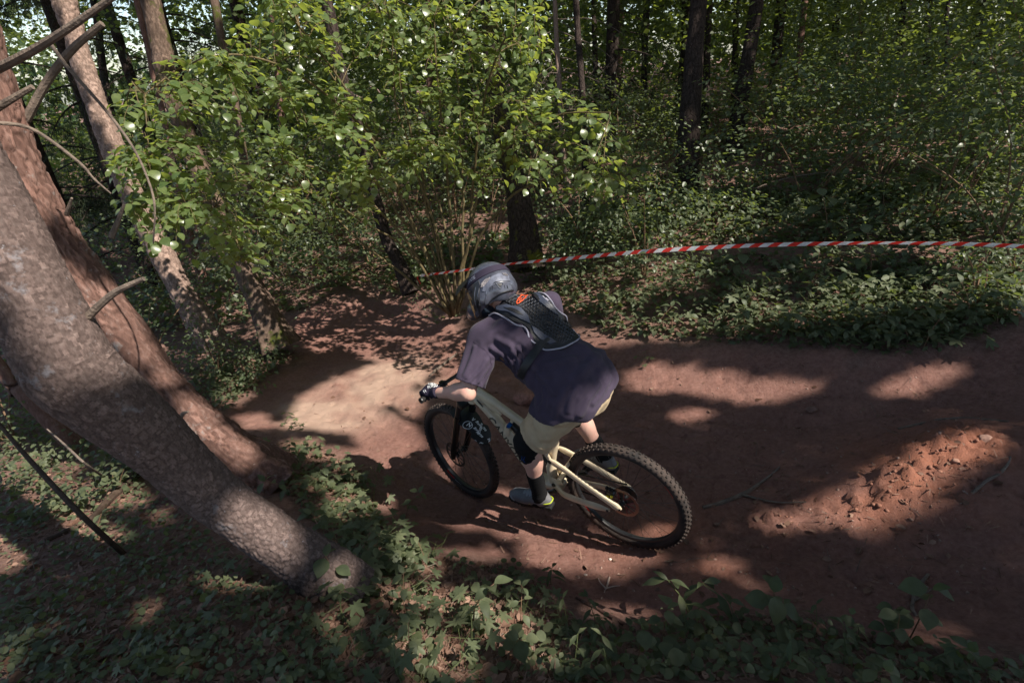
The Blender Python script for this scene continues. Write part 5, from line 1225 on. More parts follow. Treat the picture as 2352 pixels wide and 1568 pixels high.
TREES = []                                            # (object, x, y, z of where its share of the added canopy hangs)
def tree(name, px, m, label, group=None, top=None, seg=24, step=.06, rough=.012, flare=.25, plate=None, shade_canopy=True, rad_top=.5, cat='tree', base_drop=.15):
    """px: list of (photo x, photo y, depth, width in photo pixels) from the foot upwards; continues to a leafy top out of frame"""
    pts = [at(x, y, s) for x, y, s, w in px]; rad = [w * s / FPX / 2 for x, y, s, w in px]
    b = pts[0].copy(); dirn = pts[1] - pts[0]; dirn /= np.linalg.norm(dirn); pts = [b - dirn * base_drop] + pts; rad = [rad[0]] + rad
    up = pts[-1] - pts[-2]; up /= np.linalg.norm(up)
    h = 14.0 if top is None else top
    if h > 0:
        k = pts[-1]; d2 = up * .6 + np.array([0, 0, .4]); d2 /= np.linalg.norm(d2)
        pts += [k + d2 * (h - k[2] + b[2]) * .45, k + d2 * (h - k[2] + b[2]) * .45 + np.array([0, 0, (h - k[2] + b[2]) * .55])]; rad += [rad[-1] * (1 + rad_top) / 2, rad[-1] * rad_top * .5]
    root = empty(name, Matrix.Translation(b)); tag(root, label, cat, group)
    V, F, tn = trunk_mesh('trunk', pts, rad, m, seg, step, rough, len(TREES) * 3 + 1, flare, plate=plate)
    tr_ = mobj('trunk', np_mesh('trunk', V - b, F, m, tn if plate else np.full(len(F), .5)), root)
    if shade_canopy: TREES.append((root, pts[-2], b))
    return root, tr_, b, pts, rad
def limb(root, b, pts, rad, m=None, name='branch', seg=8, n=6):
    mb = MB(); P = smooth_path([np.array(p) - b for p in pts], n); mb.tube(P, np.interp(np.linspace(0, 1, len(P)), np.linspace(0, 1, len(rad)), rad), seg); return mb.build(name, m or M_TWIG2, root)

# two leaning trees in front on the left
t1, t1t, b1, p1, r1 = tree('leaning_tree', [(748, 1318, 2.29, 123), (665, 1255, 2.24, 108), (525, 1165, 2.14, 110), (430, 1085, 2.05, 123), (345, 1005, 1.95, 147), (245, 920, 1.85, 175), (165, 850, 1.77, 186), (110, 755, 1.72, 179), (45, 640, 1.68, 175), (-80, 410, 1.62, 182), (-200, 180, 1.58, 191)],
     M_BARK1, 'nearest leaning tree, grey-brown scaly bark, crossing the lower left corner', seg=124, step=.0068, rough=.008, flare=.10, plate=(.021, 1.15, .0034, 3.9), top=13)
t2, t2t, b2, p2, r2 = tree('leaning_tree', [(565, 1100, 3.64, 150), (505, 1050, 3.58, 136), (402, 955, 3.5, 130), (300, 828, 3.42, 130), (215, 705, 3.33, 130), (105, 545, 3.2, 130), (20, 390, 3.08, 130), (-30, 245, 3.0, 130), (-65, 110, 2.95, 125)],
     M_BARK2, 'thick leaning pine with red-brown furrowed bark, behind the nearest leaning tree', seg=132, step=.011, rough=.014, flare=.34, plate=(.040, 2.6, .0125, 4.2), top=14)
for pts, ws in (([(-40, 175, 1.75), (60, 125, 1.7), (150, 70, 1.65), (280, -20, 1.6)], (22, 20, 18, 14)), ([(-10, 250, 1.72), (75, 200, 1.7)], (18, 12)), ([(-60, 290, 1.7), (0, 283, 1.72), (80, 300, 1.78), (180, 372, 1.85), (215, 410, 1.88), (255, 445, 1.9)], (9, 9, 8, 7, 5, 3)),
                ([(195, 735, 1.74), (230, 700, 1.72), (270, 668, 1.7), (330, 640, 1.68)], (20, 17, 15, 10))):
    limb(t1, b1, [at(*p) for p in pts], [w * p[2] / FPX / 2 for p, w in zip(pts, ws)])
for pts, ws in (([(60, 275, 3.1), (110, 185, 3.05), (165, 115, 3.0), (235, 55, 2.95)], (20, 18, 17, 14)), ([(115, 100, 2.5), (160, 160, 2.5), (240, 250, 2.5), (300, 330, 2.52), (335, 400, 2.55), (355, 470, 2.55), (352, 560, 2.6)], (9, 8, 7, 6, 5, 5, 3)),
                ([(410, 968, 3.36), (420, 950, 3.3), (432, 945, 3.25)], (12, 9, 5)), ([(255, 545, 3.3), (270, 510, 3.28), (285, 470, 3.26)], (14, 11, 6)), ([(150, 500, 3.2), (157, 480, 3.16), (165, 455, 3.12)], (11, 9, 5))):
    limb(t2, b2, [at(*p) for p in pts], [w * p[2] / FPX / 2 for p, w in zip(pts, ws)])

GL = 'trees on the slope left of the track'; GR = 'dark trunks in the wood on the right'
tA = tree('pine_tree', [(632, 772, 6.25, 62), (575, 650, 6.15, 46), (520, 535, 6.1, 42), (470, 420, 6.05, 40), (425, 300, 6.0, 42), (378, 160, 5.9, 46), (345, 0, 5.8, 44)], M_BARK3, 'mossy brown tree standing where the track bends away, left of the berm', GL, flare=.35, plate=(.035, 2.0, .008, 6.0), step=.024, seg=52)
tB = tree('pine_tree', [(500, 800, 6.9, 62), (430, 690, 6.8, 54), (365, 570, 6.7, 50), (300, 440, 6.6, 48), (225, 250, 6.5, 46), (180, 120, 6.4, 46), (140, -20, 6.3, 46)], M_BARK5, 'pale flaky-barked pine, sunlit high on the left above the two leaning trees', GL, flare=.2, plate=(.05, 1.3, .011, 6.0), step=.022, seg=56)
for px, m, lab in (([(515, 760, 9.0, 24), (470, 650, 8.8, 20), (440, 560, 8.6, 18), (400, 400, 8.4, 16), (360, 200, 8.2, 14)], M_BARK2, 'slim reddish trunk just behind the pale flaky-barked pine'),
                   ([(655, 700, 9.5, 30), (620, 600, 9.3, 24), (590, 500, 9.2, 22), (560, 380, 9.0, 22), (530, 200, 8.8, 20)], M_BARK3, 'green mossy trunk in the hollow right of the mossy brown tree'),
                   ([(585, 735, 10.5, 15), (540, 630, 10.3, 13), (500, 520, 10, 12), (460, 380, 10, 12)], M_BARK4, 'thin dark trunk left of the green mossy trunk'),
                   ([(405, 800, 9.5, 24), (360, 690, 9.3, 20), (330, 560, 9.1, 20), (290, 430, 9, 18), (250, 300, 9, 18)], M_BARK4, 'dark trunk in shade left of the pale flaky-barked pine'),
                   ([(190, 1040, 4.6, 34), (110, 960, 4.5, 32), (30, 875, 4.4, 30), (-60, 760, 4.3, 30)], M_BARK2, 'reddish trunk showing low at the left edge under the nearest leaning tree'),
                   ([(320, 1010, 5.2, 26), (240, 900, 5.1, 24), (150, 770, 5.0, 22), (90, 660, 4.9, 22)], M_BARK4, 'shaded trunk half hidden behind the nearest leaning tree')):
    tree('slim_tree', px, m, lab, GL, seg=16, step=.12)
tS = tree('broken_tree', [(1210, 592, 6.7, 72), (1204, 533, 6.7, 62), (1187, 434, 6.65, 54), (1170, 370, 6.6, 46), (1150, 280, 6.6, 40), (1129, 130, 6.6, 38), (1120, 0, 6.6, 36)], bark_mat('dark_mossy_bark', (.042, .030, .026), (.075, .055, .046), 18, .4, moss=(.10, .10, .012)), 'stout dark trunk with yellow moss at its foot behind the striped tape', GR, flare=.2, seg=28)
tD = tree('slim_tree', [(935, 648, 7.0, 34), (910, 590, 7.0, 28), (883, 533, 7.0, 26), (825, 307, 6.9, 24), (780, 150, 6.8, 24), (750, 0, 6.7, 24)], M_BARK4, 'dark straight trunk behind the sunlit hazel stems', GL, seg=18)
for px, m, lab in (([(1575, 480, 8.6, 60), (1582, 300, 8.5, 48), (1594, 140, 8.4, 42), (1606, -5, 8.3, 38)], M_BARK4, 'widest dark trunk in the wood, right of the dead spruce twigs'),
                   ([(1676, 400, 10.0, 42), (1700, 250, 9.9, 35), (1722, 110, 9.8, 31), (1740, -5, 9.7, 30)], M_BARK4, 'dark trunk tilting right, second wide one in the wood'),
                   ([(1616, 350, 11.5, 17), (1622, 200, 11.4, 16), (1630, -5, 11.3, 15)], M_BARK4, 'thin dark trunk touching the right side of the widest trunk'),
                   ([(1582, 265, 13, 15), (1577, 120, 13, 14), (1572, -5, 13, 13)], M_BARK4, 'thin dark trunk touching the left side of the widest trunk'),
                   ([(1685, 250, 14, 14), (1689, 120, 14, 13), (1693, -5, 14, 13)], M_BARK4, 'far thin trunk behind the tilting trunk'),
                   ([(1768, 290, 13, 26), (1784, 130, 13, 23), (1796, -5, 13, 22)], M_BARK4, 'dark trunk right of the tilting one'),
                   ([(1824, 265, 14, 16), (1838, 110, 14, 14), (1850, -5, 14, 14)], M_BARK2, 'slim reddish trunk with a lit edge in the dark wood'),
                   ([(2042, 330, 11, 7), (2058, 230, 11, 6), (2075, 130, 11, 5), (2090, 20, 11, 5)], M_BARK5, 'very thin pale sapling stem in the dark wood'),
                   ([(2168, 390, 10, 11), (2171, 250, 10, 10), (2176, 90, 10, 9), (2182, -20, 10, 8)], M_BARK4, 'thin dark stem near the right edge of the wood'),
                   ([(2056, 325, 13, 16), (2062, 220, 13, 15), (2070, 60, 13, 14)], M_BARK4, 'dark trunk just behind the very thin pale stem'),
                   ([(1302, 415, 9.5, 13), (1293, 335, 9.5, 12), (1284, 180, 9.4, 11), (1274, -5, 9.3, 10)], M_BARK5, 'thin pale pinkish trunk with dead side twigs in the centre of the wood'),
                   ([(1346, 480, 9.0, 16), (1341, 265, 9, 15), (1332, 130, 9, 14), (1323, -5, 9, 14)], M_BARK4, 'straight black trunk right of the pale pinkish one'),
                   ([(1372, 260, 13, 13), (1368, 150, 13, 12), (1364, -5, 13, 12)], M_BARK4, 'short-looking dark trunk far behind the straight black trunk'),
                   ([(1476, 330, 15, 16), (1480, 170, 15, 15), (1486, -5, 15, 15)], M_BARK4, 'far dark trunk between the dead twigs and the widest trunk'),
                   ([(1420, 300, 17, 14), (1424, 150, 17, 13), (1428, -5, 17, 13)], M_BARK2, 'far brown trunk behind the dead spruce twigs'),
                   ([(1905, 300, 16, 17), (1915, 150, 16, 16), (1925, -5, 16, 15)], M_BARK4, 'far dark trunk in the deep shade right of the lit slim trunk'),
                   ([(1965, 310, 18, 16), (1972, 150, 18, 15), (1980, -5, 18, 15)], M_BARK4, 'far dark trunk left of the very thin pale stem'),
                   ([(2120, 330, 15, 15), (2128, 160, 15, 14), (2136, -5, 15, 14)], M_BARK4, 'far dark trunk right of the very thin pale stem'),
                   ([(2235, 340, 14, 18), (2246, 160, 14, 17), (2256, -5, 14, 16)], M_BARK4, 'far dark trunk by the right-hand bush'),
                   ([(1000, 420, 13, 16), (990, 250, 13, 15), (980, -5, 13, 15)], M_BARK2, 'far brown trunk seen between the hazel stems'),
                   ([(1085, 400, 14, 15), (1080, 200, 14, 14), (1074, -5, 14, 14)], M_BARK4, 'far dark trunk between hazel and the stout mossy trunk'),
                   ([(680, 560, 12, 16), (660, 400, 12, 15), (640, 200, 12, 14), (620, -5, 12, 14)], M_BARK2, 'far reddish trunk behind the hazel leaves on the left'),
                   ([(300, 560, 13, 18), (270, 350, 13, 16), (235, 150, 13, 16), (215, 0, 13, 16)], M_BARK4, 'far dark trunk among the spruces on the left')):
    tree('slim_tree', px, m, lab, GR, seg=12, step=.25, rough=.008)
def dead_twigs(root, b, base, n, spread, seed, depth):
    g = random.Random(seed); mb = MB()
    for i in range(n):
        x, y = base(g.random()); p = at(x, y, depth); a = g.uniform(-1, 1); L = g.uniform(.5, 1.5) * spread
        d = np.array([math.copysign(1, a) * g.uniform(.5, 1), g.uniform(-.8, .3), g.uniform(-.75, -.15)]); q = p + d * L * .5 + np.array([0, 0, .06]); e = p + d * L + np.array([0, 0, -.15 * L])
        mb.tube(smooth_path([p - b, q - b, e - b], 4), np.linspace(.008, .002, 9), 5)
        for k in range(5):
            t = g.uniform(.3, 1); s = p * (1 - t) + e * t; mb.tube([s - b, s - b + np.array([g.uniform(-.2, .2), g.uniform(-.2, .2), g.uniform(-.25, .02)])], [.003, .0012], 4)
    return mb.build('dead_twig', M_TWIG2, root)
_r = [t for t in TREES if 'pale pinkish' in t[0]['label']][0]; o = dead_twigs(_r[0], _r[2], lambda t: (1274 + 24 * t, 10 + 330 * t), 44, 1.0, 5, 9.4); o['kind'] = 'stuff'
o = dead_twigs(tA[0], tA[2], lambda t: (390 + 190 * t, 180 + 450 * t), 12, .5, 8, 6.05); o['kind'] = 'stuff'

# ---------------------------------------------------------------- hazel bush with arching stems
HB = gp(1038, 716)
hz = empty('hazel_bush', Matrix.Translation(HB)); tag(hz, 'large hazel bush of many arching stems with sunlit yellow-green leaves behind the rider', 'bush')
STEMS = [[(1030, 716, 6.35), (985, 640, 6.2), (930, 570, 6.0), (850, 520, 5.7), (770, 470, 5.4), (700, 440, 5.2)], [(1034, 712, 6.35), (990, 600, 6.2), (930, 510, 6.0), (870, 420, 5.8), (800, 330, 5.5), (740, 295, 5.3), (630, 260, 5.0), (545, 262, 4.8)],
         [(1040, 712, 6.35), (1000, 600, 6.2), (960, 500, 6.1), (900, 400, 5.9), (850, 320, 5.7), (780, 200, 5.4), (690, 80, 5.0)], [(1045, 710, 6.3), (1020, 600, 6.1), (985, 480, 5.9), (940, 340, 5.6), (905, 200, 5.3), (902, 90, 5.1), (915, -40, 4.9)],
         [(1050, 710, 6.3), (1040, 620, 6.2), (1020, 520, 6.1), (985, 400, 6.0), (962, 300, 5.9), (966, 235, 5.85)], [(1058, 705, 6.35), (1064, 560, 6.2), (1062, 400, 6.0), (1060, 300, 5.8), (1055, 230, 5.7), (1042, 80, 5.5)],
         [(1048, 705, 6.3), (1075, 560, 6.0), (1110, 420, 5.6), (1180, 320, 5.1), (1280, 262, 4.7), (1400, 255, 4.4)], [(1050, 705, 6.35), (1100, 560, 6.1), (1180, 450, 5.8), (1300, 400, 5.5), (1420, 400, 5.2), (1490, 440, 5.1)],
         [(1030, 714, 6.35), (950, 520, 6.0), (850, 320, 5.5), (700, 180, 5.0), (560, 130, 4.6), (420, 150, 4.3), (330, 210, 4.2)], [(1032, 712, 6.35), (930, 470, 5.9), (820, 240, 5.2), (700, 80, 4.6), (600, -30, 4.2)],
         [(1042, 712, 6.35), (970, 420, 5.8), (920, 180, 5.1), (880, -30, 4.6)], [(1060, 706, 6.35), (1085, 450, 5.8), (1110, 240, 5.2), (1160, 90, 4.7), (1230, 40, 4.4)], [(1026, 716, 6.4), (960, 590, 6.2), (880, 490, 6.0), (760, 400, 5.7), (640, 380, 5.4), (540, 420, 5.2), (480, 480, 5.1)],
         [(1024, 716, 6.4), (940, 640, 6.3), (840, 560, 6.1), (740, 470, 5.9), (690, 410, 5.8)], [(1052, 708, 6.3), (1030, 420, 5.7), (1010, 200, 5.2), (1000, 40, 4.9)]]
POOL = []
for k, sp in enumerate(STEMS):
    P = smooth_path([at(*p) for p in sp], 8); P[0] = HB + (P[0] - HB) * .5 + np.array([0, 0, -.05]); g = random.Random(k)
    P = P + np.stack([fbm(np.column_stack([P[:, 2] * 3, np.full(len(P), k * 7.), np.full(len(P), c)]), 2, 70) for c in range(3)], 1) * .03
    limb(hz, HB, P, [.021 - .003 * (k % 3), .015, .011, .008, .005], M_TWIG, 'stem', 10, 2)
    L = len(P); POOL += [(P[i], i / L) for i in range(int(L * .25), L)]
HPOLY = np.array([(235, 330), (300, 225), (430, 130), (560, 60), (640, -60), (1260, -60), (1250, 60), (1290, 190), (1420, 255), (1505, 440), (1400, 470), (1250, 440), (1120, 430), (960, 430), (850, 500), (700, 510), (570, 610), (385, 570), (325, 560), (285, 480), (240, 420)], float)
def in_px(poly, n, g=NR):
    lo, hi = poly.min(0), poly.max(0); o = np.zeros((0, 2))
    while len(o) < n:
        q = lo + g.random((n * 2, 2)) * (hi - lo); o = np.vstack([o, q[inside(q[:, 0], q[:, 1], poly)]])
    return o[:n]
def hdepth(x):   # the bush comes nearer at both ends
    return np.interp(x, [230, 450, 700, 950, 1150, 1300, 1500], [4.3, 4.5, 5.0, 5.5, 5.3, 4.9, 5.0])
tg = in_px(HPOLY, 95); BR = []
twm = MB()
for (x, y) in tg:
    T = at(x, y, hdepth(x) + NR.uniform(-.7, .5)); d = [np.linalg.norm(T - p) + .4 * max(0, p[2] - T[2]) for p, f in POOL]; S0 = POOL[int(np.argmin(d))][0]
    if np.linalg.norm(T - S0) < .15: continue
    m_ = (S0 + T) / 2 + np.array([0, 0, .08]) + NR.normal(size=3) * .03; Q = smooth_path([S0, m_, T], 5); twm.tube(Q - HB, np.linspace(.006, .003, len(Q)), 5); BR += [(q, 1) for q in Q[3:]]
POOL2 = np.array([p for p, f in POOL] + [p for p, f in BR])
LP, LD, LN, LS = [], [], [], []
tw = in_px(HPOLY, 900)
for (x, y) in tw:
    T = at(x, y, hdepth(x) + NR.uniform(-.9, .6)); i = int(np.argmin(((POOL2 - T) ** 2).sum(1))); S0 = POOL2[i]; v = T - S0; L = np.linalg.norm(v)
    if L > .55: S0 = T - v / L * .55; L = .55
    if L < .12: T = S0 + rand_dirs(1)[0] * .25; L = .25
    out = (T - S0) / L; n_ = int(L / .042) + 2; up = np.array([NR.normal() * .25, NR.normal() * .25, 1.0]); sd = np.cross(out, up); sd /= np.linalg.norm(sd)
    sag = np.array([S0 + out * L * t + np.array([0, 0, .05 * math.sin(t * PI) - .07 * t * t]) for t in np.linspace(0, 1, 5)]); twm.tube(sag - HB, np.linspace(.0028, .0012, 5), 4)
    for k in range(n_):
        t = (k + .7) / n_; p = S0 + out * L * t + np.array([0, 0, .05 * math.sin(t * PI) - .07 * t * t]); s = 1 if k % 2 else -1
        d = out * .55 + sd * s * (.9 if k < n_ - 1 else .0) + np.array([0, 0, -.22 + NR.normal() * .22]) + NR.normal(size=3) * .12
        LP.append(p + d / np.linalg.norm(d) * .012); LD.append(d); LN.append(up + np.array(SUN) * .6 + NR.normal(size=3) * .40); LS.append(NR.uniform(.042, .092))
twm.build('twig', M_TWIG, hz)['kind'] = 'stuff'
LP, LD, LN, LS = map(np.array, (LP, LD, LN, LS))
def leaves_with_parts(root, b, kind, LP, LD, LN, LS, m, npart, name='leaf', rest='foliage'):
    """the leaves that show largest become single parts, the rest one mass"""
    px, py, dz = proj(LP); sc = LS / dz; sc[(px < 0) | (px > 2352) | (py < 0) | (py > 1568) | (dz < .1)] = 0; o = np.argsort(-sc); big, small = o[:npart], o[npart:]
    V, F = LEAF[kind]; me = np_mesh(name, V, F, m, np.full(len(F), .0), smooth=True); R = frames(LD, LN)
    for i in big:
        M = Matrix.Identity(4); q = R[i] * LS[i]; t = LP[i] - b
        for a in range(3):
            for c in range(3): M[a][c] = q[a][c]
            M[a][3] = t[a]
        ob = bpy.data.objects.new(name, me); COL.objects.link(ob); ob.parent = root; ob.matrix_local = M
    if len(small):
        V2, F2, idx = scatter(kind, LP[small] - b, LD[small], LN[small], LS[small]); fo = mobj(rest, np_mesh(rest, V2, F2, m, NR.random(len(small))[idx], smooth=False), root); fo['kind'] = 'stuff'
leaves_with_parts(hz, HB, 'hazel', LP, LD, LN, LS, M_LHAZEL, 300)
HAZEL_PTS = LP

# ---------------------------------------------------------------- bushes and undergrowth behind
def bush(px, py, depth, w, h, n, leaf, label, m=M_LBUSH, kind='hex', group='bushes under the trees', stems=5, dens=3.0, on_ground=True, cz=0):
    """px, py: photo position of the bush's foot"""
    b = gp(px, py) if on_ground else at(px, py, depth)
    root = empty('woodland_bush', Matrix.Translation(b)); tag(root, label, 'bush', group); mb = MB(); P, D, Nn, S = [], [], [], []
    nb = max(6, int(n / 26))
    for k in range(nb):
        u = NR.normal(size=3) * np.array([w * .36, w * .36, 0]); z = cz + h * (.15 + .85 * NR.random() ** .8); fz = math.sqrt(max(.05, 1 - (z / h - .45) ** 2 * 1.6)); c = np.array([u[0] * fz, u[1] * fz, z])
        if k < stems: mb.tube(smooth_path([(0, 0, -.05), c * [.35, .35, .5] + NR.normal(size=3) * .03, c], 4), np.linspace(.012, .003, 9), 5)
        m_ = max(3, int(n / nb)); ext = leaf * 3.2
        q = c + NR.normal(size=(m_, 3)) * np.array([ext, ext, ext * .28]); P.append(q); d = q - c; d[:, 2] -= ext * .25; D.append(d + NR.normal(size=(m_, 3)) * .05); Nn.append(NR.normal(size=(m_, 3)) * .38 + np.array([0, 0, 1])); S.append(NR.uniform(.7, 1.2, m_) * leaf)
    mb.build('stem', M_BROWNSTALK, root)
    P, D, Nn, S = map(np.concatenate, (P, D, Nn, S)); V, F, idx = scatter(kind, P, D, Nn, S); fo = mobj('foliage', np_mesh('foliage', V, F, m, NR.random(len(P))[idx], smooth=False), root); return root, b
BUSHES = [(1480, 640, 1.5, 1.15, 1500, .055, 'pale-lit leafy bush right of the stout mossy trunk, drooping to the tape', 'oval'), (1330, 560, 1.1, .9, 700, .05, 'low bush between the stout mossy trunk and the straight black trunk', 'hex'),
          (730, 660, 2.2, 1.6, 1700, .05, 'grey-green bush behind the far berm of the track', 'hex'), (860, 640, 1.4, .8, 800, .045, 'low dark bush at the end of the berm', 'hex'), (930, 665, 1.2, .4, 700, .05, 'low ferny growth along the top of the berm', 'lance'),
          (590, 680, 1.6, 1.3, 900, .05, 'dark bush between the mossy brown tree and the green mossy trunk', 'hex'), (420, 740, 1.8, 1.5, 1000, .05, 'bush in half shade below the pale flaky-barked pine', 'hex'), (250, 760, 2.2, 1.8, 1200, .055, 'bush behind the two leaning trees', 'hex'),
          (2290, 560, 1.3, 1.9, 1300, .075, 'whitish-lit bush at the right edge above the tape', 'oval'), (2210, 470, 1.8, 1.4, 1100, .06, 'dark bush behind the right-edge bush', 'hex'), (1950, 420, 2.4, 1.3, 1300, .06, 'grey-lit bush in the middle of the dark wood', 'hex'),
          (1780, 380, 2.2, 1.5, 1200, .06, 'shaded bush behind the tilting trunk', 'hex'), (1720, 470, 1.2, .5, 500, .05, 'low bush at the foot of the tilting trunk', 'hex'), (1420, 400, 1.8, 1.6, 1200, .06, 'dim bush behind the thin pale trunk', 'hex'), (1530, 370, 2.0, 1.1, 900, .06, 'dim bush left of the widest trunk', 'hex'),
          (1230, 440, 2.0, 1.8, 1300, .06, 'shaded bush behind the stout mossy trunk', 'hex'), (1050, 520, 1.8, 1.5, 1100, .055, 'shaded bush behind the hazel stems', 'hex'), (880, 520, 2.2, 1.9, 1400, .055, 'shaded bush behind the hazel on the left', 'hex'), (560, 560, 2.6, 2.2, 1500, .06, 'lit bush far behind the mossy brown tree', 'hex'),
          (80, 940, 1.4, 1.0, 700, .045, 'low bush at the left edge under the leaning trunk', 'hex'), (330, 880, 1.2, .9, 700, .045, 'small bush in the gap left of the red-barked pine', 'hex'), (500, 850, .7, .55, 420, .045, 'small leafy bush at the foot of the pale flaky-barked pine', 'oval'), (585, 870, .6, .35, 300, .045, 'low clump of lit leaves left of the track edge', 'oval')]
BUSHES += [(640, 620, 2.4, 1.9, 1500, .06, 'dim bush deep behind the green mossy trunk', 'hex'), (1130, 560, 1.5, 1.3, 900, .05, 'dark bush between the hazel stems and the stout mossy trunk', 'hex'), (980, 610, 1.4, 1.0, 800, .05, 'low dark bush at the foot of the dark straight trunk', 'hex'),
           (160, 820, 2.0, 1.6, 1100, .055, 'shaded bush seen low behind the thick leaning pine', 'hex'), (700, 560, 2.6, 2.0, 1500, .06, 'dim bush far back beneath the left hazel leaves', 'hex'), (2080, 360, 2.4, 1.6, 1200, .065, 'dim bush at the foot of the very thin pale stem', 'hex'), (1640, 330, 2.6, 1.2, 1000, .065, 'dim bush between the widest trunk and the tilting trunk', 'hex'),
           (2330, 420, 1.8, 2.4, 1300, .07, 'tall leafy bush cut by the right edge high up', 'oval'), (1390, 600, 1.0, .6, 600, .05, 'knee-high bush just above the tape right of the stout mossy trunk', 'oval'), (30, 1010, 1.2, .8, 600, .045, 'low bush at the far left edge beside the reddish trunk', 'hex')]
for (x, y, w, h, n, lf, lab, kd) in BUSHES: bush(x, y, 0, w, h, n, lf, lab, kind=kd)
for k, (x, y, w, h, n, lf, lab) in enumerate(((1640, 520, .9, .45, 500, .055, 'grey-lit sapling between the two wide dark trunks'), (1850, 470, 1.6, 1.7, 1500, .06, 'layered sapling behind the bent branch'), (1500, 470, 1.2, .9, 900, .055, 'sapling left of the widest dark trunk'), (2010, 440, 1.7, 1.9, 1500, .06, 'layered sapling in front of the very thin pale stem'),
                    (2140, 500, 1.5, 1.5, 1300, .06, 'sapling with dull leaves left of the right-edge bush'), (1420, 470, 1.3, 1.6, 1200, .055, 'sapling right of the straight black trunk'), (1790, 350, 2.2, 1.6, 1500, .065, 'sapling behind the tilting trunk'), (1900, 340, 2.4, 2.4, 1600, .07, 'tall sapling deep in the shade beyond the ivy'), (2260, 400, 2.0, 2.4, 1500, .065, 'tall sapling near the right edge of the wood'),
                    (1290, 420, 1.6, 2.0, 1300, .055, 'sapling around the thin pale pinkish trunk'), (1120, 470, 1.7, 2.2, 1400, .055, 'sapling left of the stout mossy trunk'), (950, 500, 1.9, 2.3, 1500, .055, 'sapling behind the hazel stems'), (780, 560, 2.0, 2.2, 1500, .055, 'sapling behind the left hazel arms'), (2330, 640, .7, .7, 500, .05, 'pale sunlit plant at the right edge under the tape'), (2240, 690, .6, .45, 380, .045, 'low pale plant left of the sunlit one under the tape'), (1960, 330, 2.4, 2.2, 1400, .07, 'sapling far back between thin trunks'))):
    bush(x, y, 0, w, h, n, lf, lab, kind='oval' if k in (13, 14) else 'hex', group='saplings under the trees')
# the far wood as one mass
def far_mass():
    P, S = [], []
    nc = 7600
    for k in range(nc):
        y = 11.5 + 26 * NR.random() ** 1.25; x = NR.uniform(-1.12, 1.12) * (y + 2); z0 = gz0(x, y)[0]; h = NR.random() ** .85 * (3.2 + y * .26)
        if x < -.42 * y and h > 2.0 and NR.random() < .72: continue
        c = np.array([x, y, z0 + h]); m_ = 40; ext = .34 + .012 * y; P.append(c + NR.normal(size=(m_, 3)) * np.array([ext, ext, ext * .36])); S.append(NR.uniform(.06, .10, m_) * (1 + y * .038))
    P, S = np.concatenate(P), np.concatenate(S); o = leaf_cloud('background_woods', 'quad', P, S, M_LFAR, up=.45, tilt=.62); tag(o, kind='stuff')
far_mass()
def treeline():
    n = 26000; y = NR.uniform(32, 58, n); x = NR.uniform(-1.15, 1.15, n) * (y + 2); z = gz0(x, y) + NR.random(n) * (5 + y * .28); k = (x > -.45 * y) | (NR.random(n) < .35) | (z < 3.5); P = np.stack([x, y, z], 1)[k]
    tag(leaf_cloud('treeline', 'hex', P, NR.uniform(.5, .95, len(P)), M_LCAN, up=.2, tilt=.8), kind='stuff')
treeline()
# spruces on the left with hanging boughs
def spruce(px, py, depth, h, label, nb=34, z0=.4, z1=9.0, spread=1.7, seed=1, m=M_NEEDLE):
    b = at(px, py, depth); b[2] = gz0(b[0], b[1])[0]; root = empty('spruce_tree', Matrix.Translation(b)); tag(root, label, 'tree', 'spruces on the left'); g = np.random.default_rng(seed)
    V, F, tn = trunk_mesh('trunk', [(0, 0, -.2), (0, 0, h * .5), (0, 0, h)], [.14, .10, .03], M_BARK4, 10, .6, .01, seed); mobj('trunk', np_mesh('trunk', V, F, M_BARK4), root)
    mb = MB(); P, D, S = [], [], []
    for k in range(nb):
        z = g.uniform(z0, z1); a = g.uniform(0, 2 * PI); L = spread * (1 - z / (h * 1.3)) * g.uniform(.6, 1.1); o = np.array([math.cos(a), math.sin(a), 0]); q = [np.array([0, 0, z]) + o * L * t + np.array([0, 0, .10 * t - .42 * L * t * t]) for t in np.linspace(0, 1, 7)]
        mb.tube(q, np.linspace(.02, .004, 7), 5)
        for t in np.linspace(.22, 1, 15):
            p = np.array([0, 0, z]) + o * L * t + np.array([0, 0, .10 * t - .42 * L * t * t]); hang = g.uniform(.12, .42)
            w = np.cross(o, [0, 0, 1]) * g.uniform(-.25, .25); m_ = 22; tt = g.random(m_)[:, None]; P.append(p + (np.array([0, 0, -hang]) + w) * tt + g.normal(size=(m_, 3)) * .015); d = g.normal(size=(m_, 3)) * .6; d[:, 2] -= .9; D.append(d); S.append(g.uniform(.06, .12, m_))
    mb.build('bough', M_BARK4, root); P, D, S = map(np.concatenate, (P, D, S)); V, F, idx = scatter('needle', P, D, g.normal(size=(len(P), 3)), S); V = V; mobj('needles', np_mesh('needles', V, F, m, g.random(len(P))[idx], smooth=False), root)
for k, (x, y, s, lab) in enumerate(((110, 420, 8.5, 'dark spruce with hanging boughs behind the two leaning trees'), (270, 430, 9.5, 'dark spruce right of the pale flaky-barked pine'), (480, 420, 11, 'spruce behind the upper hazel leaves'), (20, 480, 11, 'spruce at the far left against the sky'), (640, 430, 13, 'far spruce behind the hazel'),
                                    (1400, 300, 11.5, 'spruce with brownish boughs over the dead twigs'), (1560, 300, 14, 'dim spruce behind the widest trunk'), (400, 480, 15, 'far spruce against the sky between the pines'))):
    spruce(x, y, s, 16, lab, seed=20 + k, z0=.6 if x < 1000 else 1.3, z1=7.5)
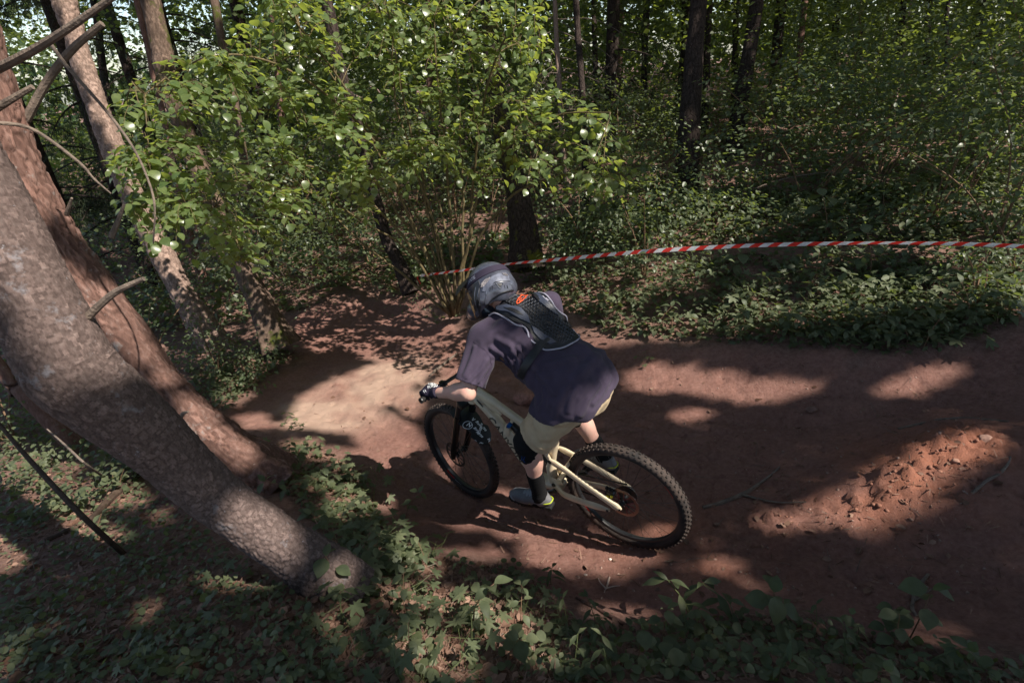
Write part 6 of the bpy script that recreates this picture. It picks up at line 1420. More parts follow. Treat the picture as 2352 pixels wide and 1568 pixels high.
# ---------------------------------------------------------------- low plants
R_FAR = np.array([(1190, 655), (1240, 615), (1500, 602), (2352, 575), (2352, 735), (2250, 770), (2090, 822), (1900, 800), (1600, 782), (1420, 770), (1300, 725)], float)
R_FAR2 = np.array([(1240, 600), (1300, 480), (1500, 470), (1900, 430), (2352, 400), (2352, 565), (1700, 565), (1400, 590)], float)
R_LEFT = np.array([(430, 850), (560, 805), (690, 790), (640, 850), (560, 905), (505, 965), (450, 900)], float)
R_MIDL = np.array([(560, 1050), (640, 1010), (740, 1025), (820, 1080), (860, 1150), (900, 1240), (1000, 1275), (960, 1330), (860, 1330), (760, 1250), (680, 1150), (600, 1100)], float)
R_BOT = np.array([(720, 1330), (860, 1280), (1000, 1290), (1190, 1305), (1300, 1400), (1340, 1568), (700, 1568), (640, 1450)], float)
R_BOTR = np.array([(1180, 1480), (1400, 1430), (1560, 1430), (1760, 1412), (1900, 1440), (2080, 1480), (2352, 1530), (2352, 1568), (1180, 1568)], float)
R_LOWL = np.array([(0, 1060), (150, 1010), (300, 1090), (450, 1200), (600, 1320), (720, 1410), (800, 1568), (0, 1568)], float)
def ground_at(poly, n, off=.04):
    q = in_px(poly, n); P = G(q[:, 0], q[:, 1]); sd = trail_sd(P[:, 0], P[:, 1]); P = P[sd > off]; P[:, 2] = gz(P[:, 0], P[:, 1]); return P
LME = {k: np_mesh('leaf', LEAF[k][0], LEAF[k][1], m, np.zeros(len(LEAF[k][1])), smooth=True) for k, m in (('maple', M_LBANK), ('oval', M_LBANK), ('round', M_LROUND), ('hazel', M_LBANK), ('lance', M_LROUND))}
def add_leaf(root, kind, p, d, n, s):
    M = Matrix.Identity(4); R = frames(np.array([d], float), np.array([n], float))[0] * s
    for a in range(3):
        for c in range(3): M[a][c] = R[a][c]
        M[a][3] = p[a]
    o = bpy.data.objects.new('leaf', LME[kind]); COL.objects.link(o); o.parent = root; o.matrix_local = M; return o
def seedling(kind, seed, big=1.0):
    g = random.Random(seed); root = empty({'maple': 'maple_seedling', 'oval': 'leafy_seedling', 'round': 'ground_ivy', 'hazel': 'hazel_seedling', 'lance': 'lance_leaved_seedling'}[kind]); mb = MB(); L = []
    if kind == 'round':
        for i in range(g.randint(8, 10)):
            a = g.uniform(0, 2 * PI); r_ = g.uniform(.01, .11) * big; h = g.uniform(.02, .06) * big; e = np.array([math.cos(a) * r_, math.sin(a) * r_, h]); mb.tube([(0, 0, -.01), e * .5 + [0, 0, .012], e], .0012, 4)
            L.append((e, [math.cos(a), math.sin(a), -.1], [g.gauss(0, .25), g.gauss(0, .25), 1], g.uniform(.030, .055) * big))
    else:
        H = {'maple': .15, 'oval': .22, 'hazel': .20, 'lance': .18}[kind] * big * g.uniform(.7, 1.2); le = np.array([g.uniform(-.10, .10), g.uniform(-.10, .10), H]); k = {'maple': 3, 'oval': 4, 'hazel': 3, 'lance': 4}[kind]
        mb.tube(smooth_path([(0, 0, -.03), le * [.3, .3, .5], le], 4), np.linspace(.0032, .0016, 9) * big ** .5, 5); a0 = g.uniform(0, PI)
        for i in range(k):
            t = 1 - .24 * i; c = le * [t * t, t * t, t]; a = a0 + i * PI / 2 + g.uniform(-.3, .3)
            for s in (0, PI):
                pl = {'maple': .055, 'oval': .012, 'hazel': .016, 'lance': .008}[kind] * big * (1 + .3 * i); d = np.array([math.cos(a + s), math.sin(a + s), .15 - .1 * i]); e = c + d * pl; mb.tube([c, e], .0011, 4)
                L.append((e, [d[0], d[1], -.25 + g.gauss(0, .12)], [g.gauss(0, .2) - d[0] * .1, g.gauss(0, .2), 1], {'maple': .082, 'oval': .072, 'hazel': .085, 'lance': .085}[kind] * big * g.uniform(.75, 1.15)))
        if kind in ('oval', 'hazel', 'lance'): L.append((le, [le[0] * 3 + .3, le[1] * 3, .3], [0, .2, 1], .06 * big))
    mb.build('stem', M_BROWNSTALK if kind in ('oval', 'hazel') else M_STALK, root)
    for q in L: add_leaf(root, kind, *q)
    return root
PROTO = {k: [[seedling(k, 100 + 7 * i + j), False] for i in range(3)] for j, k in enumerate(('maple', 'oval', 'round', 'hazel', 'lance'))}
KIDS = {r_.name: list(r_.children) for v in PROTO.values() for r_, _ in v}
def place_plant(kind, p, s, label, group):
    e = rnd.choice(PROTO[kind]); r0 = e[0]
    if not e[1]: r = r0; e[1] = True
    else:
        r = r0.copy(); COL.objects.link(r)
        for ch in KIDS[r0.name]: c = ch.copy(); COL.objects.link(c); c.parent = r
    r.location = p; r.rotation_euler = (rnd.gauss(0, .12), rnd.gauss(0, .12), rnd.uniform(0, 2 * PI)); r.scale = (s, s, s); tag(r, label, 'plant', group)
LANDMARKS = [('the stout mossy trunk', 1205, 560), ('the hazel stems', 1035, 690), ('the widest dark trunk', 1580, 440), ('the dull brown stone', 1865, 946), ('the nearest leaning tree\'s foot', 745, 1320), ('the thick leaning pine\'s foot', 560, 1060), ('the mossy log', 260, 1140), ('the leaning dead pole', 280, 1255), ('the lit mound', 2080, 1100),
             ('the forked stick', 2105, 1370), ('the split pale wood', 1110, 1425), ('the bark piece', 1245, 1432), ('the sunlit upright shoot', 1685, 1420), ('the rider\'s helmet', 1120, 660), ('the rider\'s back', 1330, 740), ('the front tyre', 985, 1050), ('the mossy brown tree', 625, 740), ('the pale flaky pine', 490, 780),
             ('the bright far-bank seedling', 1720, 700), ('the pale-lit drooping bush', 1480, 610), ('the right edge', 2340, 660), ('the bottom left corner', 20, 1550), ('the bottom right corner', 2330, 1550), ('the middle of the bottom edge', 1176, 1560), ('the long pale stick', 930, 1375), ('the near-edge root', 1450, 1440), ('the left edge', 10, 1250), ('the tall dull plant', 2000, 640), ('the tape\'s right end', 2340, 566), ('the far bend of the bank', 1420, 780)]
USED = {}
def where_is(p):
    x, y, z = proj(p); best = sorted(LANDMARKS, key=lambda l: (l[1] - x) ** 2 + 2.2 * (l[2] - y) ** 2); out = []
    for nm, lx, ly in best[:7]:
        dx, dy = x - lx, (y - ly) * 1.5; r_ = math.hypot(dx, dy); h_ = 'left' if dx < 0 else 'right'; v_ = 'above' if dy < 0 else 'below'
        d = 'right beside' if r_ < 45 else (('just ' if r_ < 130 else 'well ') + (v_ if abs(dy) > 2.2 * abs(dx) else (h_ + ' of' if abs(dx) > 2.2 * abs(dy) else v_ + ' and ' + h_ + ' of')))
        out.append(d + ' ' + nm)
    return out
NAMES = {'maple': 'lobed maple seedling', 'oval': 'seedling with paired oval leaves', 'round': 'round-leaved ground ivy tuft', 'hazel': 'broad-leaved hazel seedling', 'lance': 'narrow-leaved seedling'}
for poly, where, mixw, n, sc in ((R_FAR, 'on the far bank below the striped tape', dict(maple=.5, oval=.3, hazel=.2), 84, (.9, 1.5)), (R_FAR2, 'in the shaded wood above the striped tape', dict(maple=.4, oval=.3, hazel=.3), 44, (1.1, 1.9)),
                                 (R_LEFT, 'left of the track before the mossy brown tree', dict(maple=.4, oval=.4, hazel=.2), 20, (.8, 1.2)), (R_MIDL, 'on the bank between the leaning trees and the front wheel', dict(maple=.35, oval=.30, round=.35), 44, (.7, 1.1)),
                                 (R_BOT, 'on the needle litter below the nearest leaning tree', dict(round=.5, oval=.25, maple=.25), 46, (.6, .95)), (R_BOTR, 'along the near edge of the track at the bottom right', dict(round=.4, lance=.3, hazel=.3), 44, (.5, .85)),
                                 (R_LOWL, 'in the dark ground cover at the lower left', dict(maple=.4, round=.4, oval=.2), 40, (.45, .8))):
    P = ground_at(poly, int(n * 1.25))[:n]
    for p in P:
        k = rnd.choices(list(mixw), list(mixw.values()))[0]; s_ = rnd.uniform(*sc); t_ = (s_ - sc[0]) / (sc[1] - sc[0]); sz = 'small' if t_ < .33 else ('big' if t_ > .67 else 'medium-sized'); ws_ = where_is(p)
        ws_ = [w for w in ws_ if len((sz + ' ' + NAMES[k] + ' ' + w).split()) <= 16]; lab = next((l for l in (sz + ' ' + NAMES[k] + ', ' + w for w in ws_) if l not in USED), sz + ' ' + NAMES[k] + ', ' + ws_[0]); USED[lab] = 1; place_plant(k, p, s_, lab, 'plants ' + where)
# single plants that stand out
for kind, px, s, lab in (('hazel', (790, 1380), .85, 'big grey-green broad-leaved seedling covering the foot of the nearest leaning tree'), ('oval', (830, 1350), .9, 'tall seedling right beside the foot of the nearest leaning tree'), ('oval', (752, 1352), .6, 'low leafy shoot in front of the nearest leaning tree\'s foot'), ('hazel', (815, 1330), .6, 'broad leaves just right of the nearest leaning tree\'s foot'), ('oval', (770, 1395), .65, 'leafy shoot below the nearest leaning tree\'s foot'), ('oval', (850, 1320), .7, 'leafy shoot well right of the nearest leaning tree\'s foot'), ('oval', (1085, 1440), 1.25, 'broad rosette of oval leaves in the middle of the bottom edge'),
                         ('lance', (1685, 1425), 1.35, 'sunlit shoot with upright narrow leaves at the bottom edge, sticking up into the track'), ('lance', (1590, 1440), 1.3, 'second upright narrow-leaved shoot, left of the sunlit one'), ('hazel', (1760, 1450), 1.2, 'dense broad-leaved clump at the bottom edge right of the sunlit shoot'),
                         ('hazel', (2085, 1475), 1.1, 'pair of big round-toothed leaves at the bottom right by the track'), ('lance', (1265, 1340), .9, 'small bright star of narrow leaves on the near track edge'), ('maple', (1720, 720), 1.5, 'bright maple seedling at the edge of the far bank'),
                         ('oval', (2120, 800), 1.3, 'sunlit drooping leaves hanging over the far track edge on the right'), ('hazel', (1895, 560), 2.2, 'tall plant with large dull leaves in front of the striped tape'), ('hazel', (2000, 640), 1.9, 'tall plant with large dull leaves under the striped tape'),
                         ('maple', (1470, 835), .7, 'tiny lone seedling on the bare far edge of the track'), ('maple', (868, 1105), .8, 'bright lobed seedling at the near track edge left of the front wheel'), ('maple', (655, 970), .7, 'small sunlit seedling on the bare earth at the left'), ('maple', (690, 985), .6, 'second small sunlit seedling on the bare earth at the left'),
                         ('oval', (930, 1190), .9, 'seedling with a shiny leaf at the near track edge'), ('maple', (1000, 740), 1.0, 'seedling at the foot of the hazel stems'), ('maple', (1060, 735), 1.0, 'seedling right of the hazel stems, behind the helmet'), ('oval', (1745, 985 - 250), 1.1, 'leafy sprig on the far bank just above the bare earth')):
    place_plant(kind, gp(*px), s, lab, None)
for v in PROTO.values():
    for r_, used in v:
        if not used:
            for ch in list(r_.children): bpy.data.objects.remove(ch)
            bpy.data.objects.remove(r_)
# the carpet between them
CARP = []
for poly, n, hmax, kinds, s in ((R_FAR, 6200, .22, (('maple', .35), ('oval', .25), ('hex', .4)), (.045, .085)), (R_FAR2, 7000, .35, (('hex', .7), ('oval', .3)), (.05, .10)), (R_LEFT, 900, .16, (('hex', .6), ('oval', .4)), (.035, .06)), (R_MIDL, 1100, .10, (('maple', .35), ('round', .35), ('oval', .3)), (.028, .058)),
                                (R_BOT, 420, .05, (('round', .7), ('oval', .3)), (.018, .040)), (R_BOTR, 800, .09, (('round', .5), ('lance', .2), ('hazel', .3)), (.020, .048)), (np.array([(-30, 905), (110, 890), (320, 1005), (330, 1100), (200, 1190), (-30, 1210)], float), 2600, .28, (('hex', .7), ('oval', .3)), (.03, .06)), (R_LOWL, 3300, .07, (('hex', .5), ('round', .3), ('maple', .2)), (.014, .036))):
    P = ground_at(poly, int(n * 1.1), .02); cl = fbm(P * np.array([3.2, 3.2, 0]) + 5, 3, 77); P = P[NR.random(len(P)) < np.clip(.75 + cl * 1.3, .06, 1)]; h = NR.random(len(P)) ** 1.3 * hmax * np.clip(.7 + cl[:len(P)], .3, 1.4) + .008; P[:, 2] += h
    w = np.array([k[1] for k in kinds]); ch = NR.choice(len(kinds), len(P), p=w / w.sum())
    for i, (k, _) in enumerate(kinds): CARP.append((k, P[ch == i], s))
VV, FF, vv, nn = [], [], [], 0
for k, P, s in CARP:
    if not len(P): continue
    S = NR.uniform(s[0], s[1], len(P)); V, F, idx = scatter(k, P, rand_dirs(len(P), -.12), NR.normal(size=(len(P), 3)) * .30 + np.array([0, 0, 1]), S); VV.append(V); FF.append(F + nn); nn += len(V); vv.append(NR.random(len(P))[idx])
tag(mobj('ground_cover', np_mesh('ground_cover', np.concatenate(VV), np.concatenate(FF), M_LBANK, np.concatenate(vv), smooth=False)), kind='stuff')
n = 44000; y = 7.0 + 21 * NR.random(n) ** 1.4; x = NR.uniform(-1.05, 1.05, n) * (y + 1); P = np.stack([x, y, gz0(x, y) + .02, ], 1); cl = fbm(P * np.array([.9, .9, 0]), 3, 79); P[:, 2] += NR.random(n) ** 1.6 * np.clip(.25 + cl * 2.2, .06, 1.1); P = P[cl > -.2]
sdq = trail_sd(P[:, 0], P[:, 1]); P = P[sdq > .1]
tag(leaf_cloud('undergrowth', 'hex', P, NR.uniform(.06, .13, len(P)), M_LBUSH, up=1.2, tilt=.45), kind='stuff')
# litter: dry leaves, needles, twigs, small stones
def litter_pts(n, polys, off=.0):
    o = [ground_at(p, int(n * w), off) for p, w in polys]; return np.concatenate(o)
R_TR = np.array([(1250, 800), (2100, 850), (2320, 1000), (2300, 1400), (1500, 1370), (1150, 1270), (900, 1120), (650, 980), (860, 800)], float)
LW = ((R_BOT, .34), (R_MIDL, .14), (R_BOTR, .12), (R_LOWL, .22), (R_LEFT, .05), (R_FAR, .13))
P = litter_pts(7000, LW + ((R_TR, .035),), -9); P[:, 2] += .006; Dq = rand_dirs(len(P), 0); Dq[:, 2] *= .3; o = leaf_cloud('dry_leaf_litter', 'hex', P, NR.uniform(.018, .052, len(P)), M_DRY, up=1.0, tilt=.32, D=Dq); tag(o, kind='stuff')
P = litter_pts(15500, LW + ((R_TR, .05),), -9); P[:, 2] += .006; Dq = rand_dirs(len(P), 0); Dq[:, 2] *= .25; V, F, idx = scatter('needle', P, Dq, np.tile([0, 0, 1.0], (len(P), 1)), NR.uniform(.035, .075, len(P))); V2 = V
tag(mobj('needle_litter', np_mesh('needle_litter', V, F, M_DRY, NR.random(len(P))[idx], smooth=False)), kind='stuff')
mb = MB()
for p in litter_pts(460, LW + ((np.array([(1250, 830), (2100, 860), (2200, 1300), (1500, 1350), (900, 950)], float), .20),), -9):
    a = NR.uniform(0, 2 * PI); L = NR.uniform(.03, .16); d = np.array([math.cos(a), math.sin(a), NR.uniform(-.05, .15)]); q = p + np.array([0, 0, .006]); mb.tube([q - d * L / 2, q + NR.normal(size=3) * .008, q + d * L / 2], [.0022, .0018, .001], 4)
tag(mb.build('twig_litter', M_TWIG2), kind='stuff')
TRP = np.array([(640, 960), (860, 800), (1100, 790), (1450, 830), (2100, 860), (2300, 1000), (2250, 1440), (1500, 1380), (1100, 1260), (900, 1100)], float)
q = in_px(TRP, 900); P = G(q[:, 0], q[:, 1]); P[:, 2] = gz(P[:, 0], P[:, 1]); bm0 = bmesh.new(); bmesh.ops.create_icosphere(bm0, subdivisions=1, radius=1); bv = np.array([v.co[:] for v in bm0.verts]); bf = np.array([[v.index for v in f.verts] for f in bm0.faces]); bm0.free()
S = .0025 + .010 * NR.random(len(P)) ** 4; sh = NR.uniform(.6, 1.3, (len(P), 1, 3)) * np.array([1, 1, .65]); V = (bv[None] * (1 + NR.normal(size=(len(P), len(bv), 1)) * .12) * sh * S[:, None, None] + P[:, None, :]).reshape(-1, 3); F = (bf[None] + (np.arange(len(P)) * len(bv))[:, None, None]).reshape(-1, 3)
tag(mobj('gravel', np_mesh('gravel', V, F, mat('pebble', (.34, .24, .20), .85, .2, nscale=40, col2=(.20, .12, .095)))), kind='stuff')
q = np.vstack([in_px(np.array([(1960, 1090), (2080, 1030), (2250, 985), (2300, 1040), (2180, 1130), (2020, 1190)], float), 230), in_px(np.array([(1740, 1180), (1960, 1090), (2020, 1190), (1960, 1235), (1800, 1230)], float), 50)])
P = G(q[:, 0], q[:, 1]); P[:, 2] = gz(P[:, 0], P[:, 1]); S = .003 + .012 * NR.random(len(P)) ** 4; V = (bv[None] * (1 + NR.normal(size=(len(P), len(bv), 1)) * .18) * np.array([1, 1, .8]) * S[:, None, None] + P[:, None, :]).reshape(-1, 3); F = (bf[None] + (np.arange(len(P)) * len(bv))[:, None, None]).reshape(-1, 3)
tag(mobj('earth_crumbs', np_mesh('earth_crumbs', V, F, mat('clod', (.28, .14, .10), .95, .1, nscale=30, col2=(.20, .095, .068)), smooth=False)), kind='stuff')

# ---------------------------------------------------------------- fallen branches, roots, stones
def fallen(name, px, ws, label, m=M_TWIG2, lift=.3, cat='branch', forks=()):
    pts = [gp(*p) for p in px]; dz = [proj(p)[2] for p in pts]; rad = [w * d / FPX / 2 for w, d in zip(ws, dz)]; pts = [p + np.array([0, 0, r_ * lift * 2]) for p, r_ in zip(pts, rad)]
    b = pts[0].copy(); root = empty(name, Matrix.Translation(b)); tag(root, label, cat); mb = MB(); P = smooth_path(np.array(pts) - b, 6); P = P + np.stack([fbm(P * 9 + k * 3.3, 2, 91) for k in range(3)], 1) * .012
    rr = np.interp(np.linspace(0, 1, len(P)), np.linspace(0, 1, len(rad)), rad) * (1 + .18 * fbm(P * 30, 2, 93)); mb.tube(P, rr, 9); mb.build('stick', m, root)
    for f, w in forks:
        q = [gp(*p) + np.array([0, 0, .015]) for p in f]; mb = MB(); mb.tube(smooth_path(np.array(q) - b, 4), np.linspace(w, w * .5, (len(q) - 1) * 4 + 1) * dz[0] / FPX / 2, 7); mb.build('side_branch', m, root)
fallen('fallen_branch', [(1612, 1163), (1660, 1150), (1692, 1140), (1735, 1118), (1790, 1075)], (9, 12, 11, 8, 4), 'dark crooked root lying on the track right of the rear wheel', forks=[([(1700, 1138), (1780, 1155), (1850, 1158)], 6)])
fallen('fallen_branch', [(2126, 1322), (2102, 1362), (2098, 1392), (2108, 1412)], (7, 9, 8, 8), 'short forked stick on the dark track at the lower right', forks=[([(2100, 1378), (2120, 1368), (2140, 1352)], 6)])
fallen('fallen_branch', [(1378, 1372), (1393, 1345), (1398, 1325)], (4, 5, 4), 'small pale forked twig standing at the near track edge', m=mat('pale_twig', (.40, .30, .25), .8, .2), forks=[([(1390, 1350), (1410, 1347), (1424, 1346)], 4), ([(1391, 1348), (1380, 1340), (1374, 1330)], 4)])
fallen('fallen_branch', [(2225, 1140), (2265, 1110), (2300, 1085), (2318, 1050)], (7, 8, 7, 5), 'grey stick lying over the lit mound at the right edge')
fallen('fallen_branch', [(985, 862), (1010, 842), (1048, 812)], (6, 7, 4), 'thin stick on the track left of the rider')
fallen('fallen_branch', [(848, 1345), (920, 1375), (985, 1398), (1025, 1418)], (7, 6, 5, 4), 'long pale stick on the needle litter at the bottom', m=M_TWIG2)
fallen('fallen_branch', [(200, 1195), (258, 1140), (322, 1078)], (14, 18, 18), 'mossy fallen log in the ground cover at the lower left', m=M_BARK3, cat='log')
fallen('fallen_branch', [(100, 1238), (165, 1215), (205, 1190)], (12, 13, 13), 'end of a mossy log among leaves at the left edge', m=M_BARK3, cat='log')
fallen('fallen_branch', [(1090, 1446), (1112, 1422), (1128, 1402)], (10, 12, 11), 'split piece of pale wood on the litter at the bottom centre', m=mat('split_wood', (.36, .24, .17), .8, .2, nscale=30, namt=.3))
fallen('fallen_branch', [(1320, 1372), (1400, 1415), (1450, 1440), (1510, 1480), (1560, 1530)], (6, 9, 11, 11, 9), 'brown root along the near edge of the track at the bottom', m=M_BARK2)
fallen('fallen_branch', [(1775, 480), (1830, 476), (1885, 482)], (9, 12, 11), 'short log in the ivy of the dark wood', m=M_BARK2, cat='log')
fallen('fallen_branch', [(668, 628), (780, 623), (902, 618)], (6, 6, 5), 'thin dark pole lying behind the berm', m=M_BARK4)
fallen('fallen_branch', [(1650, 592), (1720, 585), (1760, 590)], (6, 7, 5), 'brown stick in the leaves right under the striped tape', m=M_BARK2)
fallen('fallen_branch', [(2060, 985), (2180, 962), (2320, 960)], (6, 7, 5), 'low root crossing the far side of the track at the right')
pole = empty('dead_pole', Matrix.Translation(gp(290, 1268))); tag(pole, 'dark dead pole leaning in the lower left, behind the nearest leaning tree', 'pole'); bpz = np.array(pole.matrix_world.translation)
limb(pole, bpz, [bpz + [0, 0, -.05], at(190, 1185, 2.62), at(95, 1085, 2.75), at(20, 1000, 2.85), at(-60, 900, 2.95)], [.014, .013, .012, .010, .008], M_BARK3, 'stick', 10)
stk = empty('dead_pole', Matrix.Translation(gp(250, 1100))); tag(stk, 'thin pale stick slanting over the ground cover at the left', 'stick'); bs = np.array(stk.matrix_world.translation)
limb(stk, bs, [bs, at(200, 1068, 3.1), at(150, 1022, 3.2), at(108, 985, 3.3)], [.008, .007, .006, .004], M_TWIG2, 'stick', 8)
arch = empty('bent_branch', Matrix.Translation(gp(1630, 505))); tag(arch, 'thin bent branch arching low over the ivy in the dark wood', 'branch'); ba = np.array(arch.matrix_world.translation)
limb(arch, ba, [ba, at(1720, 440, 7.2), at(1830, 405, 7.2), at(1960, 398, 7.3), at(2090, 440, 7.4)], [.012, .011, .010, .008, .005], M_TWIG2, 'stick', 8)
def stone(px, w, label, col, flat=.6, name='stone', seed=1):
    b = gp(*px); s = w * proj(b)[2] / FPX / 2; bm = bmesh.new(); bmesh.ops.create_icosphere(bm, subdivisions=3, radius=1)
    V = np.array([v.co[:] for v in bm.verts]); F = np.array([[v.index for v in f.verts] for f in bm.faces]); bm.free(); g = np.random.default_rng(seed)
    for _ in range(9): nrm = g.normal(size=3); nrm /= np.linalg.norm(nrm); d_ = V @ nrm; V = V - np.maximum(0, d_ - g.uniform(.62, .85))[:, None] * nrm
    V = V * (1 + fbm(V * 2.2 + seed, 3, 5)[:, None] * .10) * np.array([1, g.uniform(.6, .8), flat]) * s; o = mobj(name, np_mesh(name, V, F, mat('stone_%d' % seed, col, .85, .2, nscale=30, namt=.3, bump=.4)), None, Matrix.Translation(b + np.array([0, 0, s * flat * .35]))); tag(o, label, 'stone')
stone((1865, 946), 30, 'dull brown stone with a pale edge on the far half of the track', (.20, .12, .10), .55, seed=2)
stone((1402, 1278), 8, 'small white pebble on the near lit strip of track', (.55, .50, .45), .8, seed=3)
stone((2262, 1010), 34, 'rounded clod of earth on top of the lit mound', (.30, .18, .14), .7, seed=4)
stone((2195, 1055), 20, 'smaller clod below the rounded one on the mound', (.28, .16, .12), .7, seed=5)
stone((1245, 1432), 40, 'broken piece of pinkish bark in the litter at the bottom', (.30, .19, .16), .3, name='bark_piece', seed=6)
stone((1205, 920), 60, 'reddish lump of earth with roots behind the rider, under his belly', (.28, .14, .11), .7, name='earth_lump', seed=7)
stone((1345, 1318), 10, 'grey pebble at the near track edge', (.38, .30, .26), .7, seed=8)

# ---------------------------------------------------------------- barrier tape
tp = [(966, 633, 6.28), (1060, 621, 5.95), (1170, 606, 5.65), (1300, 594, 5.3), (1450, 580, 4.98), (1600, 570, 4.72), (1750, 563, 4.52), (1900, 559.5, 4.36), (2050, 558, 4.24), (2200, 560, 4.15), (2352, 566, 4.08), (2480, 574, 4.03), (2620, 584, 3.98)]
P = smooth_path([at(*p) for p in tp], 60); L = np.concatenate([[0], np.cumsum(np.linalg.norm(np.diff(P, axis=0), axis=1))]); per = .072; n = int(L[-1] / per); V, F, mi = [], [], []
W2 = .0185; sk = .020; ss = np.arange(n + 1) * per
def tpos(l): return np.array([np.interp(l, L, P[:, k]) for k in range(3)])
sub = 4
for i in range(n * sub + 1):
    l = i * per / sub
    for v in (-1, 0, 1):
        q = tpos(np.clip(l + sk * v, 0, L[-1])); tw_ = .25 + .35 * math.sin(l * 1.7) + .1 * math.sin(l * 6); V.append(q + np.array([.15 * v * W2, -v * W2 * math.sin(tw_) * .8, v * W2 * math.cos(tw_) + .004 * (1 - v * v)]))
for i in range(n * sub):
    for v in (0, 1): F.append((i * 3 + v, i * 3 + v + 1, i * 3 + v + 4, i * 3 + v + 3)); mi.append((i // sub) % 2)
def plastic(name, col):
    m = leaf_mat(name, col, col, tuple(min(1, c * 1.0) for c in col), .25, .35, .5); return m
me = np_mesh('barrier_tape', np.array(V), np.array(F), [plastic('tape_white', (.80, .80, .85)), plastic('tape_red', (.80, .045, .035))]); me.polygons.foreach_set('material_index', np.array(mi, np.int32))
tape = mobj('barrier_tape', me); tag(tape, 'red and white striped barrier tape strung from the hazel stems to the right edge', 'barrier tape')
mb = MB(); kp = at(966, 633, 6.28); mb.tube(smooth_path([kp, kp + [-.04, .03, -.02], kp + [-.05, .07, -.06], kp + [-.02, .05, -.12]], 4), .008, 6, (.3, 1)); mb.build('tape_knot', me.materials[1], tape)

# ---------------------------------------------------------------- unseen leaf canopy added to shade the scene, open over the lit patches
_S = np.array(SUN); _U = np.cross([0, 1, 0], _S); _U /= np.linalg.norm(_U); _V = np.cross(_S, _U)
RES, HALF = .04, 34.0; NG = int(2 * HALF / RES)
def uv(P): P = np.asarray(P, float); return np.stack([P @ _U, P @ _V], -1)
gu = (np.arange(NG) + .5) * RES - HALF; LIT = np.zeros((NG, NG), bool)
def fill(poly):
    poly = np.asarray(poly); a = np.clip(((poly.min(0) + HALF) / RES).astype(int) - 1, 0, NG - 1); b = np.clip(((poly.max(0) + HALF) / RES).astype(int) + 2, 0, NG)
    X, Y = np.meshgrid(gu[a[0]:b[0]], gu[a[1]:b[1]], indexing='ij'); m_ = inside(X.ravel(), Y.ravel(), poly).reshape(X.shape); LIT[a[0]:b[0], a[1]:b[1]] |= m_
def disc(P, r_):
    c = uv(P); a = np.clip(((c - r_ + HALF) / RES).astype(int), 0, NG - 1); b = np.clip(((c + r_ + HALF) / RES).astype(int) + 2, 0, NG)
    X, Y = np.meshgrid(gu[a[0]:b[0]], gu[a[1]:b[1]], indexing='ij'); LIT[a[0]:b[0], a[1]:b[1]] |= (X - c[0]) ** 2 + (Y - c[1]) ** 2 < r_ * r_
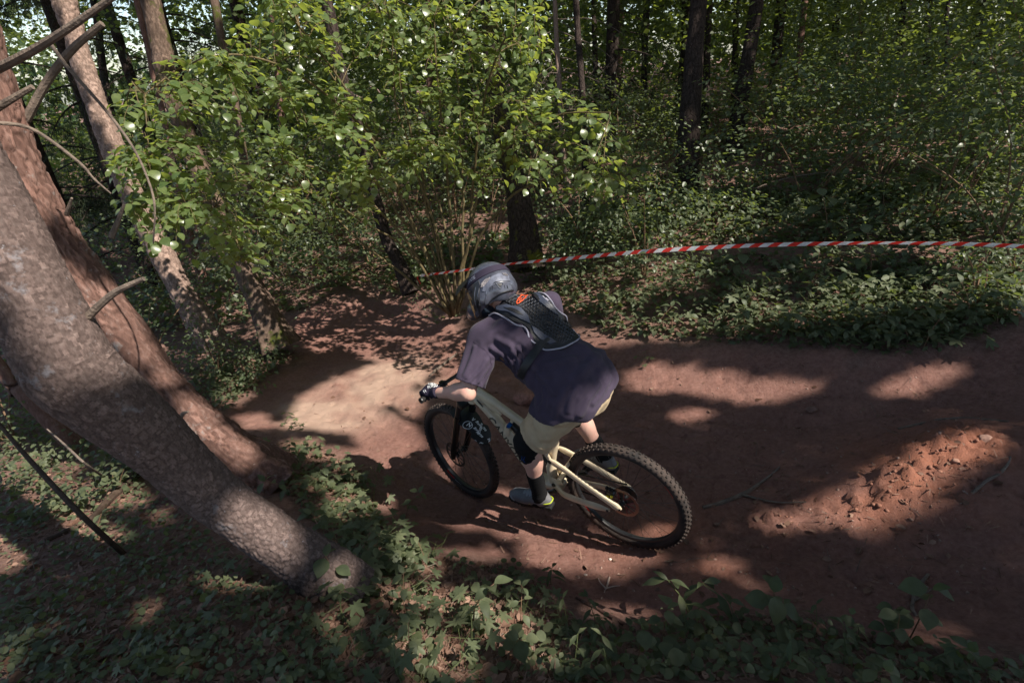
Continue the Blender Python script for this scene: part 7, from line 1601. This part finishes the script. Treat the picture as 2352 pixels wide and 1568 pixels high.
# chance gaps in the far canopy
u_, v_ = np.meshgrid(gu[::4], gu[::4], indexing='ij'); nz = fbm(np.stack([u_.ravel() * 1.3, v_.ravel() * 1.3, 0 * u_.ravel()], 1), 4, 99); far = (nz > np.where((u_.ravel() * _U[1] + v_.ravel() * _V[1]) > 8, .215, .19)).reshape(u_.shape); far = np.repeat(np.repeat(far, 4, 0), 4, 1)[:NG, :NG]
NEARP = [(-500, 700), (430, 640), (700, 690), (1000, 560), (1240, 590), (1700, 560), (2900, 560), (3000, 1100), (2900, 1700), (1176, 1750), (-500, 1700), (-600, 1100)]
Pn = G(*np.array(NEARP, float).T); save = LIT.copy(); fill(uv(Pn)); nearm = LIT.copy(); LIT[:] = far & ~nearm
LITP = [[(640, 970), (690, 905), (760, 868), (850, 835), (960, 815), (1050, 800), (1090, 850), (1060, 900), (985, 890), (965, 960), (985, 1025), (900, 1075), (850, 1050), (800, 1000), (700, 985), (560, 990), (520, 955), (600, 940)],
        [(850, 1062), (905, 1078), (908, 1092), (850, 1085)], [(1190, 1240), (1300, 1208), (1450, 1240), (1540, 1268), (1500, 1300), (1400, 1325), (1290, 1318), (1190, 1296)], [(960, 1262), (1060, 1252), (1170, 1262), (1160, 1290), (980, 1280)],
        [(1315, 1385), (1420, 1380), (1540, 1408), (1500, 1432), (1350, 1415)], [(1735, 1195), (1800, 1160), (1880, 1140), (1960, 1090), (2070, 1035), (2200, 1000), (2290, 955), (2305, 985), (2230, 1080), (2160, 1130), (2090, 1190), (1980, 1238), (1880, 1215), (1800, 1232), (1745, 1215)],
        [(1430, 850), (1490, 826), (1600, 838), (1700, 858), (1890, 876), (1900, 896), (1800, 922), (1700, 930), (1550, 905), (1440, 905)], [(1995, 892), (2060, 862), (2140, 830), (2235, 822), (2230, 855), (2150, 893), (2080, 915), (2010, 905)],
        [(2130, 650), (2230, 605), (2380, 580), (2380, 700), (2300, 740), (2190, 715)], [(2090, 1445), (2180, 1420), (2235, 1432), (2180, 1470), (2110, 1485)], [(1850, 1440), (1930, 1448), (1990, 1470), (1930, 1475)],
        [(850, 1335), (960, 1340), (1060, 1362), (1150, 1385), (1230, 1415), (1240, 1480), (1140, 1490), (1060, 1450), (970, 1420), (870, 1400)], [(900, 1430), (1010, 1440), (1090, 1500), (1130, 1568), (960, 1568), (880, 1500)], [(1180, 1500), (1260, 1480), (1300, 1540), (1240, 1568)],
        [(0, 1130), (90, 1090), (190, 1105), (235, 1150), (170, 1215), (60, 1260), (0, 1300)], [(270, 1395), (330, 1380), (400, 1330), (420, 1350), (340, 1420)], [(330, 1180), (380, 1170), (400, 1200), (350, 1215)], [(1440, 1240), (1475, 1205), (1545, 1195), (1560, 1225), (1500, 1255)],
        [(1005, 1040), (1045, 1030), (1052, 1100), (1012, 1095)], [(1520, 1120 - 170), (1600, 930), (1640, 948), (1560, 975)], [(680, 720), (740, 705), (760, 715), (690, 760)], [(790, 770), (880, 735), (900, 740), (820, 785)], [(700, 1440), (770, 1400), (830, 1430), (760, 1480)], [(1700, 1330), (1740, 1320), (1760, 1345), (1710, 1350)],
        [(1600, 1290), (1680, 1270), (1720, 1300), (1640, 1330)], [(500, 890), (560, 850), (590, 870), (530, 915)], [(640, 1010), (720, 1000), (790, 1035), (740, 1060), (660, 1040)]]
for pl in LITP:
    q = np.array(pl, float); fill(uv(G(q[:, 0], q[:, 1])))
# small gaps over the plants beside the track
nz2 = fbm(np.stack([u_.ravel() * 2.6, v_.ravel() * 2.6, 0 * u_.ravel()], 1), 3, 101); g2 = np.repeat(np.repeat((nz2 > .24).reshape(u_.shape), 4, 0), 4, 1)[:NG, :NG]
g3 = np.repeat(np.repeat((nz2 > -.16).reshape(u_.shape), 4, 0), 4, 1)[:NG, :NG]
for rg in (np.array([(-40, 960), (110, 930), (230, 1000), (300, 1080), (270, 1190), (150, 1290), (-40, 1350)], float), np.array([(560, 860), (600, 790), (480, 820), (470, 900)], float)):
    keep_ = LIT.copy(); LIT[:] = False; fill(uv(G(rg[:, 0], rg[:, 1]))); LIT[:] = keep_ | (LIT & g3)
for rg in (R_FAR, R_MIDL, R_BOT, R_LOWL, R_LEFT, R_FAR2):
    keep_ = LIT.copy(); LIT[:] = False; fill(uv(G(rg[:, 0], rg[:, 1]))); LIT[:] = keep_ | (LIT & g2)
# soft branch shadows across the brightest patch
HOLD = LIT.copy()
for a, b_, w in (((985, 1000), (900, 935), 0), ((960, 890), (1050, 825), 0)):
    A, B_ = G(*a)[0], G(*b_)[0]
    for t in np.linspace(0, 1, 30):
        c = uv(A * (1 - t) + B_ * t); i, j = ((c + HALF) / RES).astype(int); LIT[i:i + 1, j:j + 1] = False
_hx, _hy, _hz = proj(HAZEL_PTS); _hg = np.clip((345 - .10 * (_hx - 700) * (_hx > 700) - _hy) / 130, 0, 1) * 1.3 + .34 + np.clip((430 - _hx) / 200, 0, .5); _hn = fbm(HAZEL_PTS * 1.7, 2, 88) * .5 + .5
for p in HAZEL_PTS[(_hn < _hg * .95 + .02)][::2]: disc(p, .17)
for p in (J['head'] + [-.06, -.02, .06], J['head'] + [-.02, .02, .02]): disc(b2w(p), .25)
for p, r_ in ((J['shL'] + [-.02, .03, .0], .14), (mixp(J['shL'], J['elL'], .55), .16), (J['elL'], .15), (mixp(J['elL'], J['wrL'], .5), .14), (J['wrL'], .13), (J['neck'], .12), (J['shR'] + [.02, -.03, 0], .11), ([-.03, -.06, 1.02], .12), ([.02, .10, 1.02], .10), ([.12, .18, 1.04], .09),
              ([.30, .08, .50], .16), ([.12, .08, .42], .16), ([.02, .08, .36], .12), ([.43, .08, .45], .12), ([.46, .19, .60], .10), ([.15, 0, .73], .16), ([.0, 0, .745], .13), ([-.30, -.02, .52], .11), ([-.36, 0, .40], .08), ([.30, -.15, .70], .13), ([.62, .17, .34], .10), ([.88, .03, .93], .12), ([.33, .16, .95], .08), ([.24, .05, .85], .10)): disc(b2w(p), r_)
for s in np.linspace(0, 1, 14): disc(at(160 - 170 * s, 720 - 300 * s, 1.70) + np.array([.10, -.03, .05]), .19)
for x, y, s, r_ in ((590, 1215, 2.08, .12), (640, 1245, 2.12, .11), (550, 1180, 2.05, .09), (285, 690, 3.25, .13), (300, 740, 3.25, .12), (330, 770, 3.25, .11), (250, 640, 3.2, .09), (470, 960, 3.4, .13), (520, 1010, 3.45, .12), (440, 915, 3.38, .08), (560, 1045, 3.5, .11), (380, 830, 3.3, .09)): disc(at(x, y, s), r_)
for t in np.linspace(0, 1, 26): disc(at(150 + 330 * t, 10 + 760 * t, 6.5), .20 if t < .65 else (.12 if int(t * 26) % 3 == 0 else .03))
for t in np.linspace(0, 1, 20): disc(at(350 + 130 * t, 0 + 440 * t, 5.9), .14 if t < .35 else .04)
for t in np.linspace(0, 1, 30):
    q = tp[0][0] + (2400 - 966) * t; disc(at(q, np.interp(q, [p[0] for p in tp], [p[1] for p in tp]), np.interp(q, [p[0] for p in tp], [p[2] for p in tp])), .18)
for x, y, s, r_ in ((1480, 470, 5.6, .35), (1560, 560, 5.8, .30), (1450, 380, 5.4, .2), (1420, 520, 5.8, .2), (1285, 150, 9.4, .25), (1290, 250, 9.4, .25), (1280, 60, 9.4, .25), (2300, 520, 5.0, .25), (2330, 420, 5.0, .22), (2280, 620, 5.0, .2), (560, 840, 5.0, .18), (520, 810, 5.5, .22), (1000, 690, 6.2, .2), (960, 600, 6.2, .15), (1720, 700, 5.6, .10), (1850, 280, 13.8, .2)): disc(at(x, y, s), r_)
for pl in ([(960, 810), (1080, 800), (1250, 790), (1330, 650), (1480, 760), (1575, 880), (1570, 970), (1420, 1070), (1260, 1120), (1160, 1270), (1000, 1270), (1040, 1110), (930, 1000)], [(610, 570), (720, 520), (840, 600), (850, 670), (700, 640), (630, 650)], [(1000, 480), (1090, 500), (1230, 620), (1200, 700), (1080, 640), (990, 560)]):
    q = uv(b2w(castN([Z1(*p) for p in pl], smooth_shirt)[0])); keep_ = LIT.copy(); LIT[:] = False; fill(q); LIT[:] = keep_ & ~LIT
for nm_, (a, b_) in {'T1': ((1606, 0, 8.4), (1575, 440, 8.6)), 'T2': ((1740, 0, 9.8), (1680, 370, 10.0)), 'b4': ((1796, 0, 13), (1770, 240, 13)), 'tS': ((1150, 250, 6.6), (1208, 520, 6.7))}.items():
    for t in np.linspace(0, 1, 24):
        c = uv(at(*(np.array(a) * (1 - t) + np.array(b_) * t))); i, j = ((c + HALF) / RES).astype(int); LIT[i - 6:i + 7, j - 6:j + 7] = False
cell = .058; m_ = int(2 * HALF / cell); iu, iv = np.meshgrid(np.arange(m_), np.arange(m_), indexing='ij'); iu, iv = iu.ravel(), iv.ravel()
cu, cv = iu * cell - HALF, iv * cell - HALF
g0 = cu[:, None] * _U + cv[:, None] * _V; g0 = g0 - _S * (g0[:, 2] / _S[2])[:, None]        # where that sun ray meets the datum
dom = (g0[:, 0] > -16) & (g0[:, 0] < 20) & (g0[:, 1] > -13) & (g0[:, 1] < 33); nearz = (g0[:, 0] > -4.5) & (g0[:, 0] < 6) & (g0[:, 1] > .2) & (g0[:, 1] < 9)
far_keep = NR.random(len(cu)) < .27
sel = dom & (nearz | far_keep); cu, cv, g0, nearz = cu[sel], cv[sel], g0[sel], nearz[sel]; rep = np.where(nearz, 3, 2); cu, cv, g0, nearz = (np.repeat(a, rep, 0) for a in (cu, cv, g0, nearz))
cu = cu + NR.uniform(-.5, .5, len(cu)) * np.where(nearz, cell, cell * 1.8); cv = cv + NR.uniform(-.5, .5, len(cv)) * np.where(nearz, cell, cell * 1.8)
li = LIT[np.clip(((cu + HALF) / RES).astype(int), 0, NG - 1), np.clip(((cv + HALF) / RES).astype(int), 0, NG - 1)]
keep = ~li; cu, cv, g0, nearz = cu[keep], cv[keep], g0[keep], nearz[keep]
hz_ = NR.uniform(8.0, 11.5, len(cu)) + np.where(g0[:, 1] > 9, 3.0 * NR.random(len(cu)) + np.clip(g0[:, 1] - 9, 0, 30) * .12, 0); P = cu[:, None] * _U + cv[:, None] * _V; P = P + _S * ((hz_ - P[:, 2]) / _S[2])[:, None]
S = np.where(nearz, NR.uniform(.10, .15, len(cu)), NR.uniform(.20, .30, len(cu)))
anch = np.array([t[1] for t in TREES]); nearest = np.argmin(((P[:, None, :2] - anch[None, :, :2]) ** 2).sum(-1), 1)
Dl = NR.normal(size=(len(P), 3)); Dl -= (Dl @ _S)[:, None] * _S; Nl = NR.normal(size=(len(P), 3)) * .45 + _S
P = P - Dl / np.linalg.norm(Dl, axis=1)[:, None] * S[:, None] * .5
for k, (root, a_, b_) in enumerate(TREES):
    s = nearest == k
    if s.sum() < 30: continue
    V, F, idx = scatter('quad', P[s] - np.array(root.matrix_world.translation), Dl[s], Nl[s], S[s]); mobj('shade_canopy', np_mesh('shade_canopy', V, F, M_LCAN, NR.random(s.sum())[idx], smooth=False), root)
